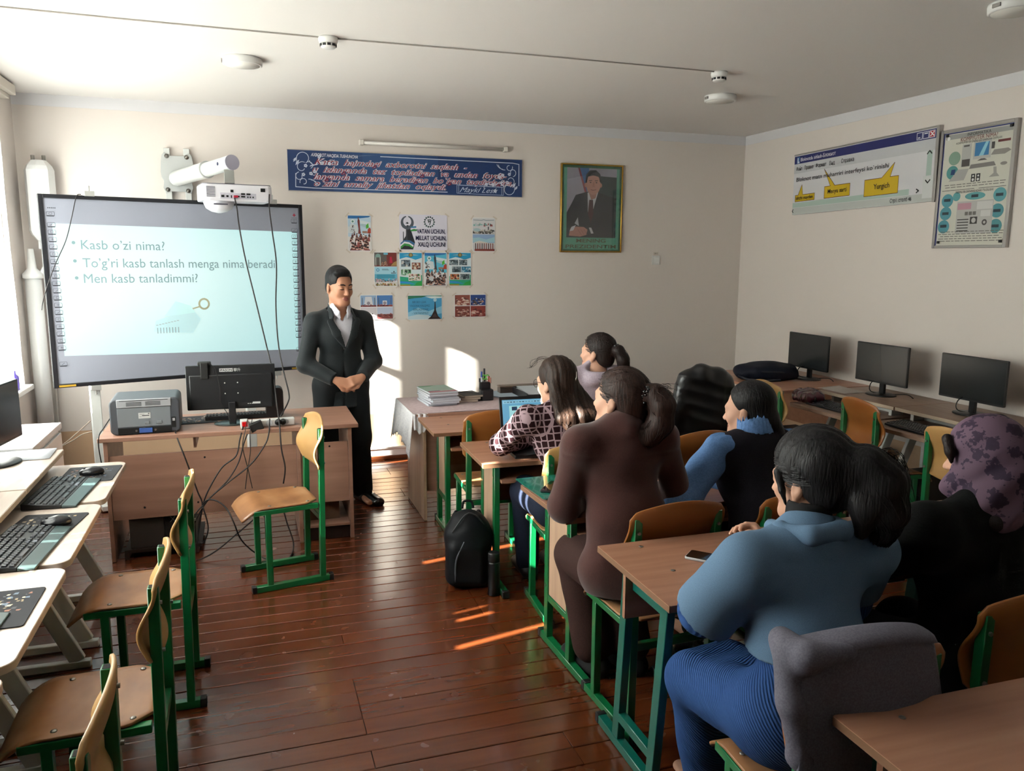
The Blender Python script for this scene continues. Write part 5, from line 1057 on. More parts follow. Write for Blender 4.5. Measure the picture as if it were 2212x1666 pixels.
def emblem(p):
    p.rect(0, 0, 1, 1, 'dcd8e4'); p.poly([(0.02, 0.02), (0.28, 0.02), (0.32, 0.22), (0.24, 0.56), (0.19, 0.70), (0.15, 0.70), (0.13, 0.40), (0.06, 0.24)], '24262e'); p.rect(0.135, 0.10, 0.165, 0.62, '3a3c44'); p.poly([(0.07, 0.22), (0.095, 0.22), (0.09, 0.52), (0.075, 0.52)], '3a3c44')
    for sx in (-1, 1):
        o_ = [(0.165 + sx * 0.135 * math.sin(R(a)), 0.77 - 0.19 * math.cos(R(a)) * -1 * -1) for a in range(0, 171, 10)]; i_ = [(0.165 + sx * 0.082 * math.sin(R(a)), 0.80 - 0.13 * math.cos(R(a))) for a in range(165, -1, -10)]; p.poly(o_ + i_, '4a525c')
    p.disc(0.165, 0.76, 0.02, '2c3038'); p.poly([(0.12, 0.74), (0.165, 0.79), (0.21, 0.74), (0.165, 0.76)], '2c3038')
    p.poly([(0.23, 0.66), (0.35, 0.68), (0.35, 0.63), (0.24, 0.62)], '3a78a8'); p.poly([(0.22, 0.56), (0.30, 0.60), (0.37, 0.58), (0.36, 0.54), (0.24, 0.53)], '3a8c44'); p.poly([(0.02, 0.14), (0.10, 0.24), (0.22, 0.22), (0.30, 0.14), (0.31, 0.20), (0.22, 0.27), (0.10, 0.28), (0.02, 0.20)], '3a6898'); p.poly([(0.02, 0.10), (0.10, 0.19), (0.20, 0.17), (0.28, 0.09), (0.29, 0.14), (0.2, 0.22), (0.10, 0.24), (0.02, 0.15)], 'e4e6ec'); p.poly([(0.02, 0.03), (0.10, 0.13), (0.2, 0.11), (0.27, 0.05), (0.28, 0.09), (0.2, 0.17), (0.10, 0.19), (0.02, 0.10)], '3a8c44')
    for k in range(14):
        a = k * 6.2832 / 14; c, s_ = math.cos(a), math.sin(a); x, y = 0.625 + 0.098 * c, 0.80 + 0.135 * s_
        p.poly([(x - 0.022 * s_, y + 0.03 * c), (x + 0.028 * c, y + 0.036 * s_), (x + 0.022 * s_, y - 0.03 * c), (x - 0.02 * c, y - 0.025 * s_)], '2c4a48')
    p.disc(0.625, 0.80, 0.075, 'dcd8e4', 22); p.line([(0.585, 0.85), (0.61, 0.87), (0.64, 0.87), (0.665, 0.85)], 0.006, '2c4a48'); p.line([(0.60, 0.82), (0.615, 0.84), (0.61, 0.78)], 0.007, '1f2c30'); p.line([(0.63, 0.83), (0.645, 0.78), (0.63, 0.72)], 0.007, '1f2c30'); p.line([(0.655, 0.84), (0.645, 0.78)], 0.006, '1f2c30')
def quad(p, cols, seed):
    for (x0, y0, x1, y1), c in zip(((0.02, 0.52, 0.49, 0.97), (0.51, 0.52, 0.98, 0.97), (0.02, 0.03, 0.49, 0.49), (0.51, 0.03, 0.98, 0.49)), cols): p.rect(x0, y0, x1, y1, c[0]); bits(p, x0, y0, x1, y1 - 0.1, c, 40, 0.10)
def mosque(p):
    for x0, c in ((0.02, 'd4ccd4'), (0.51, '4a78b0')):
        p.rect(x0, 0.52, x0 + 0.47, 0.97, '8eaaca' if x0 < 0.5 else c); p.poly([(x0 + 0.10, 0.56), (x0 + 0.37, 0.56), (x0 + 0.33, 0.92), (x0 + 0.14, 0.92)] if x0 < 0.5 else [(x0 + 0.17, 0.56), (x0 + 0.30, 0.56), (x0 + 0.30, 0.76), (x0 + 0.17, 0.76)], 'd8d8dc'); p.disc(x0 + 0.235, 0.66, 0.05, '8c8894'); p.rect(x0 + 0.04, 0.56, x0 + 0.06, 0.88, '5a5c6c'); p.rect(x0 + 0.41, 0.56, x0 + 0.43, 0.88, '5a5c6c'); p.rect(x0, 0.52, x0 + 0.47, 0.58, '7a3034'); bits(p, x0, 0.53, x0 + 0.46, 0.62, ['7a2c2c', 'b06a5a', '4a2a2c'], 24, 0.05)
    p.rect(0.02, 0.03, 0.49, 0.49, 'd6d0d4'); p.rect(0.51, 0.03, 0.98, 0.49, 'b8c0d4'); bits(p, 0.04, 0.10, 0.48, 0.26, ['8a5a5a', 'd8c8c8', '5a4a50'], 26, 0.06); p.rect(0.51, 0.03, 0.98, 0.22, '8a4a48'); bits(p, 0.52, 0.10, 0.98, 0.26, ['8a4a48', '5a3034', 'b07a70'], 26, 0.06)
def sky_slogan(p):
    p.rect(0.01, 0.02, 0.99, 0.98, '4a9cc8'); p.poly([(0.01, 0.30), (0.3, 0.5), (0.6, 0.34), (0.99, 0.55), (0.99, 0.25), (0.5, 0.16), (0.01, 0.12)], '8ec4dc'); p.poly([(0.01, 0.02), (0.8, 0.02), (0.6, 0.18), (0.3, 0.22), (0.01, 0.14)], 'c8dce4'); p.poly([(0.01, 0.98), (0.6, 0.98), (0.4, 0.90), (0.2, 0.88), (0.01, 0.84)], '2a6c54'); p.poly([(0.5, 0.94), (0.99, 0.97), (0.99, 0.88), (0.7, 0.86)], 'd8e2e0'); p.poly([(0.5, 0.98), (0.99, 0.98), (0.99, 0.94)], '3a8c6c')
    p.poly([(0.58, 0.02), (0.97, 0.02), (0.88, 0.14), (0.82, 0.38), (0.805, 0.75), (0.785, 0.75), (0.77, 0.38), (0.68, 0.14)], '2c1c1c'); p.poly([(0.70, 0.10), (0.86, 0.10), (0.81, 0.24), (0.77, 0.24)], '4a3a3c'); p.disc(0.795, 0.80, 0.05, 'b0ccd4')
PAPERS = [('tall poster of a red tinted monument and crowd, top left of the paper group', (0.817, 1.012, 1.800, 2.097), lambda p: monument(p, True)),
  ('large white poster reading VATAN UCHUN, MILLAT UCHUN, XALQ UCHUN', (1.249, 1.664, 1.812, 2.110), emblem),
  ('tall poster with a pale city skyline and columns, top right of the paper group', (1.889, 2.096, 1.803, 2.096), skyline),
  ('poster with a red theatre scene above blue stage photos, first of the middle row', (1.028, 1.226, 1.505, 1.796), theatre),
  ('turquoise poster with four people photos, second of the middle row', (1.243, 1.443, 1.503, 1.794), lambda p: collage(p, 0)),
  ('poster of a dark monument over a crowd on turquoise, third of the middle row', (1.459, 1.661, 1.506, 1.795), lambda p: monument(p, False)),
  ('turquoise poster with six small street photos, last of the middle row', (1.676, 1.878, 1.504, 1.797), lambda p: collage(p, 1)),
  ('wide poster with four building pictures beside the standing man', (0.903, 1.185, 1.225, 1.437), mosque),
  ('wide sky blue slogan poster with a dark monument, middle of the bottom row', (1.309, 1.613, 1.216, 1.429), sky_slogan),
  ('wide poster with four reddish crowd photos, right end of the bottom row', (1.723, 2.014, 1.229, 1.433), lambda p: quad(p, [['8a4a40', 'c89a88', '5a2c28', 'd8c0b4'], ['2c4a8a', 'c89a80', 'd8d4d8', '3a2a2a'], ['7a3a34', 'c4988a', '4a2020', 'd0b4a8'], ['8a3a34', 'c89c90', '5a2424', 'd8c4bc']], 1))]
M_TAPE = mat('clear_tape', 'd2c4b6', 0.35)
for lb, (x0, x1, z0, z1), fn in PAPERS:
    t = thing('poster', lb, 'poster', (x0, YF, z0), group='paper posters taped on the front wall'); w, h = x1 - x0, z1 - z0
    a = rp.uniform(-0.004, 0.004)
    def sheet(u, v, w=w, h=h): return Vector((u * w, -0.0025 - 0.004 * (u - 0.5) ** 2 * 4 * rp.uniform(0.98, 1.0) - 0.002 * (abs(v - 0.5) * 2) ** 4, v * h))
    mb = MB(); mb.box(0, w, -0.0035, -0.002, 0, h); mb.build('sheet', M_PAPER, t)
    p = Print(w, h); fn(p); p.build('print', t, TM((0, -0.0035, 0), (1, 0, 0), (0, 0, 1)), base=0.0003)
    for cx, cz, an in ((0, 0, 45), (w, 0, -45), (0, h, -45), (w, h, 45)):
        mb = MB(); mb.box(-0.022, 0.022, -0.0052, -0.0048, -0.006, 0.006); o = mb.build('tape', M_TAPE, t); o.location = (cx, 0, cz); o.rotation_euler = (0, R(an + rp.uniform(-15, 15)), 0)
    if 'VATAN' in lb:
        B_ = TM((0, -0.0035, 0), (1, 0, 0), (0, 0, 1))
        for tx, u, v, wd in (('VATAN UCHUN,', 0.36, 0.475, 0.60), ('MILLAT UCHUN,', 0.335, 0.285, 0.645), ('XALQ UCHUN!', 0.375, 0.105, 0.585)): text('lettering', tx, 0.052, mat('lettering_navy', '1c1c44', 0.5), t, B_ @ T(u * w, v * h, 0.003), bold=0.0012, width=wd * w)
    if 'slogan' in lb:
        B_ = TM((0, -0.0035, 0), (1, 0, 0), (0, 0, 1))
        for i, tx in enumerate(('BIR BO`LSAK', 'YAGONA XALQMIZ', 'BIRLASHSAK', '- VATANMIZ!')): text('lettering', tx, 0.026, mat('lettering_steel', '3a6486', 0.5), t, B_ @ T((0.14, 0.06, 0.16, 0.12)[i] * w, (0.68 - 0.15 * i) * h, 0.0025), width=(0.40, 0.58, 0.44, 0.48)[i] * w)
# ---- framed portrait
px0, px1, pz0, pz1 = 2.705, 3.315, 1.803, 2.588
t = thing('framed_portrait', 'gold framed portrait on green ground lettered MENING PREZIDENTIM', 'portrait', (px0, YF, pz0)); w, h = px1 - px0, pz1 - pz0
M_GOLD = mat('gold_frame', 'b08a3c', 0.25, metal=0.85)
for nm, bx_ in (('frame_side', (0, 0.014, -0.03, 0, 0, h)), ('frame_side', (w - 0.014, w, -0.03, 0, 0, h)), ('frame_rail', (0.014, w - 0.014, -0.03, 0, 0, 0.014)), ('frame_rail', (0.014, w - 0.014, -0.03, 0, h - 0.014, h))):
    mb = MB(); mb.box(*bx_); mb.build(nm, M_GOLD, t, bev=0.004)
mb = MB(); mb.box(0.012, w - 0.012, -0.018, -0.002, 0.012, h - 0.012); mb.build('backing', mat('green_mat', '0f5438', 0.3), t)
p = Print(w, h); p.rect(0.05, 0.035, 0.95, 0.955, '5e9c86'); p.rect(0.10, 0.17, 0.90, 0.955, 'a497a8'); p.poly([(0.27, 0.955), (0.45, 0.955), (0.42, 0.68), (0.40, 0.66)], '35609c'); p.poly([(0.27, 0.955), (0.30, 0.955), (0.42, 0.68), (0.40, 0.66), (0.385, 0.68)], '8c3040'); p.poly([(0.6, 0.87), (0.90, 0.86), (0.90, 0.55), (0.60, 0.55)], '26383e')
for x, y in ((0.78, 0.76), (0.87, 0.78), (0.82, 0.67), (0.72, 0.68)): p.disc(x, y, 0.012, '16242a')
p.poly([(0.10, 0.17), (0.90, 0.17), (0.90, 0.62), (0.72, 0.66), (0.60, 0.69), (0.42, 0.69), (0.24, 0.65), (0.18, 0.56), (0.10, 0.45)], '1a1826'); p.poly([(0.23, 0.33), (0.28, 0.40), (0.30, 0.30)], 'c8c2cc'); p.poly([(0.43, 0.68), (0.60, 0.69), (0.53, 0.50), (0.44, 0.46)], 'ccc4cc'); p.poly([(0.46, 0.60), (0.52, 0.60), (0.53, 0.44), (0.49, 0.34), (0.44, 0.44)], '4a1822')
p.poly([(0.43, 0.72), (0.60, 0.72), (0.56, 0.62), (0.49, 0.60)], 'a86e64'); p.disc(0.52, 0.775, 0.118, 'b87e72', 24, 0.118); p.poly([(0.395, 0.79), (0.40, 0.88), (0.46, 0.93), (0.56, 0.935), (0.63, 0.89), (0.65, 0.80), (0.625, 0.80), (0.61, 0.86), (0.52, 0.875), (0.43, 0.86), (0.415, 0.79)], '1c171c'); p.disc(0.395, 0.765, 0.018, 'b07468', 10, 0.025); p.disc(0.645, 0.765, 0.018, 'b07468', 10, 0.025)
for x in (0.475, 0.57): p.line([(x - 0.025, 0.815), (x + 0.022, 0.818)], 0.006, '3a2424'); p.disc(x, 0.795, 0.014, '3a2424', 10, 0.007)
p.poly([(0.515, 0.80), (0.535, 0.80), (0.545, 0.745), (0.505, 0.745)], 'a86c60'); p.line([(0.48, 0.715), (0.52, 0.708), (0.565, 0.716)], 0.006, '7a3e3c'); p.poly([(0.14, 0.19), (0.16, 0.27), (0.26, 0.295), (0.38, 0.29), (0.44, 0.26), (0.42, 0.20), (0.32, 0.18)], 'b87c72'); p.poly([(0.15, 0.24), (0.18, 0.29), (0.25, 0.31), (0.21, 0.25)], 'd4ccd6'); p.poly([(0.46, 0.285), (0.50, 0.285), (0.54, 0.22), (0.50, 0.215)], 'd4ccd6')
for k in range(3): p.line([(0.28 + k * 0.05, 0.265), (0.34 + k * 0.05, 0.20)], 0.003, '8c564e')
p.build('picture', t, TM((0, -0.018, 0), (1, 0, 0), (0, 0, 1)))
for tx, v, wd in (('MENING', 0.115, 0.48), ('PREZIDENTIM', 0.048, 0.82)): text('lettering', tx, 0.046, mat('lettering_bronze', '5a5238', 0.35, metal=0.4), t, TM((w / 2, -0.0195, v * h), (1, 0, 0), (0, 0, 1)), bold=0.0008, width=wd * w, align='CENTER')
mb = MB(); mb.box(0.012, w - 0.012, -0.024, -0.022, 0.012, h - 0.012); mb.build('glazing', M_PANE, t)
# ---- light switch with its small number tag
t = thing('light_switch', 'white light switch with a small number tag below the portrait', 'switch', (3.69, YF, 1.735))
mb = MB(); mb.prism(rrect(0.084, 0.084, 0.008), 0.009, FW(0, 0) @ T(0, 0, 0) if False else TM((0, 0, 0), (1, 0, 0), (0, 0, 1))); mb.build('plate', M_WHITE, t, bev=0.002)
mb = MB(); mb.prism(rrect(0.056, 0.06, 0.004), 0.006, TM((0.006, -0.009, 0), (1, 0, 0), (0, 0, 1))); mb.build('rocker', M_WHITE, t, bev=0.002)
mb = MB(); mb.box(-0.025, 0.025, -0.002, -0.0005, 0.05, 0.075); mb.build('tag', M_TAPE, t)
text('lettering', '2В 1', 0.016, M_HOLE, t, TM((-0.016, -0.0026, 0.057), (1, 0, 0), (0, 0, 1)), width=0.03)
# ---- right wall: notepad window board
def FRM(y0, z0, tilt=0.0): return TM((XR - 0.022, y0, z0), (0, -1, 0), (0, 0, 1))
w, h = 1.515, 0.50
t = thing('notepad_board', 'white wall board printed like a notepad window with yellow callouts', 'board', (XR, 6.0, 2.135)); t.rotation_euler = (R(-0.9), 0, 0); t.location.x = XR - 0.002
BM = TM((-0.030, 0, 0), (0, -1, 0), (0, 0, 1))
mb = MB(); mb.box(-0.030, 0, -w, 0, 0, h); mb.build('panel', mat('board_white', 'd6d4d6', 0.35), t)
M_ALU = mat('aluminium', 'aaa6a2', 0.35, metal=0.6)
mb = MB(); mb.box(-0.034, 0, -w - 0.025, -w, -0.006, h + 0.012); mb.build('end_profile', M_ALU, t, bev=0.002)
mb = MB(); mb.box(-0.034, 0, -w, 0.004, h, h + 0.012); mb.build('top_profile', M_ALU, t, bev=0.002)
p = Print(w, h); p.rect(0, 0.86, 1, 0.99, '202460'); p.rect(0, 0.70, 1, 0.86, 'c2c2c4'); p.rect(0.02, 0.865, 0.045, 0.975, '3a6a9c'); p.poly([(0.025, 0.87), (0.042, 0.87), (0.042, 0.9), (0.034, 0.9), (0.034, 0.96), (0.025, 0.96)], 'dfe6ee'); p.rect(0.0, 0.12, 0.86, 0.205, 'a9bcb2'); p.rect(0.0, 0.0, 1.0, 0.115, 'b9bcb8'); p.rect(0.955, 0.36, 0.985, 0.70, 'a9bcb2'); p.rect(0.94, 0.05, 1.0, 0.36, 'd0d2d0')
for x, c in ((0.885, '202460'), (0.922, '202460'), (0.958, 'b02030')): p.rect(x, 0.875, x + 0.034, 0.975, 'd8d8e4'); p.rect(x + 0.003, 0.884, x + 0.031, 0.966, c)
p.rect(0.892, 0.895, 0.906, 0.91, 'e4e4ec'); p.rect(0.929, 0.94, 0.95, 0.955, 'e4e4ec'); p.line([(0.966, 0.90), (0.985, 0.955)], 0.008, 'f0e8e8'); p.line([(0.985, 0.90), (0.966, 0.955)], 0.008, 'f0e8e8')
def callout(x0, y0, x1, y1, tip, b0, b1):
    q = [(x0, y0), (x1, y0), (x1, y1), (b1, y1), tip, (b0, y1), (x0, y1)]; p.poly(q, 'c8a818'); p.line(q + q[:1], 0.004, '5a2a18')
callout(0.02, 0.22, 0.185, 0.33, (0.075, 0.50), 0.045, 0.085); callout(0.265, 0.22, 0.46, 0.41, (0.255, 0.70), 0.31, 0.345); callout(0.565, 0.17, 0.79, 0.42, (0.76, 0.62), 0.68, 0.735)
for pts in ([(0.955, 0.66), (0.968, 0.70), (0.981, 0.66)], [(0.955, 0.30), (0.968, 0.26), (0.981, 0.30)], [(0.905, 0.19), (0.918, 0.165), (0.905, 0.14)], [(0.008, 0.09), (0.0, 0.065), (0.008, 0.04)]): p.line(pts, 0.009, '14140f')
p.build('print', t, BM)
M_TD = mat('lettering_dark', '1a1618', 0.5)
for tx, sz, u, v, wd, m_ in (('Bloknotda ishlash-Блокнот', 0.042, 0.055, 0.895, 0.285, M_TW), ('Файл', 0.045, 0.02, 0.745, 0.05, M_TD), ('Правка', 0.045, 0.09, 0.745, 0.075, M_TD), ('Формат', 0.045, 0.185, 0.745, 0.085, M_TD), ('Вид', 0.045, 0.295, 0.745, 0.042, M_TD), ('Справка', 0.045, 0.385, 0.745, 0.095, M_TD), ('Bloknot matn muharriri interfeysi ko`rinishi', 0.048, 0.025, 0.56, 0.70, M_TD), ('Ishchi maydon', 0.042, 0.028, 0.25, 0.145, M_TD), ('Menyu sarti', 0.05, 0.293, 0.29, 0.145, M_TD), ('Yurgich', 0.055, 0.63, 0.265, 0.105, M_TD), ('Стр1. столб 46', 0.04, 0.745, 0.035, 0.135, M_TD)):
    text('lettering', tx, sz, m_, t, BM @ T(u * w, v * h, 0.003), width=wd * w, bold=0.0005)
# ---- right wall: computer poster in a frame
w, h = 0.56, 0.775
t = thing('computer_chart', 'framed chart titled KOMPYUTER NIMA with computer part pictures', 'chart', (XR, 4.447, 1.843)); t.rotation_euler = (0, R(0.0), 0)
BM = TM((-0.020, 0, 0), (0, -1, 0), (0, 0, 1))
mb = MB(); mb.box(-0.020, 0, -w, 0, 0, h); mb.build('panel', mat('chart_cream', 'c9c7ba', 0.45), t)
for a in ((-0.03, 0, -w - 0.012, -w + 0.014, -0.01, h + 0.01), (-0.03, 0, -0.012, 0.01, -0.01, h + 0.01), (-0.03, 0, -w + 0.014, -0.012, h - 0.012, h + 0.01), (-0.03, 0, -w + 0.014, -0.012, -0.01, 0.008)):
    mb = MB(); mb.box(*a); mb.build('frame_rail', M_ALU, t, bev=0.003)
p = Print(w, h); p.rect(0.02, 0.012, 0.035, 0.98, '2a3472'); p.rect(0.02, 0.972, 0.97, 0.982, '2a3472'); p.rect(0.05, 0.925, 0.96, 0.965, '9a9a96'); p.disc(0.09, 0.935, 0.022, 'e4e4e0')
for x, y, r_, ry, c in ((0.20, 0.76, 0.085, 0.058, '7f9a88'), (0.185, 0.64, 0.085, 0.058, '4f8f8c'), (0.15, 0.40, 0.085, 0.058, '4a8a96'), (0.14, 0.29, 0.085, 0.058, '4a8a96'), (0.125, 0.175, 0.085, 0.058, '4a8a96'), (0.28, 0.43, 0.055, 0.038, '5a9a9c'), (0.54, 0.425, 0.14, 0.032, '5a9a9c'), (0.87, 0.42, 0.085, 0.058, '5a9aa0'), (0.855, 0.29, 0.085, 0.058, '4a8a92'), (0.85, 0.165, 0.085, 0.058, '4a8a8e')): p.disc(x, y, r_, c, 22, ry)
p.rect(0.30, 0.68, 0.43, 0.87, 'b0b0ac'); p.rect(0.31, 0.68, 0.42, 0.74, '4a4644'); p.rect(0.32, 0.845, 0.40, 0.86, '5a5654'); p.rect(0.46, 0.73, 0.70, 0.885, 'b4b4b0'); p.rect(0.48, 0.755, 0.67, 0.865, '3a78a8'); p.poly([(0.54, 0.755), (0.60, 0.755), (0.66, 0.865), (0.62, 0.865)], '8cc4d4'); p.poly([(0.52, 0.715), (0.66, 0.715), (0.62, 0.73), (0.57, 0.73)], '5a5654'); p.poly([(0.42, 0.655), (0.78, 0.66), (0.75, 0.695), (0.44, 0.69)], '7a7672'); p.poly([(0.70, 0.75), (0.88, 0.745), (0.96, 0.77), (0.92, 0.79), (0.74, 0.79)], '8a8680'); p.rect(0.78, 0.845, 0.94, 0.865, '6a3030'); p.rect(0.70, 0.80, 0.74, 0.855, '4a4644'); p.poly([(0.14, 0.565), (0.36, 0.565), (0.42, 0.66), (0.26, 0.66)], 'a4a29e'); p.rect(0.46, 0.545, 0.515, 0.61, '242222'); p.rect(0.53, 0.545, 0.585, 0.61, '242222')
for x in (0.4875, 0.5575): p.disc(x, 0.562, 0.016, 'd0d0cc'); p.disc(x, 0.592, 0.012, 'd0d0cc')
p.disc(0.88, 0.67, 0.045, '8a8680', 14, 0.014); p.poly([(0.70, 0.57), (0.84, 0.57), (0.80, 0.60), (0.79, 0.65), (0.75, 0.65), (0.76, 0.60)], '9a9892'); p.rect(0.06, 0.485, 0.52, 0.489, '3a3634'); p.rect(0.58, 0.485, 0.94, 0.489, '3a3634'); p.poly([(0.16, 0.62), (0.22, 0.62), (0.23, 0.665), (0.17, 0.665)], '24406c')
p.rect(0.30, 0.11, 0.80, 0.385, 'b2b0ac'); p.rect(0.31, 0.315, 0.50, 0.37, 'b88a96'); p.rect(0.58, 0.31, 0.79, 0.375, 'c8c6c2'); p.rect(0.64, 0.25, 0.77, 0.30, 'c8c6c2'); p.rect(0.50, 0.19, 0.60, 0.25, '3a3634'); p.disc(0.55, 0.22, 0.03, 'b2b0ac'); p.disc(0.70, 0.20, 0.035, '4a4644'); p.disc(0.70, 0.20, 0.016, 'b2b0ac')
for k in range(5): p.rect(0.32, 0.13 + k * 0.024, 0.48, 0.138 + k * 0.024, '2a2624')
for k in range(3): p.rect(0.42 + k * 0.055, 0.265, 0.465 + k * 0.055, 0.295, '6a6662')
for x, y in ((0.15, 0.405), (0.14, 0.29), (0.125, 0.18), (0.54, 0.425), (0.855, 0.29), (0.85, 0.165), (0.87, 0.42)): p.rect(x - 0.05, y - 0.012, x + 0.045, y + 0.012, '24343c')
for y0, n in ((0.53, 2), (0.045, 5)):
    for k in range(n):
        x = 0.06 + rp.uniform(0, 0.05)
        while x < 0.92: wl = rp.uniform(0.03, 0.08); p.rect(x, y0 - 0.02 * (k if y0 > 0.3 else -k), x + wl, y0 - 0.02 * (k if y0 > 0.3 else -k) + 0.006, '6a6660'); x += wl + 0.014
p.build('print', t, BM)
for tx, sz, v, wd, m_ in (('INFORMATIKA', 0.026, 0.935, 0.32, M_TD), ('KOMPYUTER NIMA?', 0.036, 0.895, 0.50, mat('lettering_maroon', '6a2424', 0.5)), ('KOMPYUTER VA UNING QO`SHIMCHA QISMLARI', 0.018, 0.875, 0.62, M_TD), ('TIZIMLI BLOKNING ICHKI TUZILISHI', 0.02, 0.458, 0.52, M_TD)): text('lettering', tx, sz, m_, t, BM @ T(0.52 * w, v * h, 0.003), width=wd * w, align='CENTER')
mb = MB()
for y, z in ((-0.045, h - 0.03), (-w + 0.03, h - 0.03), (-0.045, 0.03), (-w + 0.03, 0.03)): mb = MB(); mb.box(-0.034, -0.028, y - 0.009, y + 0.009, z - 0.009, z + 0.009); mb.build('corner_screw', M_CAP, t)
# ---- ceiling lamps, detectors, wire
def ceil_lamp(x, y, label):
    t = thing('ceiling_lamp', label, 'lamp', (x, y, ZC), group='round ceiling lamps')
    mb = MB(); mb.lathe([(0.112, 0), (0.114, -0.01), (0.112, -0.038), (0.104, -0.042), (0.098, -0.040)][::-1], n=40); mb.build('rim', M_WHITE, t, smooth=True)
    mb = MB(); mb.lathe([(0.002, -0.0405), (0.1, -0.0405), (0.1, -0.036)], n=40); mb.build('diffuser', mat('lamp_diffuser', 'efece4', 0.4), t, smooth=True)
    mb = MB(); mb.box(-0.118, -0.110, -0.02, 0.02, -0.028, -0.012); mb.build('vent_slot', mat('slot_grey', '8a8480', 0.6), t)
ceil_lamp(0.037, 5.20, 'round white ceiling lamp above the interactive whiteboard'); ceil_lamp(3.30, 5.20, 'round white ceiling lamp above the right side of the class'); ceil_lamp(3.384, 2.93, 'round white ceiling lamp cut off at the top right corner')
def detector(x, y, label):
    t = thing('smoke_detector', label, 'smoke detector', (x, y, ZC), group='ceiling smoke detectors')
    mb = MB(); mb.lathe([(0.05, 0), (0.052, -0.012), (0.048, -0.03), (0.044, -0.032)][::-1], n=32); mb.build('base', M_WHITE, t, smooth=True)
    mb = MB(); mb.lathe([(0.034, -0.056), (0.040, -0.050), (0.043, -0.032)], n=32); mb.build('sensor_head', M_WHITE, t, smooth=True)
    for k in range(10):
        a = k * 0.6283; mb = MB(); mb.box(-0.009, 0.009, -0.0438, -0.036, -0.048, -0.036); o = mb.build('vent_slot', M_CAP, t); o.rotation_euler = (0, 0, a)
detector(0.473, 4.56, 'white smoke detector on the ceiling wire, left one'); detector(2.878, 4.56, 'white smoke detector at the right end of the ceiling wire')
mb = MB(); mb.tube([(XL, 4.50, ZC - 0.004), (-0.5, 4.545, ZC - 0.004), (0.473, 4.56, ZC - 0.004), (1.6, 4.53, ZC - 0.005), (2.84, 4.545, ZC - 0.004)], 0.0035, 6); tag(mb.build('ceiling_wire', mat('wire_grey', 'a49c94', 0.6)), 'thin grey wire running across the ceiling between the detectors', 'wire')
# ================================================================ WHITEBOARD, PROJECTOR, COMPUTERS
BA = Vector((-1.252, 5.93, 0)); BE = Vector((0.95698, 0.29017, 0)); BN = Vector((0.29017, -0.95698, 0)); BWID = 1.757; BZ0, BZ1 = 0.876, 2.146
t = thing('interactive_whiteboard', 'large interactive whiteboard on a stand showing a projected slide', 'whiteboard', tuple(BA)); t.rotation_euler = (0, 0, math.atan2(BE.y, BE.x))
# local: x along the board, -y towards the class
M_BFR = mat('board_black_frame', '15161c', 0.4); M_BGREY = mat('board_surface', '8c8f9b', 0.35); M_ICON = '2a2b33'
H_ = BZ1 - BZ0
mb = MB(); mb.box(0.012, BWID - 0.012, -0.0, 0.03, BZ0 + 0.012, BZ1 - 0.012); mb.build('surface', M_BGREY, t)
for a in ((0, 0.028, -0.012, 0.034, BZ0, BZ1), (BWID - 0.028, BWID, -0.012, 0.034, BZ0, BZ1), (0.028, BWID - 0.028, -0.012, 0.034, BZ0, BZ0 + 0.026), (0.028, BWID - 0.028, -0.012, 0.034, BZ1 - 0.026, BZ1)):
    mb = MB(); mb.box(*a); mb.build('frame_rail', M_BFR, t, bev=0.003)
for x in (0.03, BWID - 0.13):
    mb = MB(); mb.box(x, x + 0.10, -0.014, -0.012, BZ0 + 0.006, BZ0 + 0.018); mb.build('yellow_tag', mat('tag_yellow', 'b8922c', 0.5), t)
for x, z in ((0.27, BZ1), (1.50, BZ1), (0.22, BZ0 - 0.03), (1.48, BZ0 - 0.03)):
    mb = MB(); mb.box(x, x + 0.06, -0.02, 0.05, z - 0.004, z + 0.03); mb.cyl((x + 0.03, -0.0, z + 0.03 if z > 1.5 else z - 0.035), 0.006, 0.035, 10); mb.build('clamp', mat('zinc', 'b9b9b6', 0.4, metal=0.5), t, bev=0.002)
BM = TM((0, -0.0006, 0), (1, 0, 0), (0, 0, 1))
p = Print(1, 1)
def icon(x, z, w=0.045, h=0.030, k=0):
    q = rrect(w, h, 0.006, 3, x, z); p.line(q + q[:1], 0.0018, M_ICON); p.rect(x - w / 2 + 0.002, z - h / 2, x + w / 2 - 0.002, z - h / 2 + 0.006, M_ICON)
    r_ = random.Random(k)
    if k % 3 == 0: p.line([(x - 0.008, z - 0.004), (x + 0.008, z + 0.008)], 0.002, M_ICON)
    elif k % 3 == 1: q = rrect(0.016, 0.012, 0.002, 2, x, z + 0.003); p.line(q + q[:1], 0.0016, M_ICON)
    else: p.line([(x - 0.009, z + 0.003), (x + 0.009, z + 0.003)], 0.002, M_ICON); p.line([(x, z - 0.004), (x, z + 0.010)], 0.002, M_ICON)
for xs in (0.066, BWID - 0.066):
    icon(xs, 2.020, k=1)
    for k in range(18): icon(xs, 1.950 - 0.0475 * k, k=k)
    icon(xs, 1.035, k=0)
for k in range(5): p.rect(0.05 + k * 0.010, 2.055, 0.057 + k * 0.010, 2.061, M_ICON)
p.rect(BWID - 0.078, 2.062, BWID - 0.054, 2.069, 'a02038'); p.rect(BWID - 0.070, 2.054, BWID - 0.062, 2.077, 'a02038')
for k in range(4): p.rect(BWID - 0.085 + k * 0.012, 2.043, BWID - 0.080 + k * 0.012, 2.047, M_ICON)
p.build('icon_print', t, BM, base=0.0004)
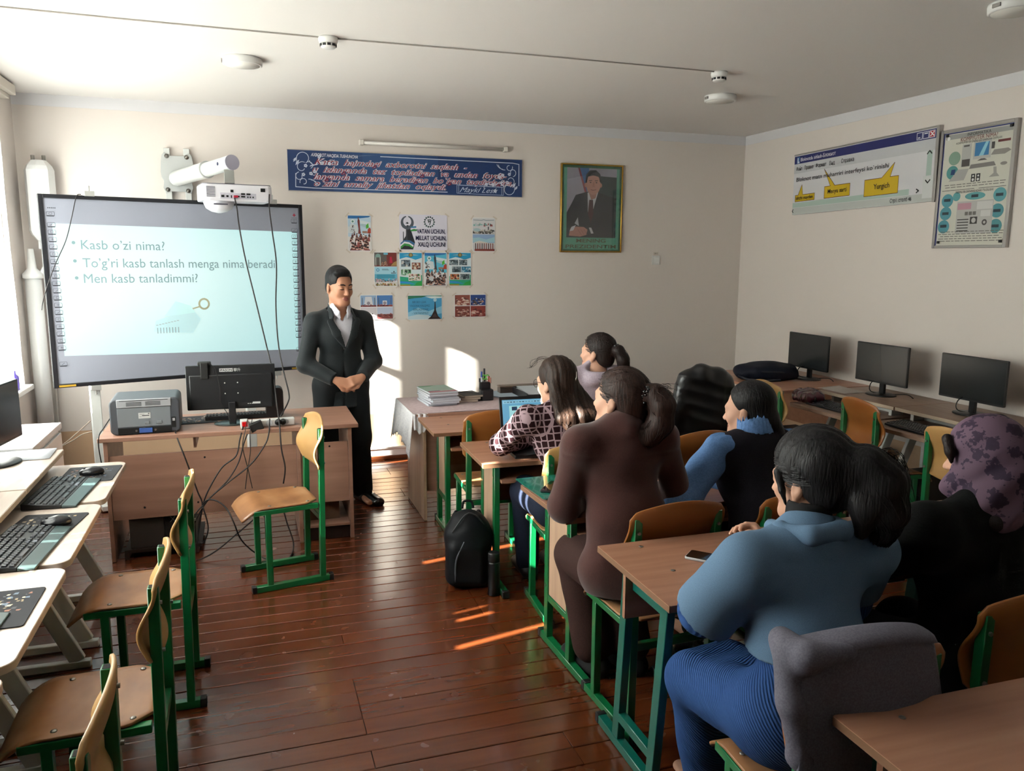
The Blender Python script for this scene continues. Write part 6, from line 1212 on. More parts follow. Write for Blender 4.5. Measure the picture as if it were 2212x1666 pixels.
# projected slide
def slide_mat():
    m = bpy.data.materials.new('projected_slide'); m.use_nodes = True; b = bsdf(m); t_ = nd(m, 'ShaderNodeTexCoord'); sx = nd(m, 'ShaderNodeSeparateXYZ'); lk(m, t_.outputs['Object'], sx.inputs[0])
    g = nd(m, 'ShaderNodeTexGradient', gradient_type='SPHERICAL'); mp = nd(m, 'ShaderNodeMapping'); mp.inputs['Location'].default_value = (-0.62, 0, -1.62); mp.inputs['Scale'].default_value = (1.0, 1.0, 1.35); mp.vector_type = 'POINT'
    sub = nd(m, 'ShaderNodeVectorMath', operation='SUBTRACT'); sub.inputs[1].default_value = (0.66, 0, 1.62); lk(m, t_.outputs['Object'], sub.inputs[0]); mul = nd(m, 'ShaderNodeVectorMath', operation='MULTIPLY'); mul.inputs[1].default_value = (0.75, 0, 1.0); lk(m, sub.outputs[0], mul.inputs[0]); lk(m, mul.outputs[0], g.inputs[0])
    r_ = ramp(m, g.outputs['Fac'], [(0.0, 'a9e2e6'), (0.45, 'c4f0f0'), (0.9, 'e6fcfa')]); lk(m, r_.outputs[0], b.inputs['Emission Color']); b.inputs['Emission Strength'].default_value = 0.45; b.inputs['Base Color'].default_value = lin('8a9a9c'); b.inputs['Roughness'].default_value = 0.4; return m
mb = MB(); mb.add([BM @ Vector(v) for v in ((0.078, 1.089, 0.0002), (1.688, 1.034, 0.0002), (1.712, 1.940, 0.0002), (0.071, 1.961, 0.0002))], [(0, 1, 2, 3)]); mb.build('slide', slide_mat(), t)
M_ST = mat('slide_text', '6e8a8e', 0.5, emit='6a8488', estr=0.16)
for tx, u, v, wd in (("Kasb o\u2019zi nima?", 0.228, 1.796, 0.522), ("To\u2019g\u2019ri kasb tanlash menga nima beradi", 0.229, 1.676, 1.30), ("Men kasb tanladimmi?", 0.229, 1.572, 0.732)):
    text('lettering', tx, 0.088, M_ST, t, BM @ T(u, v, 0.0010) @ Matrix.Rotation(R(-0.4), 4, 'Z'), width=wd)
p = Print(1, 1)
for u, v in ((0.185, 1.838), (0.185, 1.718), (0.187, 1.606)): p.disc(u, v, 0.011, '6e8a8e')
q = [(0.995 + 0.034 * math.cos(a), 1.410 + 0.036 * math.sin(a)) for a in np.linspace(0, 6.2832, 19)]; p.line(q, 0.013, 'a8a88c'); p.line([(0.965, 1.392), (0.874, 1.366), (0.878, 1.345)], 0.010, 'a8a88c')
p.poly([(0.643, 1.225), (0.66, 1.30), (0.80, 1.345), (0.93, 1.35), (0.968, 1.30), (0.907, 1.202)], 'bfe2ea'); p.poly([(0.72, 1.33), (0.80, 1.435), (0.90, 1.40), (0.93, 1.35), (0.80, 1.335)], 'c8f0f4')
for k in range(8): p.rect(0.665 + k * 0.02, 1.21 + 0.0 * k, 0.672 + k * 0.02, 1.25, '8fa6ae'); p.rect(0.66 + k * 0.02, 1.265 + k * 0.004, 0.675 + k * 0.02, 1.272 + k * 0.004, 'a4bac2')
p.build('slide_picture', t, BM, base=0.0008)
# stand
M_STAND = mat('stand_white', 'd9dbd8', 0.35)
for x in (0.235, 1.30):
    mb = MB(); mb.box(x - 0.02, x + 0.045, 0.036, 0.085, 0.04, BZ0 + 0.6); mb.build('stand_post', M_STAND, t, bev=0.004)
    mb = MB(); mb.box(x - 0.02, x + 0.045, -0.12, 0.26, 0.01, 0.045); mb.build('stand_foot', M_STAND, t, bev=0.004)
# ---- projector arm on its wall plate
t = thing('projector_mount', 'white projector arm with grey bracket plate above the whiteboard', 'mount', (-0.462, YF, 2.35))
M_PLATE = mat('bracket_grey', 'b4b6b4', 0.45, metal=0.2)
for x in (-0.07, 0.07):
    mb = MB(); mb.box(x - 0.022, x + 0.022, -0.035, -0.001, -0.65, 0.215); mb.build('wall_rail', mat('rail_pale', 'cfd0cc', 0.5), t, bev=0.003)
pl = []
for a, r_ in ((-150, 0.115), (-165, 0.12), (175, 0.12), (160, 0.125), (145, 0.14), (130, 0.165), (122, 0.17), (110, 0.13), (70, 0.13), (58, 0.17), (50, 0.165), (35, 0.14), (20, 0.125), (5, 0.12), (-15, 0.12), (-30, 0.115), (-45, 0.15), (-58, 0.17), (-70, 0.14), (-110, 0.14), (-122, 0.17), (-135, 0.15)): pl.append((r_ * math.cos(R(a)), r_ * 1.05 * math.sin(R(a))))
mb = MB(); mb.prism(pl, 0.008, TM((0, -0.036, 0.03), (1, 0, 0), (0, 0, 1))); mb.build('bracket_plate', M_PLATE, t, bev=0.002)
for x, z in ((-0.07, 0.155), (0.07, 0.15), (-0.075, -0.095), (0.07, -0.10)):
    mb = MB(); mb.lathe([(0.017, 0), (0.017, 0.004), (0.009, 0.005), (0.008, 0.014)], n=14, M=TM((x, -0.044, z), (1, 0, 0), (0, 0, 1))); mb.build('bolt', M_BOLT, t, smooth=True)
a0 = Vector((-0.01, -0.04, -0.01)); a1 = Vector((0.405, -0.90, 0.035)); am = a0.lerp(a1, 0.58)
mb = MB(); mb.tube([a0, am], 0.058, 20); mb.build('outer_arm', M_STAND, t, smooth=True).data.set_sharp_from_angle(angle=R(40))
mb = MB(); mb.tube([am, a1], 0.050, 20); o = mb.build('inner_arm', M_STAND, t, smooth=True); o.data.set_sharp_from_angle(angle=R(40))
d_ = (a1 - a0).normalized(); mb = MB(); mb.tube([am - d_ * 0.012, am + d_ * 0.006], 0.061, 20); mb.build('collar', M_PLATE, t)
mb = MB(); mb.tube([a1 - d_ * 0.002, a1 + d_ * 0.008], 0.051, 20); mb.build('end_cap', mat('cap_lilac_grey', '9c98a6', 0.5), t)
mb = MB(); mb.lathe([(0.012, 0), (0.012, 0.003)], n=12, M=TM(tuple(a1 - d_ * 0.11 + Vector((-0.045, -0.021, 0.0))), (0.43, -0.9, 0), (0, 0, 1))); mb.build('arm_hole', mat('navy_hole', '1c2440', 0.6), t)
mb = MB(); hp = a1 - d_ * 0.05; mb.box(hp.x - 0.032, hp.x + 0.032, hp.y - 0.03, hp.y + 0.03, hp.z - 0.135, hp.z - 0.045); mb.build('hanger', mat('hanger_zinc', '9fa09c', 0.4, metal=0.7), t, bev=0.002)
# ---- projector
t = thing('projector', 'white short-throw projector hanging in front of the whiteboard top', 'projector', (-0.050, 5.86, 2.118)); t.rotation_euler = (0, 0, R(10))
M_PRJ = mat('projector_white', 'dcdae0', 0.4)
mb = MB(); mb.prism(rrect(0.45, 0.30, 0.04, 5), 0.105); mb.build('housing', M_PRJ, t, bev=0.008, seg=3)
mb = MB(); mb.prism(rrect(0.44, 0.29, 0.04, 5), 0.006, z0=0.104); mb.build('top_seam', mat('seam_grey', '6a6870', 0.6), t)
mb = MB(); mb.lathe([(0.01, -0.075), (0.05, -0.066), (0.085, -0.045), (0.10, -0.01), (0.10, 0.01)], (-0.10, 0.02, 0), 28); mb.build('lens_dome', M_PRJ, t, smooth=True)
mb = MB(); mb.box(-0.15, -0.06, -0.088, -0.082, -0.026, -0.016); mb.build('lens_slot', mat('slot_dark', '55525c', 0.5), t)
for k in range(10): mb = MB(); mb.box(-0.222, -0.165, -0.1515, -0.149, 0.025 + k * 0.006, 0.028 + k * 0.006) if False else mb.box(-0.2, -0.145, -0.1515, -0.148, 0.022 + k * 0.007, 0.0255 + k * 0.007); mb.build('vent_slat', mat('slot_dark', '55525c', 0.5), t)
mb = MB(); mb.box(-0.115, 0.115, -0.1512, -0.148, 0.012, 0.05); mb.build('port_panel', mat('port_panel_grey', 'b9b6c2', 0.5), t)
rq = random.Random(9)
for x, z, w, h in ((-0.10, 0.028, 0.018, 0.014), (-0.07, 0.028, 0.014, 0.012), (-0.045, 0.026, 0.007, 0.018), (-0.005, 0.028, 0.024, 0.010), (0.03, 0.045, 0.026, 0.011), (0.03, 0.028, 0.026, 0.011), (0.065, 0.045, 0.026, 0.011), (0.06, 0.026, 0.009, 0.009), (0.076, 0.026, 0.009, 0.009), (0.094, 0.026, 0.009, 0.009), (-0.04, 0.062, 0.018, 0.016), (0.16, 0.075, 0.03, 0.024)):
    mb = MB(); mb.box(x - w / 2, x + w / 2, -0.1535, -0.150, z - h / 2, z + h / 2); mb.build('port', M_HOLE, t)
mb = MB(); mb.box(-0.032, -0.004, -0.168, -0.150, 0.020, 0.034); mb.build('plug', mat('plug_red', 'a01c34', 0.4), t, bev=0.002)
mb = MB(); mb.box(-0.18, 0.18, -0.153, -0.150, -0.002, 0.006); mb.build('lower_trim', M_PRJ, t)
# ---- monitors (stand on z=0, screen faces +x... built facing -y side view)
def make_monitor(label, screen_rgb='26292a', w=0.485, h=0.285, zb=0.085, back=False):
    """screen faces -y; origin on the table under the stand"""
    t = thing('monitor', label, 'monitor', group='black computer monitors')
    M_MB = mat('monitor_black', '121316', 0.38); M_SC = mat('screen_' + screen_rgb, screen_rgb, 0.22, spec=0.6)
    mb = MB(); mb.prism(rrect(w, h, 0.006, 3, 0, zb + h / 2), 0.016, TM((0, 0.008, 0), (1, 0, 0), (0, 0, 1))); mb.build('panel', M_MB, t, bev=0.002)
    mb = MB(); mb.box(-w / 2 + 0.007, w / 2 - 0.007, -0.0092, -0.0080, zb + 0.012, zb + h - 0.007); mb.build('screen', M_SC, t)
    mb = MB(); mb.prism(rrect(w * 0.82, h * 0.78, 0.02, 3, 0, zb + h * 0.46), 0.022, TM((0, 0.030, 0), (1, 0, 0), (0, 0, 1))); mb.build('rear_shell', M_MB, t, bev=0.008)
    mb = MB(); mb.box(-0.022, 0.022, 0.012, 0.034, 0.005, zb + 0.10); mb.build('stand_neck', M_MB, t, bev=0.003)
    mb = MB(); mb.lathe([(0.115, 0.0), (0.115, 0.005), (0.108, 0.009), (0.02, 0.011)], n=36); o = mb.build('stand_base', M_MB, t, smooth=True); o.scale = (1, 0.8, 1); o.location = (0, 0.01, 0)
    return t
# right wall monitors face -x : local -y -> world -x  => rotate -90
GM = 'black computer monitors'
mr = make_monitor('black monitor on the far right corner table behind the navy backpack'); mr.location = (4.34, 5.365, 0.779); mr.rotation_euler = (0, 0, R(-90))
place(mr, (4.33, 4.555, 0.781), R(-89), 'black monitor in the middle of the right wall row', GM)
place(mr, (4.34, 3.80, 0.781), R(-90), 'black monitor nearest the flowered headscarf on the right wall', GM)
for y, lb in ((5.365, 'thin black cable looping behind the farthest right monitor'), (4.555, 'thin black cable looping behind the middle right monitor'), (3.80, 'thin black cable looping behind the nearest right monitor')):
    mb = MB(); mb.tube(spline([(4.365, y + 0.05, 0.90), (4.30, y + 0.06, 0.86), (4.30, y + 0.05, 0.80), (4.40, y - 0.02, 0.786), (4.44, y - 0.14, 0.80), (4.42, y - 0.22, 0.787)], 6), 0.0035, 6); tag(mb.build('monitor_cable', M_CAP, smooth=True), lb, 'cable')
# left wall monitors (only edges show): screen faces +x => rotate +90
ml = place(mr, (-1.14, 4.22, 0.781), R(82), 'monitor at the left edge seen almost edge-on beside the white paper sheet', GM)
place(mr, (-1.16, 3.44, 0.781), R(90), 'monitor on the second left desk, cut off by the photo edge', GM)
# printer-desk monitor: we look at its back
def make_back_monitor():
    t = thing('monitor', 'black monitor on the printer desk seen from behind with a brand mark', 'monitor', (-0.115, 5.105, 0.741), R(-2), GM); w, h, zb = 0.515, 0.272, 0.088
    M_MB = mat('monitor_back', '16171b', 0.42); M_SC = mat('screen_26292a', '26292a', 0.22, spec=0.6)
    mb = MB(); mb.prism(rrect(w, h, 0.006, 3, 0, zb + h / 2), 0.02, TM((0, 0.0, 0), (1, 0, 0), (0, 0, 1))); mb.build('panel', M_MB, t, bev=0.003)
    mb = MB(); mb.box(-w / 2 + 0.007, w / 2 - 0.007, 0.0002, 0.0012, zb + 0.012, zb + h - 0.007); mb.build('screen', M_SC, t)
    mb = MB(); mb.prism([(-w / 2 + 0.02, 0), (w / 2 - 0.02, 0), (w / 2 - 0.02, h * 0.78), (-w / 2 + 0.02, h * 0.78)], 0.016, TM((0, -0.02, zb + 0.004), (1, 0, 0), (0, 0, 1))); mb.build('rear_shell', M_MB, t, bev=0.006)
    for x in (-0.037, 0.037):
        for z in (zb + 0.10, zb + 0.165): mb = MB(); mb.cyl((x - 0.0, -0.0385, z), 0.004, 0.003, 10, 'y'); mb.build('screw', mat('screw_bright', 'd8d8d4', 0.3), t)
    mb = MB(); mb.box(-0.02, 0.02, -0.062, -0.034, 0.008, zb + 0.05); mb.build('stand_neck', M_MB, t, bev=0.004)
    mb = MB(); mb.lathe([(0.11, 0.0), (0.11, 0.005), (0.10, 0.008), (0.02, 0.010)], n=36); o = mb.build('stand_base', mat('monitor_base', '2a3434', 0.25), t, smooth=True); o.location = (0, -0.03, 0); o.scale = (1, 0.75, 1)
    mb = MB(); mb.box(-0.065, 0.012, -0.0215, -0.0205, zb + 0.232, zb + 0.252); mb.build('brand_plate', mat('plate_white', 'd4d4d4', 0.4), t)
    Bm = TM((-0.061, -0.0218, zb + 0.2355), (1, 0, 0), (0, 0, 1)); text('lettering', 'IPASON', 0.018, M_HOLE, t, Bm, width=0.069, bold=0.0004); text('lettering', '\u6500\u5347', 0.022, mat('plate_white', 'd4d4d4', 0.4), t, TM((0.017, -0.0212, zb + 0.2335), (1, 0, 0), (0, 0, 1)), width=0.040)
    mb = MB(); mb.box(0.12, 0.165, -0.0375, -0.0365, zb + 0.03, zb + 0.042); mb.build('label', mat('plate_white', 'd4d4d4', 0.4), t)
    for k in range(3): mb = MB(); mb.box(0.09 + k * 0.012, 0.098 + k * 0.012, -0.0375, -0.0365, zb + 0.03, zb + 0.034); mb.build('port', mat('screw_bright', 'd8d8d4', 0.3), t)
    return t
make_back_monitor()
t = thing('webcam', 'black webcam clipped on top of the printer desk monitor', 'webcam', (-0.265, 5.10, 1.10))
mb = MB(); mb.box(-0.038, 0.038, -0.022, 0.028, 0.0025, 0.024); mb.build('camera_body', M_CAP, t, bev=0.006)
mb = MB(); mb.box(-0.022, 0.022, -0.036, -0.0215, -0.078, 0.022); mb.build('rear_clip', M_CAP, t, bev=0.004)
mb = MB(); mb.lathe([(0.011, 0.0), (0.011, 0.006)], n=16, M=TM((0, 0.028, 0.012), (-1, 0, 0), (0, 0, 1))); mb.build('lens', M_HOLE, t)
# loudspeaker peeking behind the monitor
t = thing('desk_speaker', 'small dark speaker showing behind the right edge of the desk monitor', 'speaker', (0.135, 5.24, 0.741)); mb = MB(); mb.prism(rrect(0.11, 0.19, 0.03, 5, 0, 0.095), 0.10, TM((0, 0.05, 0), (1, 0, 0), (0, 0, 1))); mb.build('cabinet', mat('speaker_dark', '1a1518', 0.5), t, bev=0.004)
mb = MB(); mb.lathe([(0.035, 0.0), (0.03, 0.003), (0.01, 0.001)], (0, 0, 0), 20, TM((0, 0.0515, 0.07), (-1, 0, 0), (0, 0, 1))); mb.build('driver_cone', M_CAP, t, smooth=True)
# ---- printer
t = thing('laser_printer', 'grey laser printer on the left end of the front desk seen from behind', 'printer', (-0.592, 5.06, 0.741)); t.rotation_euler = (0, 0, R(2))
M_PG = mat('printer_grey', '7d8288', 0.45); M_PL = mat('printer_light', 'a9abb0', 0.45); M_PD = mat('printer_dark', '4a4d54', 0.5)
mb = MB(); mb.prism(rrect(0.37, 0.205, 0.03, 5, 0, 0.1035), 0.30, TM((0, 0.15, 0), (1, 0, 0), (0, 0, 1))); mb.build('housing', M_PD, t, bev=0.008)
mb = MB(); mb.box(-0.145, 0.135, -0.153, -0.149, 0.045, 0.155); mb.build('rear_door', M_PG, t, bev=0.002)
mb = MB(); mb.prism([(-0.145, 0.158), (0.14, 0.158), (0.14, 0.205), (-0.145, 0.205)], 0.012, TM((0, -0.146, 0), (1, 0, 0), (0, 0, 1))); mb.build('vent_panel', M_PL, t, bev=0.003)
for x in (-0.055, 0.045):
    for z in (0.169, 0.177, 0.185): mb = MB(); mb.box(x - 0.04, x + 0.04, -0.1595, -0.1575, z, z + 0.003); mb.build('vent_slot', M_HOLE, t)
mb = MB(); mb.box(-0.13, 0.125, -0.1588, -0.1575, 0.196, 0.199); mb.build('tray_seam', M_HOLE, t)
mb = MB(); mb.box(-0.145, 0.135, -0.1535, -0.149, 0.004, 0.040); mb.build('lower_recess', M_HOLE, t)
mb = MB(); mb.box(-0.035, 0.035, -0.157, -0.153, 0.008, 0.036); mb.build('blue_latch', mat('latch_blue', '3a5ea8', 0.45), t, bev=0.003)
for x in (-0.05, 0.05): mb = MB(); mb.lathe([(0.006, 0), (0.006, 0.004)], n=10, M=TM((x, -0.154, 0.022), (1, 0, 0), (0, 0, 1))); mb.build('thumbscrew', M_BOLT, t)
mb = MB(); mb.box(-0.035, 0.028, -0.1545, -0.153, 0.092, 0.125); lb_ = mb.build('rating_label', mat('plate_white', 'd4d4d4', 0.4), t)
p = Print(0.063, 0.033); p.rect(0.1, 0.7, 0.5, 0.76, '6a6a6e'); p.rect(0.3, 0.42, 0.9, 0.58, '3a3a3e'); p.rect(0.08, 0.3, 0.26, 0.36, '6a6a6e'); p.rect(0.8, 0.75, 0.92, 0.9, '3a3a3e'); p.build('label_print', t, TM((-0.035, -0.1545, 0.092), (1, 0, 0), (0, 0, 1)), base=0.0003)
for x, w in ((-0.004, 0.024), (0.055, 0.032)): mb = MB(); mb.box(x, x + w, -0.158, -0.153, 0.058, 0.075); mb.build('door_grip', M_PG, t, bev=0.003)
mb = MB(); mb.box(0.138, 0.160, -0.153, -0.149, 0.03, 0.09); mb.build('power_inlet', M_HOLE, t)
mb = MB(); mb.box(0.143, 0.156, -0.1545, -0.153, 0.068, 0.084); mb.build('port', mat('port_white', 'b8b8bc', 0.4), t)
# ---- keyboards, mouse pads, mice
M_KB = mat('keyboard_black', '17191c', 0.45); M_KEY = mat('key_black', '2b2d32', 0.28); M_WREST = mat('wrist_rest', '3a4a4a', 0.3)
KEYM = None
def make_keyboard(label, w=0.44, d=0.155, rest=True, group='black computer keyboards'):
    """length along x, user side -y, origin on its underside centre"""
    global KEYM
    t = thing('keyboard', label, 'keyboard', group=group)
    mb = MB(); v = [(-w / 2, -d / 2, 0.001), (w / 2, -d / 2, 0.001), (w / 2, d / 2, 0.001), (-w / 2, d / 2, 0.001), (-w / 2, -d / 2, 0.014), (w / 2, -d / 2, 0.014), (w / 2, d / 2, 0.028), (-w / 2, d / 2, 0.028)]
    mb.add(v, [(3, 2, 1, 0), (4, 5, 6, 7), (0, 1, 5, 4), (1, 2, 6, 5), (2, 3, 7, 6), (3, 0, 4, 7)]); mb.build('base', M_KB, t, bev=0.003)
    if rest:
        mb = MB(); v = [(-w / 2, -d / 2 - 0.055, 0.001), (w / 2, -d / 2 - 0.055, 0.001), (w / 2, -d / 2, 0.001), (-w / 2, -d / 2, 0.001), (-w / 2, -d / 2 - 0.055, 0.008), (w / 2, -d / 2 - 0.055, 0.008), (w / 2, -d / 2, 0.0145), (-w / 2, -d / 2, 0.0145)]
        mb.add(v, [(3, 2, 1, 0), (4, 5, 6, 7), (0, 1, 5, 4), (1, 2, 6, 5), (2, 3, 7, 6), (3, 0, 4, 7)]); mb.build('wrist_rest', M_WREST, t, bev=0.003)
    if KEYM is None:
        b = MB(); s = 0.0078; b.add([(-s, -s, 0), (s, -s, 0), (s, s, 0), (-s, s, 0), (-s * 0.75, -s * 0.7, 0.006), (s * 0.75, -s * 0.7, 0.006), (s * 0.75, s * 0.8, 0.006), (-s * 0.75, s * 0.8, 0.006)], [(4, 5, 6, 7), (0, 1, 5, 4), (1, 2, 6, 5), (2, 3, 7, 6), (3, 0, 4, 7)]); KEYM = b.mesh('key', M_KEY)
    sl = 0.014 / d
    for r_ in range(6):
        y_ = -d / 2 + 0.018 + r_ * 0.0235; z_ = 0.0135 + (y_ + d / 2) * sl
        xs = [-w / 2 + 0.014 + 0.0188 * c for c in range(15)] + [-w / 2 + 0.306 + 0.0188 * c for c in range(3)] + [-w / 2 + 0.37 + 0.0188 * c for c in range(4)]
        if r_ == 0: xs = [x for i, x in enumerate(xs) if not 4 <= i <= 9]
        if r_ in (2,): xs = [x for i, x in enumerate(xs) if i not in (15, 16, 17)]
        for x in xs:
            if x > w / 2 - 0.008: continue
            o = bpy.data.objects.new('key', KEYM); COL.objects.link(o); o.parent = t; o.location = (x, y_, z_); o.rotation_euler = (math.atan(sl), 0, 0)
        if r_ == 0:
            o = bpy.data.objects.new('space_key', KEYM); COL.objects.link(o); o.parent = t; o.location = (-w / 2 + 0.014 + 0.0188 * 6.5, y_, z_); o.scale = (6.4, 1, 1); o.rotation_euler = (math.atan(sl), 0, 0)
    return t
def make_mouse(label):
    t = thing('computer_mouse', label, 'mouse', group='black computer mice')
    S = SDF(0.0035); S.ell((0, 0, 0.012), (0.031, 0.056, 0.024), 0.01); S.ell((0, -0.012, 0.014), (0.029, 0.038, 0.025), 0.01); S.cut((0, 0, 0.0), (0, 0, -1), (-0.1, -0.1, -0.05), (0.1, 0.1, 0.004)); sdf_obj('shell', S, mat('mouse_black', '15151a', 0.25), t, 1)
    mb = MB(); mb.cyl((-0.004, 0.03, 0.030), 0.006, 0.008, 12, 'x'); mb.build('scroll_wheel', M_CAP, t)
    return t
PADR = random.Random(21)
def make_pad(label, w=0.29, d=0.24):
    t = thing('mouse_pad', label, 'mouse pad', group='printed mouse pads')
    mb = MB(); mb.prism(rrect(w, d, 0.012), 0.003); mb.build('mat', mat('pad_black', '1b1c22', 0.8), t)
    p = Print(w, d)
    for _ in range(90): x = PADR.uniform(0.16, 0.86); y_ = PADR.uniform(0.12, 0.86); s = PADR.uniform(0.02, 0.06); p.poly([(x, y_), (x + s, y_ + PADR.uniform(-0.02, 0.02)), (x + s * 0.9, y_ + s * PADR.uniform(0.5, 1.2)), (x + s * 0.1, y_ + s)], PADR.choice(('a8926a', '8a7a5c', 'c0b49a', '5a6a7c', '8c5a44', '3a3c46', '2c2e36')))
    p.build('print', t, T(-w / 2, -d / 2, 0.003), base=0.0002); return t
# left row: users sit on the +x side => keyboard user side -y -> +x : rotate +90
ZK = 0.701
k0 = make_keyboard('black keyboard with grey-green wrist rest on the farthest left shelf'); k0.location = (-0.845, 3.88, ZK); k0.rotation_euler = (0, 0, R(86))
k1 = place(k0, (-0.84, 3.16, ZK), R(86), 'black keyboard with grey-green wrist rest on the second left shelf', 'black computer keyboards')
place(k0, (-0.85, 2.36, ZK), R(88), 'black keyboard cut off at the left edge on the third left shelf', 'black computer keyboards')
kr = make_keyboard('black keyboard on the right shelf below the middle screen', rest=False); kr.location = (3.94, 4.56, ZK); kr.rotation_euler = (0, 0, R(-91))
place(kr, (3.93, 3.78, ZK), R(-93), 'black keyboard on the right shelf below the nearest screen', 'black computer keyboards')
kd = place(kr, (-0.065, 5.27, 0.741), R(182), 'black keyboard behind the monitor on the printer desk', 'black computer keyboards')
P0 = make_pad('dark printed mouse pad on the farthest left shelf'); P0.location = (-0.765, 4.21, ZK); P0.rotation_euler = (0, 0, R(88))
P1 = make_pad('dark printed mouse pad on the second left shelf'); P1.location = (-0.80, 3.43, ZK); P1.rotation_euler = (0, 0, R(82))
P2 = make_pad('dark printed mouse pad with golden figures at the lower left'); P2.location = (-0.775, 2.62, ZK); P2.rotation_euler = (0, 0, R(90))
P3 = make_pad('dark mouse pad partly under the desk keyboard beside the printer'); P3.location = (-0.36, 5.24, 0.741); P3.rotation_euler = (0, 0, R(4))
m0 = make_mouse('black mouse on the pad of the farthest left shelf'); m0.location = (-0.755, 4.19, ZK + 0.0035); m0.rotation_euler = (0, 0, R(95))
place(m0, (-0.755, 3.415, ZK + 0.0035), R(92), 'black mouse on the pad of the second left shelf', 'black computer mice')
# ---- power strip with plugs
t = thing('power_strip', 'white power strip with red switch and black plugs at the desk edge', 'power strip', (0.085, 4.925, 0.741)); t.rotation_euler = (0, 0, R(4))
mb = MB(); mb.box(-0.155, 0.155, -0.025, 0.025, 0.001, 0.044); mb.build('strip_body', M_WHITE, t, bev=0.006)
mb = MB(); mb.box(-0.158, -0.112, -0.030, 0.028, 0.001, 0.050); mb.build('switch_housing', M_WHITE, t, bev=0.004)
mb = MB(); mb.box(-0.150, -0.120, -0.034, -0.029, 0.012, 0.042); mb.build('switch_rocker', mat('switch_red', '9c0c10', 0.25, emit='d01010', estr=0.25), t, bev=0.003)
for x in (0.005, 0.055, 0.10): mb = MB(); mb.lathe([(0.020, 0), (0.020, 0.002), (0.015, 0.0025), (0.014, 0.001)], n=20, M=TM((x, -0.025, 0.023), (1, 0, 0), (0, 0, 1))); mb.build('socket', mat('socket_white', 'cfcfd2', 0.4), t)
mb = MB(); mb.box(-0.105, -0.030, -0.075, -0.027, -0.0, 0.05); o = mb.build('black_adapter', M_CAP, t, bev=0.004); o.rotation_euler = (0, R(-18), 0); o.location = (0, 0, 0.012)
for x in (0.055, 0.085): mb = MB(); mb.lathe([(0.018, 0), (0.018, 0.02), (0.012, 0.032), (0.006, 0.045)], n=16, M=TM((x, -0.027, 0.024), (1, 0, 0), (0, 0.4, 1))); mb.build('plug', M_CAP, t, smooth=True)
# ---- PC tower under the printer desk
t = thing('pc_tower', 'dark PC tower on a low stand under the printer desk', 'computer', (-0.545, 5.10, 0.0))
mb = MB(); mb.box(-0.20, 0.22, -0.20, 0.22, 0.035, 0.055); mb.build('cpu_shelf', mat('plinth_dark', '2c1a12', 0.6), t)
for x in (-0.19, 0.19): mb = MB(); mb.box(x - 0.012, x + 0.012, -0.2, 0.22, 0.0, 0.035); mb.build('shelf_foot', mat('plinth_dark', '2c1a12', 0.6), t)
mb = MB(); mb.box(-0.17, 0.02, -0.18, 0.2, 0.056, 0.42); mb.build('case', mat('case_grey', '4a4644', 0.5, metal=0.3), t, bev=0.004)
mb = MB(); mb.box(0.022, 0.19, -0.185, 0.2, 0.056, 0.40); mb.build('front_bezel', M_CAP, t, bev=0.004)
mb = MB(); mb.lathe([(0.05, 0), (0.05, 0.002), (0.04, 0.0025)], n=24, M=TM((-0.085, -0.1805, 0.33), (1, 0, 0), (0, 0, 1))); mb.build('fan_grille', M_HOLE, t)
text('lettering', 'X', 0.05, mat('lettering_grey', '8a8a8a', 0.5), t, TM((0.05, -0.1865, 0.20), (1, 0, 0), (0, 0, 1)))
# ---- laptop
t = thing('laptop', 'open black laptop with a document on screen on the second desk', 'laptop', (1.45, 3.84, 0.741)); t.rotation_euler = (0, 0, R(-2))
M_LP = mat('laptop_black', '16161a', 0.4)
mb = MB(); mb.box(-0.19, 0.19, -0.13, 0.125, 0.002, 0.022); mb.build('keyboard_base', M_LP, t, bev=0.004)
Lm = TM((-0.19, 0.122, 0.022), (1, 0, 0), (0, 0.26, 1))
mb = MB(); mb.prism([(0, 0), (0.38, 0), (0.38, 0.255), (0, 0.255)], 0.008, Lm, z0=-0.008); mb.build('lid', M_LP, t, bev=0.002)
p = Print(0.38, 0.255); p.rect(0.04, 0.08, 0.96, 0.93, '5f9fc0'); p.build('screen', t, Lm, base=0.0003)
o = t.children[-1]; sm = mat('lit_screen', '5f9fc0', 0.3, emit='5a9cc4', estr=0.35); o.data.materials[0] = sm
p = Print(0.38, 0.255); p.rect(0.05, 0.85, 0.95, 0.91, '86b8d0'); p.rect(0.14, 0.44, 0.86, 0.80, '9ad2da'); p.rect(0.14, 0.10, 0.86, 0.41, '9ad2da'); p.rect(0.18, 0.70, 0.26, 0.78, '24405c'); p.rect(0.42, 0.72, 0.80, 0.78, '24405c')
for k in range(8): p.rect(0.22, 0.66 - k * 0.026, 0.22 + PADR.uniform(0.4, 0.56), 0.668 - k * 0.026, '3a6478')
for k in range(8): p.rect(0.22, 0.36 - k * 0.026, 0.22 + PADR.uniform(0.4, 0.56), 0.368 - k * 0.026, '3a6478')
for k in range(14): p.rect(0.07 + k * 0.045, 0.87, 0.10 + k * 0.045, 0.89, PADR.choice(('3a6478', '24405c', '5a90a8')))
o = p.build('screen_content', t, Lm, base=0.0006)
for i, m_ in enumerate(list(o.data.materials)): o.data.materials[i] = mat('lit_' + m_.name, m_.name[-6:], 0.3, emit=m_.name[-6:], estr=0.32)
for r_ in range(5):
    for c in range(13): q = bpy.data.objects.new('key', KEYM); COL.objects.link(q); q.parent = t; q.location = (-0.15 + c * 0.0235, -0.02 + r_ * 0.024, 0.0215); q.scale = (1.05, 1.05, 0.5)
mb = MB(); mb.box(-0.05, 0.04, -0.115, -0.05, 0.0222, 0.0228); mb.build('touchpad', M_KEY, t)
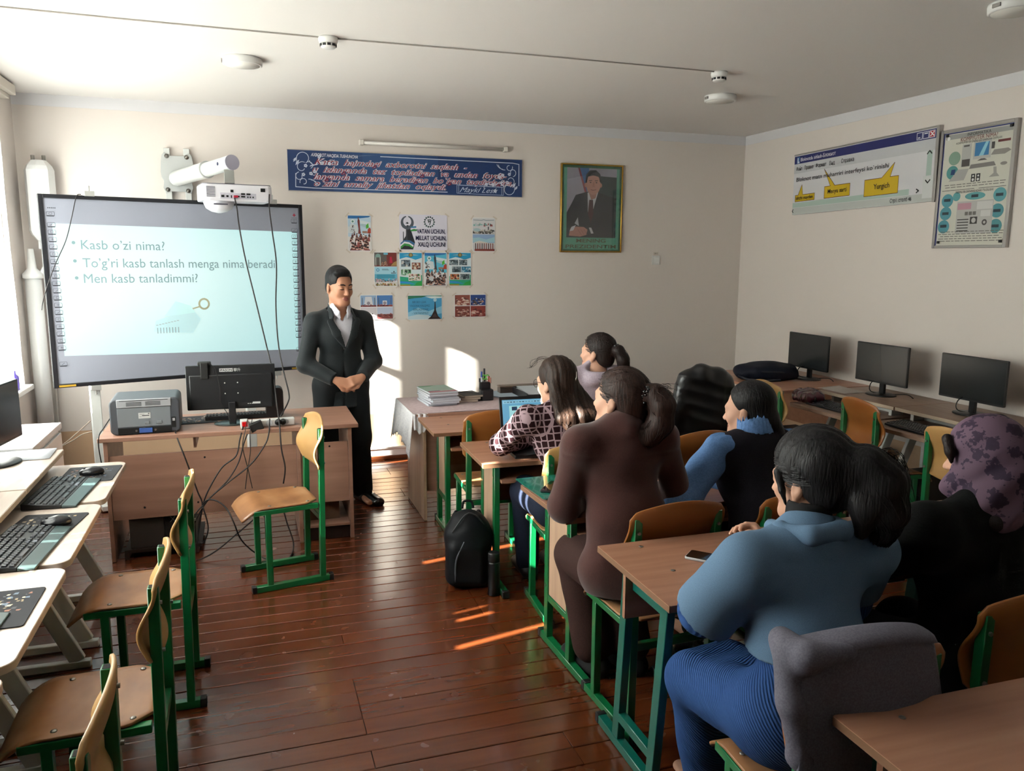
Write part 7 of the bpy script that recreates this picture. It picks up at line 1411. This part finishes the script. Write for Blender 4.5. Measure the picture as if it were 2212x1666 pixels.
# ================================================================ THINGS ON THE TABLES, BAGS, COATS, CABLES
# ---- lace cloth over the front table
def lace_mat():
    m = mat('white_lace', 'd8d6d8', 0.8); v = coords(m); vo = nd(m, 'ShaderNodeTexVoronoi', Scale=60.0); lk(m, v, vo.inputs['Vector']); r_ = ramp(m, vo.outputs['Distance'], [(0.2, 'cfcdd2'), (0.5, 'dedcde')]); lk(m, r_.outputs[0], bsdf(m).inputs['Base Color']); bsdf(m).inputs['Alpha'].default_value = 1
    return m
M_LACE = lace_mat(); M_LACETOP = noise_mat('pink_lace_top', [(0.3, 'b9a0a2'), (0.7, 'c8b4b4')], 40, rough=0.7, detail=2)
t = thing('lace_tablecloth', 'white lace tablecloth hanging over the left end of the front table', 'tablecloth', (1.0, 5.03, 0.738))
def cloth_top(u, v): return Vector((-0.004 + 1.43 * u, 0.004 + 0.63 * v, 0.0035 + 0.0012 * math.sin(40 * u + 9 * v)))
mb = MB(); mb.grid(cloth_top, 60, 24); mb.build('cloth_top', M_LACETOP, t, smooth=True)
def cloth_side(u, v):
    d = v * (0.30 - 0.03 * abs(math.sin(u * 6.2832 * 4.5))) * (1 - 0.25 * math.sin(u * 3.1)) ; return Vector((-0.006 - 0.016 * math.sin(u * 26) * v - 0.03 * v, 0.0 + 0.64 * u, 0.0035 - d))
mb = MB(); mb.grid(cloth_side, 80, 16); mb.build('hanging_side', M_LACE, t, smooth=True, solid=0.0015)
def cloth_corner(u, v):
    d = v * (0.145 - 0.02 * abs(math.sin(u * 6.2832 * 1.5))) * (1 - 0.6 * abs(u - 0.45)); return Vector((-0.006 + 0.10 * u, -0.001 - 0.02 * v - 0.006 * math.sin(u * 18), 0.0035 - d))
mb = MB(); mb.grid(cloth_corner, 30, 14); mb.build('hanging_corner', M_LACE, t, smooth=True, solid=0.0015)
# ---- magazines, notebooks, pen cup, trays
rb = random.Random(8); z = 0.7435
for i, (c, th) in enumerate((('c8ccd4', 0.014), ('b4b0bc', 0.013), ('d0d0d6', 0.015), ('bcb8c4', 0.012), ('c4c8d2', 0.014), ('a89aa4', 0.013), ('8aa08e', 0.012))):
    lb = ['bottom magazine of the tall stack on the lace cloth', 'second magazine from the bottom of the tall stack', 'third magazine from the bottom of the tall stack', 'middle magazine of the tall stack on the lace cloth', 'third magazine from the top of the tall stack', 'second magazine from the top of the tall stack', 'top magazine with green and pink cover on the tall stack'][i]
    t = thing('magazine', lb, 'magazine', (1.245 + rb.uniform(-0.008, 0.008), 5.40 + rb.uniform(-0.012, 0.012), z), R(7 + rb.uniform(-5, 5)), 'magazines stacked on the lace cloth')
    mb = MB(); mb.box(-0.103, 0.103, -0.146, 0.146, 0.0012, th - 0.0012); mb.build('pages', mat('page_white', 'cfd2da', 0.7), t)
    for nm, za in (('cover', 0), ('cover', th - 0.001)): mb = MB(); mb.box(-0.105, 0.105, -0.148, 0.148, za, za + 0.001); mb.build(nm, mat('cover_' + c, c, 0.35), t)
    if i == 6: p = Print(0.21, 0.296); p.rect(0.02, 0.30, 0.98, 0.98, '93a79a'); p.poly([(0.02, 0.98), (0.6, 0.98), (0.4, 0.85), (0.02, 0.80)], '5f8a66'); p.rect(0.02, 0.02, 0.98, 0.16, 'a8606e'); p.rect(0.02, 0.16, 0.45, 0.24, '6a5a66'); p.build('print', t, T(-0.105, -0.148, th), base=0.0003)
    z += th + 0.0004
z = 0.7435
for i, (c, th) in enumerate((('8a7464', 0.016), ('6a5a50', 0.015), ('3a3432', 0.014))):
    t = thing('notebook', ['lowest brown notebook beside the magazine stack', 'middle brown notebook beside the magazine stack', 'dark top notebook beside the magazine stack'][i], 'notebook', (1.46 + 0.01 * i, 5.44, z), R(-4 + 6 * i), 'notebooks beside the magazines')
    mb = MB(); mb.box(-0.07, 0.068, -0.10, 0.10, 0.001, th - 0.001); mb.build('pages', mat('page_cream', 'bfae9c', 0.7), t)
    for za in (0, th - 0.001): mb = MB(); mb.box(-0.072, 0.072, -0.102, 0.102, za, za + 0.001); mb.build('cover', mat('cover_' + c, c, 0.45), t)
    z += th + 0.0004
mb = MB(); mb.tube([(1.41, 5.50, z + 0.003), (1.56, 5.40, z + 0.004)], 0.0035, 8); tag(mb.build('pencil', mat('pencil_dark', '2a2420', 0.5)), 'dark pencil lying on the notebooks beside the pen cup', 'pencil')
t = thing('pen_cup', 'black stepped plastic pen cup on the lace covered table', 'pen holder', (1.60, 5.40, 0.7435))
M_BKP = mat('black_plastic', '111114', 0.3)
mb = MB(); mb.prism(rrect(0.095, 0.085, 0.02), 0.075); mb.build('front_tier', M_BKP, t, bev=0.003); mb = MB(); mb.prism(rrect(0.085, 0.045, 0.018, 5, 0, 0.035), 0.125); mb.build('rear_tier', M_BKP, t, bev=0.003)
for x, y, h, c, lb, nm in ((-0.025, 0.03, 0.20, '2a4aa0', 'blue capped white marker in the pen cup', 'marker'), (0.03, 0.03, 0.165, '8a3a34', 'reddish pen at the right side of the pen cup', 'pen'), (0.038, 0.02, 0.155, 'b07a6a', 'pinkish pencil at the right side of the pen cup', 'pencil'), (0.0, 0.045, 0.22, '3a3a40', 'tall dark pen at the back of the pen cup', 'pen'), (-0.036, 0.04, 0.15, '22222a', 'short black pen at the back left of the pen cup', 'pen')):
    q = thing(nm, lb, nm, (1.60 + x, 5.40 + y, 0.7435 + 0.075)); mb = MB(); mb.tube([(0, 0, 0.05), (0, 0, h - 0.115)], 0.006, 10); mb.build('barrel', mat('barrel_white' if nm == 'marker' else 'barrel_' + c, 'd8dae0' if nm == 'marker' else c, 0.35), q); mb = MB(); mb.tube([(0, 0, h - 0.115), (0, 0, h - 0.075)], 0.0068, 10); mb.build('cap', mat('barrel_' + c, c, 0.35), q)
q = thing('scissors', 'scissors with bright green handles standing in the pen cup', 'scissors', (1.607, 5.432, 0.86)); mb = MB(); mb.bar((0, 0, 0.0), (0, 0, 0.03), 0.01, 0.003); mb.build('blades', M_BOLT, q)
for x in (-0.012, 0.012): mb = MB(); mb.tube([(x + 0.012 * math.cos(a), 0, 0.042 + 0.016 * math.sin(a)) for a in np.linspace(0, 6.2832, 17)], 0.0035, 8, False); mb.build('handle_loop', mat('lime_green', '5ac83a', 0.35), q, smooth=True)
for i, (dx, dz, lb) in enumerate(((0, 0, 'lower black letter tray under the papers on the front table'), (0.004, 0.0, None))):
    if lb is None: continue
    t = thing('letter_tray', 'black plastic letter tray heaped with papers on the front table', 'tray', (1.975, 5.39, 0.7435)); w, d = 0.25, 0.33
    mb = MB(); mb.box(-w / 2, w / 2, -d / 2, d / 2, 0.0, 0.004); mb.build('tray_floor', M_BKP, t)
    for a in ((-w / 2, -w / 2 + 0.004, -d / 2, d / 2, 0.004, 0.06), (w / 2 - 0.004, w / 2, -d / 2, d / 2, 0.004, 0.06), (-w / 2 + 0.004, w / 2 - 0.004, d / 2 - 0.004, d / 2, 0.004, 0.06), (-w / 2 + 0.004, w / 2 - 0.004, -d / 2, -d / 2 + 0.004, 0.004, 0.05)): mb = MB(); mb.box(*a); mb.build('tray_wall', M_BKP, t, bev=0.001)
for k in range(6):
    mb = MB(); mb.box(-0.105, 0.105, -0.148, 0.148, 0, 0.004); o = mb.build('paper_sheaf', mat('paper_pale', 'c6cad0', 0.7)); o.location = (1.975 + rb.uniform(-0.004, 0.004), 5.39 + rb.uniform(-0.004, 0.004), 0.7482 + k * 0.0095); o.rotation_euler = (R(1.0 * (k - 2)), 0, R(rb.uniform(-2, 2))); tag(o, 'sheaf of white papers lying in the black letter tray', 'papers', 'sheaves in the letter tray')
for k in range(3):
    mb = MB(); mb.box(-0.105, 0.105, -0.148, 0.148, 0, 0.003); o = mb.build('loose_paper', mat('paper_blue', 'b4c4d2', 0.7)); o.location = (1.80 - 0.012 * k, 5.50 + 0.012 * k, 0.7435 + 0.0034 * k); o.rotation_euler = (0, 0, R(18 + 7 * k)); tag(o, ['lowest loose paper sheaf left of the letter tray', 'middle loose paper sheaf left of the letter tray', 'upper loose paper sheaf left of the letter tray'][k], 'papers', 'loose papers on the front table')
t = thing('wooden_box', 'flat brown box behind the letter tray on the front table', 'box', (1.86, 5.60, 0.7435)); mb = MB(); mb.box(-0.10, 0.30, -0.03, 0.045, 0, 0.05); mb.build('box_body', mat('box_brown', '4a3a32', 0.5), t, bev=0.003); mb = MB(); mb.box(-0.103, 0.303, -0.033, 0.048, 0.051, 0.062); mb.build('lid', mat('box_lid', '6a5648', 0.45), t, bev=0.003)
# ---- on the school desks
t = thing('document_folder', 'teal green transparent folder of papers on the corner of the third desk', 'folder', (1.235, 3.13, 0.7612), R(3)); mb = MB(); mb.box(-0.105, 0.115, -0.15, 0.16, 0.0, 0.006); mb.build('papers', mat('page_white', 'cfd2da', 0.7), t); mb = MB(); mb.prism(rrect(0.235, 0.325, 0.008, 3), 0.002, z0=0.0065); mb.build('cover', mat('teal_cover', '1f7f6c', 0.15, coat=0.6), t)
def phone(label, loc, rz, edge='15151a'):
    t = thing('smartphone', label, 'phone', loc, R(rz), 'smartphones on the desks'); mb = MB(); mb.prism(rrect(0.075, 0.16, 0.010, 5), 0.008); mb.build('body', mat('phone_' + edge, edge, 0.3, metal=0.3), t, bev=0.002); mb = MB(); mb.prism(rrect(0.069, 0.154, 0.008, 5), 0.0006, z0=0.008); mb.build('glass_screen', mat('phone_glass', '1a1613', 0.06, coat=0.5), t)
phone('black smartphone lying on the teal green folder', (1.222, 3.10, 0.7702), -38); phone('white edged smartphone beside the denim jacket woman', (1.405, 2.145, 0.7803), 42, 'c8c8cc'); phone('dark smartphone in front of the light blue sleeve', (1.80, 3.02, 0.7612), 70)
# ---- black backpack and bottle on the floor
t = thing('black_backpack', 'black backpack standing on the floor against the second desk', 'backpack', (1.075, 3.97, 0), R(-12))
M_BAG = fabric('black_nylon', '0d0f13', '14171c', 80, 0.55, bstr=0.1)
S = SDF(0.007); S.box((0, 0, 0.17), (0.125, 0.085, 0.17), 0.06, 0.02); S.ell((0.0, 0.0, 0.30), (0.115, 0.085, 0.12), 0.04); S.box((-0.01, -0.075, 0.145), (0.105, 0.05, 0.125), 0.045, 0.03); S.ell((0.0, -0.07, 0.27), (0.07, 0.04, 0.07), 0.04); S.warp(folds(0.003, 22, 20, 26)); sdf_obj('bag_body', S, M_BAG, t, 1)
for nm, pts, m_ in (('zip_piping', [(-0.075, -0.122, 0.06), (-0.07, -0.125, 0.18), (-0.03, -0.112, 0.27), (0.0, -0.09, 0.33)], 'piping_grey'), ('zip_piping', [(-0.09, -0.09, 0.32), (0.0, -0.06, 0.415), (0.09, -0.05, 0.33), (0.12, -0.04, 0.16)], 'piping_dark')): mb = MB(); mb.tube(spline(pts, 6), 0.0045, 6); mb.build(nm, mat(m_, '5a5e66' if 'grey' in m_ else '23262c', 0.5), t, smooth=True)
mb = MB(); mb.tube(spline([(-0.03, 0.04, 0.41), (-0.02, 0.05, 0.445), (0.02, 0.05, 0.445), (0.03, 0.04, 0.41)], 6), 0.007, 8); mb.build('carry_loop', M_BAG, t, smooth=True)
for sx in (-1, 1): mb = MB(); mb.tube(spline([(sx * 0.06, 0.07, 0.38), (sx * 0.085, 0.12, 0.30), (sx * 0.09, 0.115, 0.15), (sx * 0.10, 0.08, 0.05)], 6), 0.014, 8); mb.build('shoulder_strap', M_BAG, t, smooth=True)
t = thing('flask', 'slim black flask standing beside the black backpack', 'bottle', (1.165, 3.79, 0)); mb = MB(); mb.lathe([(0.001, 0), (0.031, 0.0), (0.032, 0.004), (0.032, 0.175), (0.029, 0.182)], n=24); mb.build('flask_body', mat('flask_black', '101013', 0.3), t, smooth=True); mb = MB(); mb.lathe([(0.029, 0.183), (0.0305, 0.186), (0.0305, 0.226), (0.027, 0.232), (0.001, 0.233)], n=24); mb.build('flask_cap', mat('flask_black2', '17171a', 0.35), t, smooth=True)
# ---- black plastic bag under the fourth desk
S = SDF(0.008); S.ell((0, 0, 0.09), (0.10, 0.12, 0.09), 0.03); S.ell((0.02, 0.03, 0.17), (0.05, 0.05, 0.06), 0.04); S.warp(lambda q: 0.008 * np.sin(q[..., 0] * 60 + 3 * np.sin(q[..., 2] * 45)) * np.sin(q[..., 1] * 50 + q[..., 2] * 30)); S.cut((0, 0, 0.003), (0, 0, -1), (-0.3, -0.3, -0.1), (0.3, 0.3, 0.02))
o = sdf_obj('plastic_bag', S, mat('bin_bag_black', '0b0b0d', 0.22, coat=0.4)); o.location = (1.72, 2.72, 0); tag(o, 'crumpled black plastic bag on the floor under the teal legged desk', 'bag')
# ---- grey coat over the denim woman's chair
M_GCOAT = fabric('grey_coat', '62606c', '706e7a', 60, 0.75, bstr=0.06)
t = thing('grey_coat', 'light grey coat draped over the back of the denim woman chair', 'coat', (1.335, 1.555, 0), R(-4))
def drape(u, v):
    s = u * 2 - 1; x = s * 0.188 - 0.03 - 0.02 * (1 - v) * s
    yb = -0.176 - 0.030 * (1 - s * s); top = 0.918 - 0.03 * s * s
    if v < 0.25: f = v / 0.25; z_ = top - 0.14 * (1 - f) ** 1.3; y = yb + 0.03 - 0.012 * f
    elif v < 0.36: f = (v - 0.25) / 0.11; a = math.pi * f; z_ = top + 0.012 * math.sin(a); y = yb - 0.02 + 0.04 * math.cos(a)
    else: f = (v - 0.36) / 0.64; z_ = top - 0.52 * f; y = yb - 0.045 - 0.03 * math.sin(math.pi * f) - 0.010 * math.sin(s * 5 + 2 * f) * f - 0.0035 * math.sin(s * 13 + f * 4) * f; x += 0.03 * f * s + 0.03 * f
    return Vector((x, y, z_))
mb = MB(); mb.grid(drape, 48, 64); mb.build('coat_body', M_GCOAT, t, smooth=True, solid=0.014)
S = SDF(0.006); S.chain([(-0.205, -0.16, 0.90), (-0.19, -0.235, 0.895), (-0.10, -0.25, 0.905)], [0.030, 0.032, 0.018], 0.02); S.chain([(-0.21, -0.19, 0.885), (-0.215, -0.225, 0.78), (-0.19, -0.235, 0.66), (-0.165, -0.24, 0.60)], [0.032, 0.030, 0.030, 0.016], 0.02); S.warp(folds(0.003, 30, 30, 34)); sdf_obj('collar_fold', S, M_GCOAT, t, 1)
# ---- black quilted jacket on a chair near the front wall
t = thing('quilted_jacket', 'black quilted jacket hung over a chair near the front wall', 'jacket', (3.02, 4.92, 0), R(-12))
S = SDF(0.009); S.box((-0.01, -0.20, 0.72), (0.16, 0.075, 0.27), 0.06, 0.02); S.chain([(-0.11, -0.19, 0.955), (-0.03, -0.21, 0.975), (0.08, -0.20, 0.96), (0.15, -0.18, 0.91)], [0.05, 0.055, 0.05, 0.045], 0.04); S.chain([(-0.14, -0.20, 0.92), (-0.19, -0.22, 0.74), (-0.20, -0.20, 0.53)], [0.06, 0.062, 0.055], 0.03); S.chain([(0.15, -0.19, 0.90), (0.18, -0.2, 0.74), (0.17, -0.2, 0.56)], [0.055, 0.055, 0.05], 0.03)
S.warp(lambda q: 0.006 * np.abs(np.sin(q[..., 2] * 34 + q[..., 0] * 9)) - 0.004 + 0.003 * np.sin(q[..., 0] * 30 + q[..., 2] * 12)); sdf_obj('jacket_body', S, mat('black_quilt', '14161a', 0.32, coat=0.15), t, 1)
# ---- navy backpack on the corner table
t = thing('navy_backpack', 'navy backpack lying flat on the far right corner table', 'backpack', (4.05, 5.50, 0.779), R(-18)); S = SDF(0.007); S.ell((0, 0, 0.065), (0.25, 0.17, 0.075), 0.03); S.box((0.03, -0.02, 0.055), (0.19, 0.13, 0.05), 0.04, 0.03); S.ell((-0.20, 0.0, 0.05), (0.08, 0.10, 0.05), 0.04); S.cut((0, 0, 0.002), (0, 0, -1), (-0.4, -0.4, -0.1), (0.4, 0.4, 0.02)); S.warp(folds(0.005, 24, 22, 40)); sdf_obj('bag_body', S, fabric('navy_nylon', '10131f', '191d2c', 60, 0.6), t, 1)
mb = MB(); mb.tube(spline([(-0.20, -0.10, 0.06), (-0.08, -0.165, 0.075), (0.08, -0.165, 0.07), (0.2, -0.10, 0.05)], 8), 0.006, 6); mb.build('zip_piping', mat('piping_dark', '23262c', 0.5), t, smooth=True)
mb = MB(); mb.tube(spline([(-0.25, -0.06, 0.03), (-0.20, -0.15, 0.012), (-0.08, -0.20, 0.010), (0.05, -0.19, 0.012)], 8), 0.011, 6); mb.build('shoulder_strap', mat('strap_navy', '151926', 0.6), t, smooth=True)
# ---- shiny package and sheet on the right desks
S = SDF(0.006); S.box((0, 0, 0.045), (0.075, 0.115, 0.045), 0.035, 0.01); S.ell((0.02, 0.0, 0.075), (0.06, 0.10, 0.03), 0.02); S.warp(lambda q: 0.005 * np.sin(q[..., 0] * 70 + 2 * np.sin(q[..., 1] * 40)) * np.sin(q[..., 1] * 55 + q[..., 2] * 40)); S.cut((0, 0, 0.002), (0, 0, -1), (-0.3, -0.3, -0.1), (0.3, 0.3, 0.01)); o = sdf_obj('wine_package', S, mat('wine_plastic', '4a1c28', 0.2, coat=0.6)); o.location = (3.93, 4.83, 0.7008); tag(o, 'shiny wine coloured plastic package on the keyboard shelf of the far right desk', 'package')
mb = MB(); mb.grid(lambda u, v: Vector((0.20 * u, 0.29 * v, 0.002 + 0.008 * (u * v) ** 2)), 8, 10); o = mb.build('paper_sheet', mat('paper_grey', 'bcb4ac', 0.7), smooth=True, solid=0.0008); o.location = (4.11, 4.66, 0.7812); tag(o, 'white paper sheet beside the middle right monitor', 'paper')
mb = MB(); mb.grid(lambda u, v: Vector((0.30 * u, 0.21 * v, 0.0016 + 0.004 * u * v)), 8, 8); o = mb.build('paper_sheet', mat('paper_white', 'd2d4dc', 0.6), smooth=True, solid=0.0008); o.location = (-1.245, 4.245, 0.7812); o.rotation_euler = (0, 0, R(2)); tag(o, 'white paper sheet at the far end of the left desk row', 'paper')
t = thing('round_clock', 'small round wooden disc leaning on the right keyboard shelf', 'clock', (3.99, 3.50, 0.7008)); mb = MB(); mb.cyl((0, 0, 0.045), 0.044, 0.012, 28, 'x'); mb.build('disc', mat('disc_wood', '7a6248', 0.5), t, bev=0.002); mb = MB(); mb.cyl((-0.0005, 0, 0.045), 0.036, 0.001, 28, 'x'); mb.build('dial', mat('disc_dark', '4a3c30', 0.5), t)
# ---- PC towers under the right desks
def tower(label, x, y, rz=0):
    t = thing('pc_tower', label, 'computer', (x, y, 0), R(rz), 'PC towers under the right desks'); mb = MB(); mb.box(-0.21, 0.21, -0.12, 0.12, 0.045, 0.06); mb.build('cpu_shelf', M_LEGW, t)
    for sy in (-0.1, 0.1): mb = MB(); mb.box(-0.22, 0.22, sy - 0.014, sy + 0.014, 0.0, 0.044); mb.build('shelf_foot', M_LEGW, t)
    mb = MB(); mb.box(-0.19, 0.19, -0.09, 0.09, 0.061, 0.41); mb.build('case', mat('case_black', '101113', 0.45), t, bev=0.005)
    mb = MB(); mb.box(-0.193, -0.189, -0.08, 0.08, 0.08, 0.39); mb.build('front_bezel', mat('bezel_black', '17181b', 0.25), t)
    for k in range(4): mb = MB(); mb.box(-0.195, -0.192, -0.06, 0.06, 0.12 + 0.05 * k, 0.125 + 0.05 * k); mb.build('bezel_slot', M_HOLE, t)
tower('black PC tower under the desk with the wine package', 4.18, 4.62); tower('black PC tower under the nearest right desk', 4.18, 3.86); tower('black PC tower under the far right corner table', 4.05, 5.25)
# ---- white cabinet, heater and pipes in the window corner
t = thing('white_cabinet', 'low white cabinet under the window beside the whiteboard', 'cabinet', (-1.30, 5.02, 0)); mb = MB(); mb.box(-0.235, 0.175, -0.33, 0.33, 0.03, 0.70); mb.build('carcass', M_WHITE, t, bev=0.003); mb = MB(); mb.box(-0.24, 0.19, -0.345, 0.345, 0.712, 0.75); mb.build('cabinet_top', mat('white_lacquer', 'e8e8ea', 0.25), t, bev=0.003)
for y0, y1 in ((-0.325, -0.003), (0.003, 0.325)): mb = MB(); mb.box(0.176, 0.19, y0, y1, 0.05, 0.69); d_ = mb.build('door', M_WHITE, t, bev=0.002); mb = MB(); mb.tube([(0.192, y0 + 0.16, 0.60), (0.21, y0 + 0.16, 0.60), (0.21, y0 + 0.22, 0.60), (0.192, y0 + 0.22, 0.60)], 0.004, 6); mb.build('handle', M_BOLT, d_)
mb = MB(); mb.box(-0.22, 0.16, -0.32, 0.32, 0.0, 0.03); mb.build('plinth', mat('plinth_grey', '8a8a88', 0.6), t)
M_ENAMEL = mat('white_enamel', 'eeeeec', 0.3)
t = thing('water_heater', 'white octagonal wall water heater in the window corner', 'water heater', (-1.385, 6.69, 0)); mb = MB(); mb.lathe([(0.05, 1.86), (0.085, 1.90), (0.098, 1.93), (0.098, 2.36), (0.085, 2.39), (0.05, 2.43)], n=8); mb.build('tank', M_ENAMEL, t)
for x in (-0.035, 0.035): mb = MB(); mb.cyl((x, 0, 2.425), 0.013, 0.04, 12); mb.build('pipe_stub', M_BOLT, t); mb = MB(); mb.cyl((x, 0, 1.80), 0.011, 0.07, 12); mb.build('pipe_stub', M_ENAMEL, t)
t = thing('corner_pipe', 'thick white vertical pipe in the window corner', 'pipe', (-1.475, 6.64, 0)); mb = MB(); mb.cyl((0, 0, 0.02), 0.055, 1.57, 24); mb.build('pipe_run', M_ENAMEL, t, smooth=True); mb.v = list(mb.v)
mb = MB(); mb.lathe([(0.056, 1.585), (0.066, 1.59), (0.066, 1.62), (0.03, 1.66), (0.02, 1.80)], n=24); mb.build('reducer', M_ENAMEL, t, smooth=True); mb = MB(); mb.tube(spline([(0, 0, 1.60), (0.06, 0.02, 1.63), (0.10, 0.04, 1.72), (0.09, 0.05, 1.80)], 6), 0.02, 10); mb.build('elbow', M_ENAMEL, t, smooth=True)
mb = MB(); mb.box(-1.48, -1.415, YF - 0.05, YF - 0.001, 0.02, 0.86); tag(mb.build('cable_duct', mat('duct_white', 'd9d6cc', 0.5), bev=0.003), 'flat white cable duct on the front wall below the whiteboard', 'duct')
mb = MB(); mb.lathe([(0.02, 0), (0.028, 0.002), (0.028, 0.09), (0.012, 0.11), (0.011, 0.13)], n=16); o = mb.build('small_bottle', mat('violet_plastic', '4a3a8c', 0.35), smooth=True); o.location = (-1.50, 6.02, 0.861); tag(o, 'small violet bottle on the window sill at the left edge', 'bottle')
# ---- chalk marks on chair backs
def chalk(parent_label, txt, size, x, z):
    for o in SC.objects:
        if o.get('label') == parent_label:
            q = text('chalk_mark', txt, size, mat('chalk', 'd8cfc0', 0.8), o, TM((x, -0.176 - 0.030 * (1 - (x / 0.196) ** 2) - 0.022 * ((z - 0.615) / 0.29) ** 2 + 0.016 * math.sin(6.2832 * ((z - 0.615) / 0.29 - 0.12)) - 0.0075, z), (1, 0, 0), (0, 0, 1)))
chalk('plywood chair marked 07 under the woman in the patterned blouse', '07', 0.045, -0.09, 0.80); chalk('pale plywood chair with white chalk scribble beside the flowered headscarf', 'UA', 0.04, -0.02, 0.80)
# ---- cables
CABLES = [
('printer_power_cable', 'brown-black cable dropping from the printer to the cable knot', 0.0042, [(-0.433, 4.9, 0.753), (-0.416, 4.84, 0.71), (-0.384, 4.8, 0.622), (-0.348, 4.79, 0.498), (-0.321, 4.78, 0.401), (-0.301, 4.77, 0.333), (-0.325, 4.77, 0.224), (-0.341, 4.72, 0.103), (-0.377, 4.7, 0.017)]),
('strip_cable', 'black cable from the red switch curving down to the cable knot', 0.0042, [(-0.058, 4.88, 0.756), (-0.079, 4.82, 0.691), (-0.104, 4.8, 0.6), (-0.183, 4.79, 0.54), (-0.251, 4.78, 0.437), (-0.293, 4.77, 0.346), (-0.319, 4.76, 0.226), (-0.333, 4.74, 0.137), (-0.303, 4.72, 0.121), (-0.274, 4.73, 0.204), (-0.299, 4.76, 0.322)]),
('strip_cable', 'black cable beside the white plug bending to the cable knot', 0.0038, [(-0.019, 4.88, 0.745), (-0.054, 4.82, 0.676), (-0.093, 4.8, 0.558), (-0.162, 4.79, 0.454), (-0.281, 4.77, 0.345), (-0.347, 4.76, 0.271), (-0.366, 4.75, 0.179), (-0.378, 4.73, 0.117)]),
('strip_cable', 'black cable from the middle plug slanting to the cable knot', 0.0042, [(0.096, 4.89, 0.792), (0.083, 4.82, 0.708), (0.054, 4.8, 0.645), (-0.029, 4.79, 0.541), (-0.162, 4.78, 0.443), (-0.267, 4.77, 0.358), (-0.335, 4.76, 0.256), (-0.364, 4.75, 0.179)]),
('floor_cable', 'long black cable arching from the cable knot across the floor to the chair', 0.0042, [(-0.298, 4.76, 0.336), (-0.266, 4.74, 0.367), (-0.214, 4.7, 0.365), (-0.165, 4.66, 0.326), (-0.13, 4.6, 0.259), (-0.098, 4.62, 0.153), (-0.039, 4.7, 0.047), (0.036, 4.649, 0.006), (0.099, 4.599, 0.006), (0.166, 4.63, 0.006), (0.2, 4.8, 0.027), (0.168, 4.84, 0.15), (0.146, 4.86, 0.248)]),
('floor_cable', 'black cable crossing the floor from the PC tower towards the chair legs', 0.0042, [(-0.424, 4.765, 0.006), (-0.335, 4.75, 0.007), (-0.233, 4.78, 0.046), (-0.128, 4.86, 0.101), (-0.032, 4.92, 0.159), (0.038, 4.98, 0.192)]),
('thin_cable', 'thin dark cable crossing over in front of the desk panel', 0.0025, [(-0.03, 4.9, 0.798), (-0.046, 4.83, 0.743), (-0.065, 4.81, 0.651), (-0.043, 4.8, 0.526), (-0.022, 4.8, 0.397)]),
('thin_cable', 'second thin dark cable crossing over in front of the desk panel', 0.0025, [(-0.004, 4.9, 0.796), (-0.02, 4.83, 0.727), (-0.023, 4.81, 0.62), (-0.046, 4.8, 0.498), (-0.062, 4.8, 0.395)]),
('projector_cable', 'long black video cable hanging from the projector to the desk', 0.0045, [(-0.048, 5.7, 2.135), (-0.036, 5.62, 2.059), (-0.027, 5.52, 1.942), (0.001, 5.4, 1.736), (0.05, 5.3, 1.476), (0.101, 5.22, 1.204), (0.132, 5.1, 1.027), (0.142, 4.96, 0.876), (0.149, 4.84, 0.756), (0.153, 4.8, 0.624), (0.169, 4.79, 0.511), (0.155, 4.79, 0.413)]),
('projector_cable', 'long black power cable hanging from the projector to the power strip', 0.0045, [(0.174, 5.72, 2.166), (0.168, 5.65, 2.071), (0.177, 5.55, 1.917), (0.19, 5.42, 1.707), (0.172, 5.3, 1.445), (0.174, 5.22, 1.216), (0.194, 5.12, 1.051), (0.218, 5.02, 0.92), (0.208, 4.98, 0.869), (0.159, 4.92, 0.797)]),
('board_cable', 'black cable looping from the top clamp of the whiteboard over its left edge', 0.003, [(-1.006, 5.98, 2.151), (-1.033, 5.97, 2.135), (-1.065, 5.94, 1.999), (-1.109, 5.93, 1.849), (-1.174, 5.9, 1.7), (-1.219, 5.88, 1.581), (-1.258, 5.87, 1.462), (-1.281, 5.92, 1.4)]),
('webcam_cable', 'thin black cable from the webcam down the monitor back', 0.0022, [(-0.234, 5.06, 1.119), (-0.202, 5.055, 1.076), (-0.181, 5.05, 0.963), (-0.18, 5.05, 0.877), (-0.144, 5.04, 0.806), (-0.134, 4.97, 0.77)]),
('usb_cable', 'black cable from the printer side hanging behind the left desk end', 0.0032, [(-0.782, 4.98, 0.827), (-0.804, 4.9, 0.791), (-0.818, 4.83, 0.766), (-0.824, 4.82, 0.703), (-0.82, 4.84, 0.605)]),
('wall_cable', 'pale cable slanting from the floor corner up behind the stand', 0.004, [(-1.324, 6.3, 0.397), (-1.265, 6.32, 0.44), (-1.179, 6.34, 0.515), (-1.11, 6.35, 0.578)]),
('wall_cable', 'second pale cable branching behind the stand', 0.004, [(-1.324, 6.3, 0.397), (-1.251, 6.32, 0.428), (-1.175, 6.33, 0.473), (-1.098, 6.33, 0.488)]),
]
M_CABLE = mat('cable_black', '171012', 0.5); M_CABLEW = mat('cable_pale', 'b8a898', 0.5)
for nm, lb, r_, pts in CABLES:
    mb = MB(); mb.tube(spline(pts, 7), r_, 7); tag(mb.build(nm, M_CABLEW if nm == 'wall_cable' else M_CABLE, smooth=True), lb, 'cable')
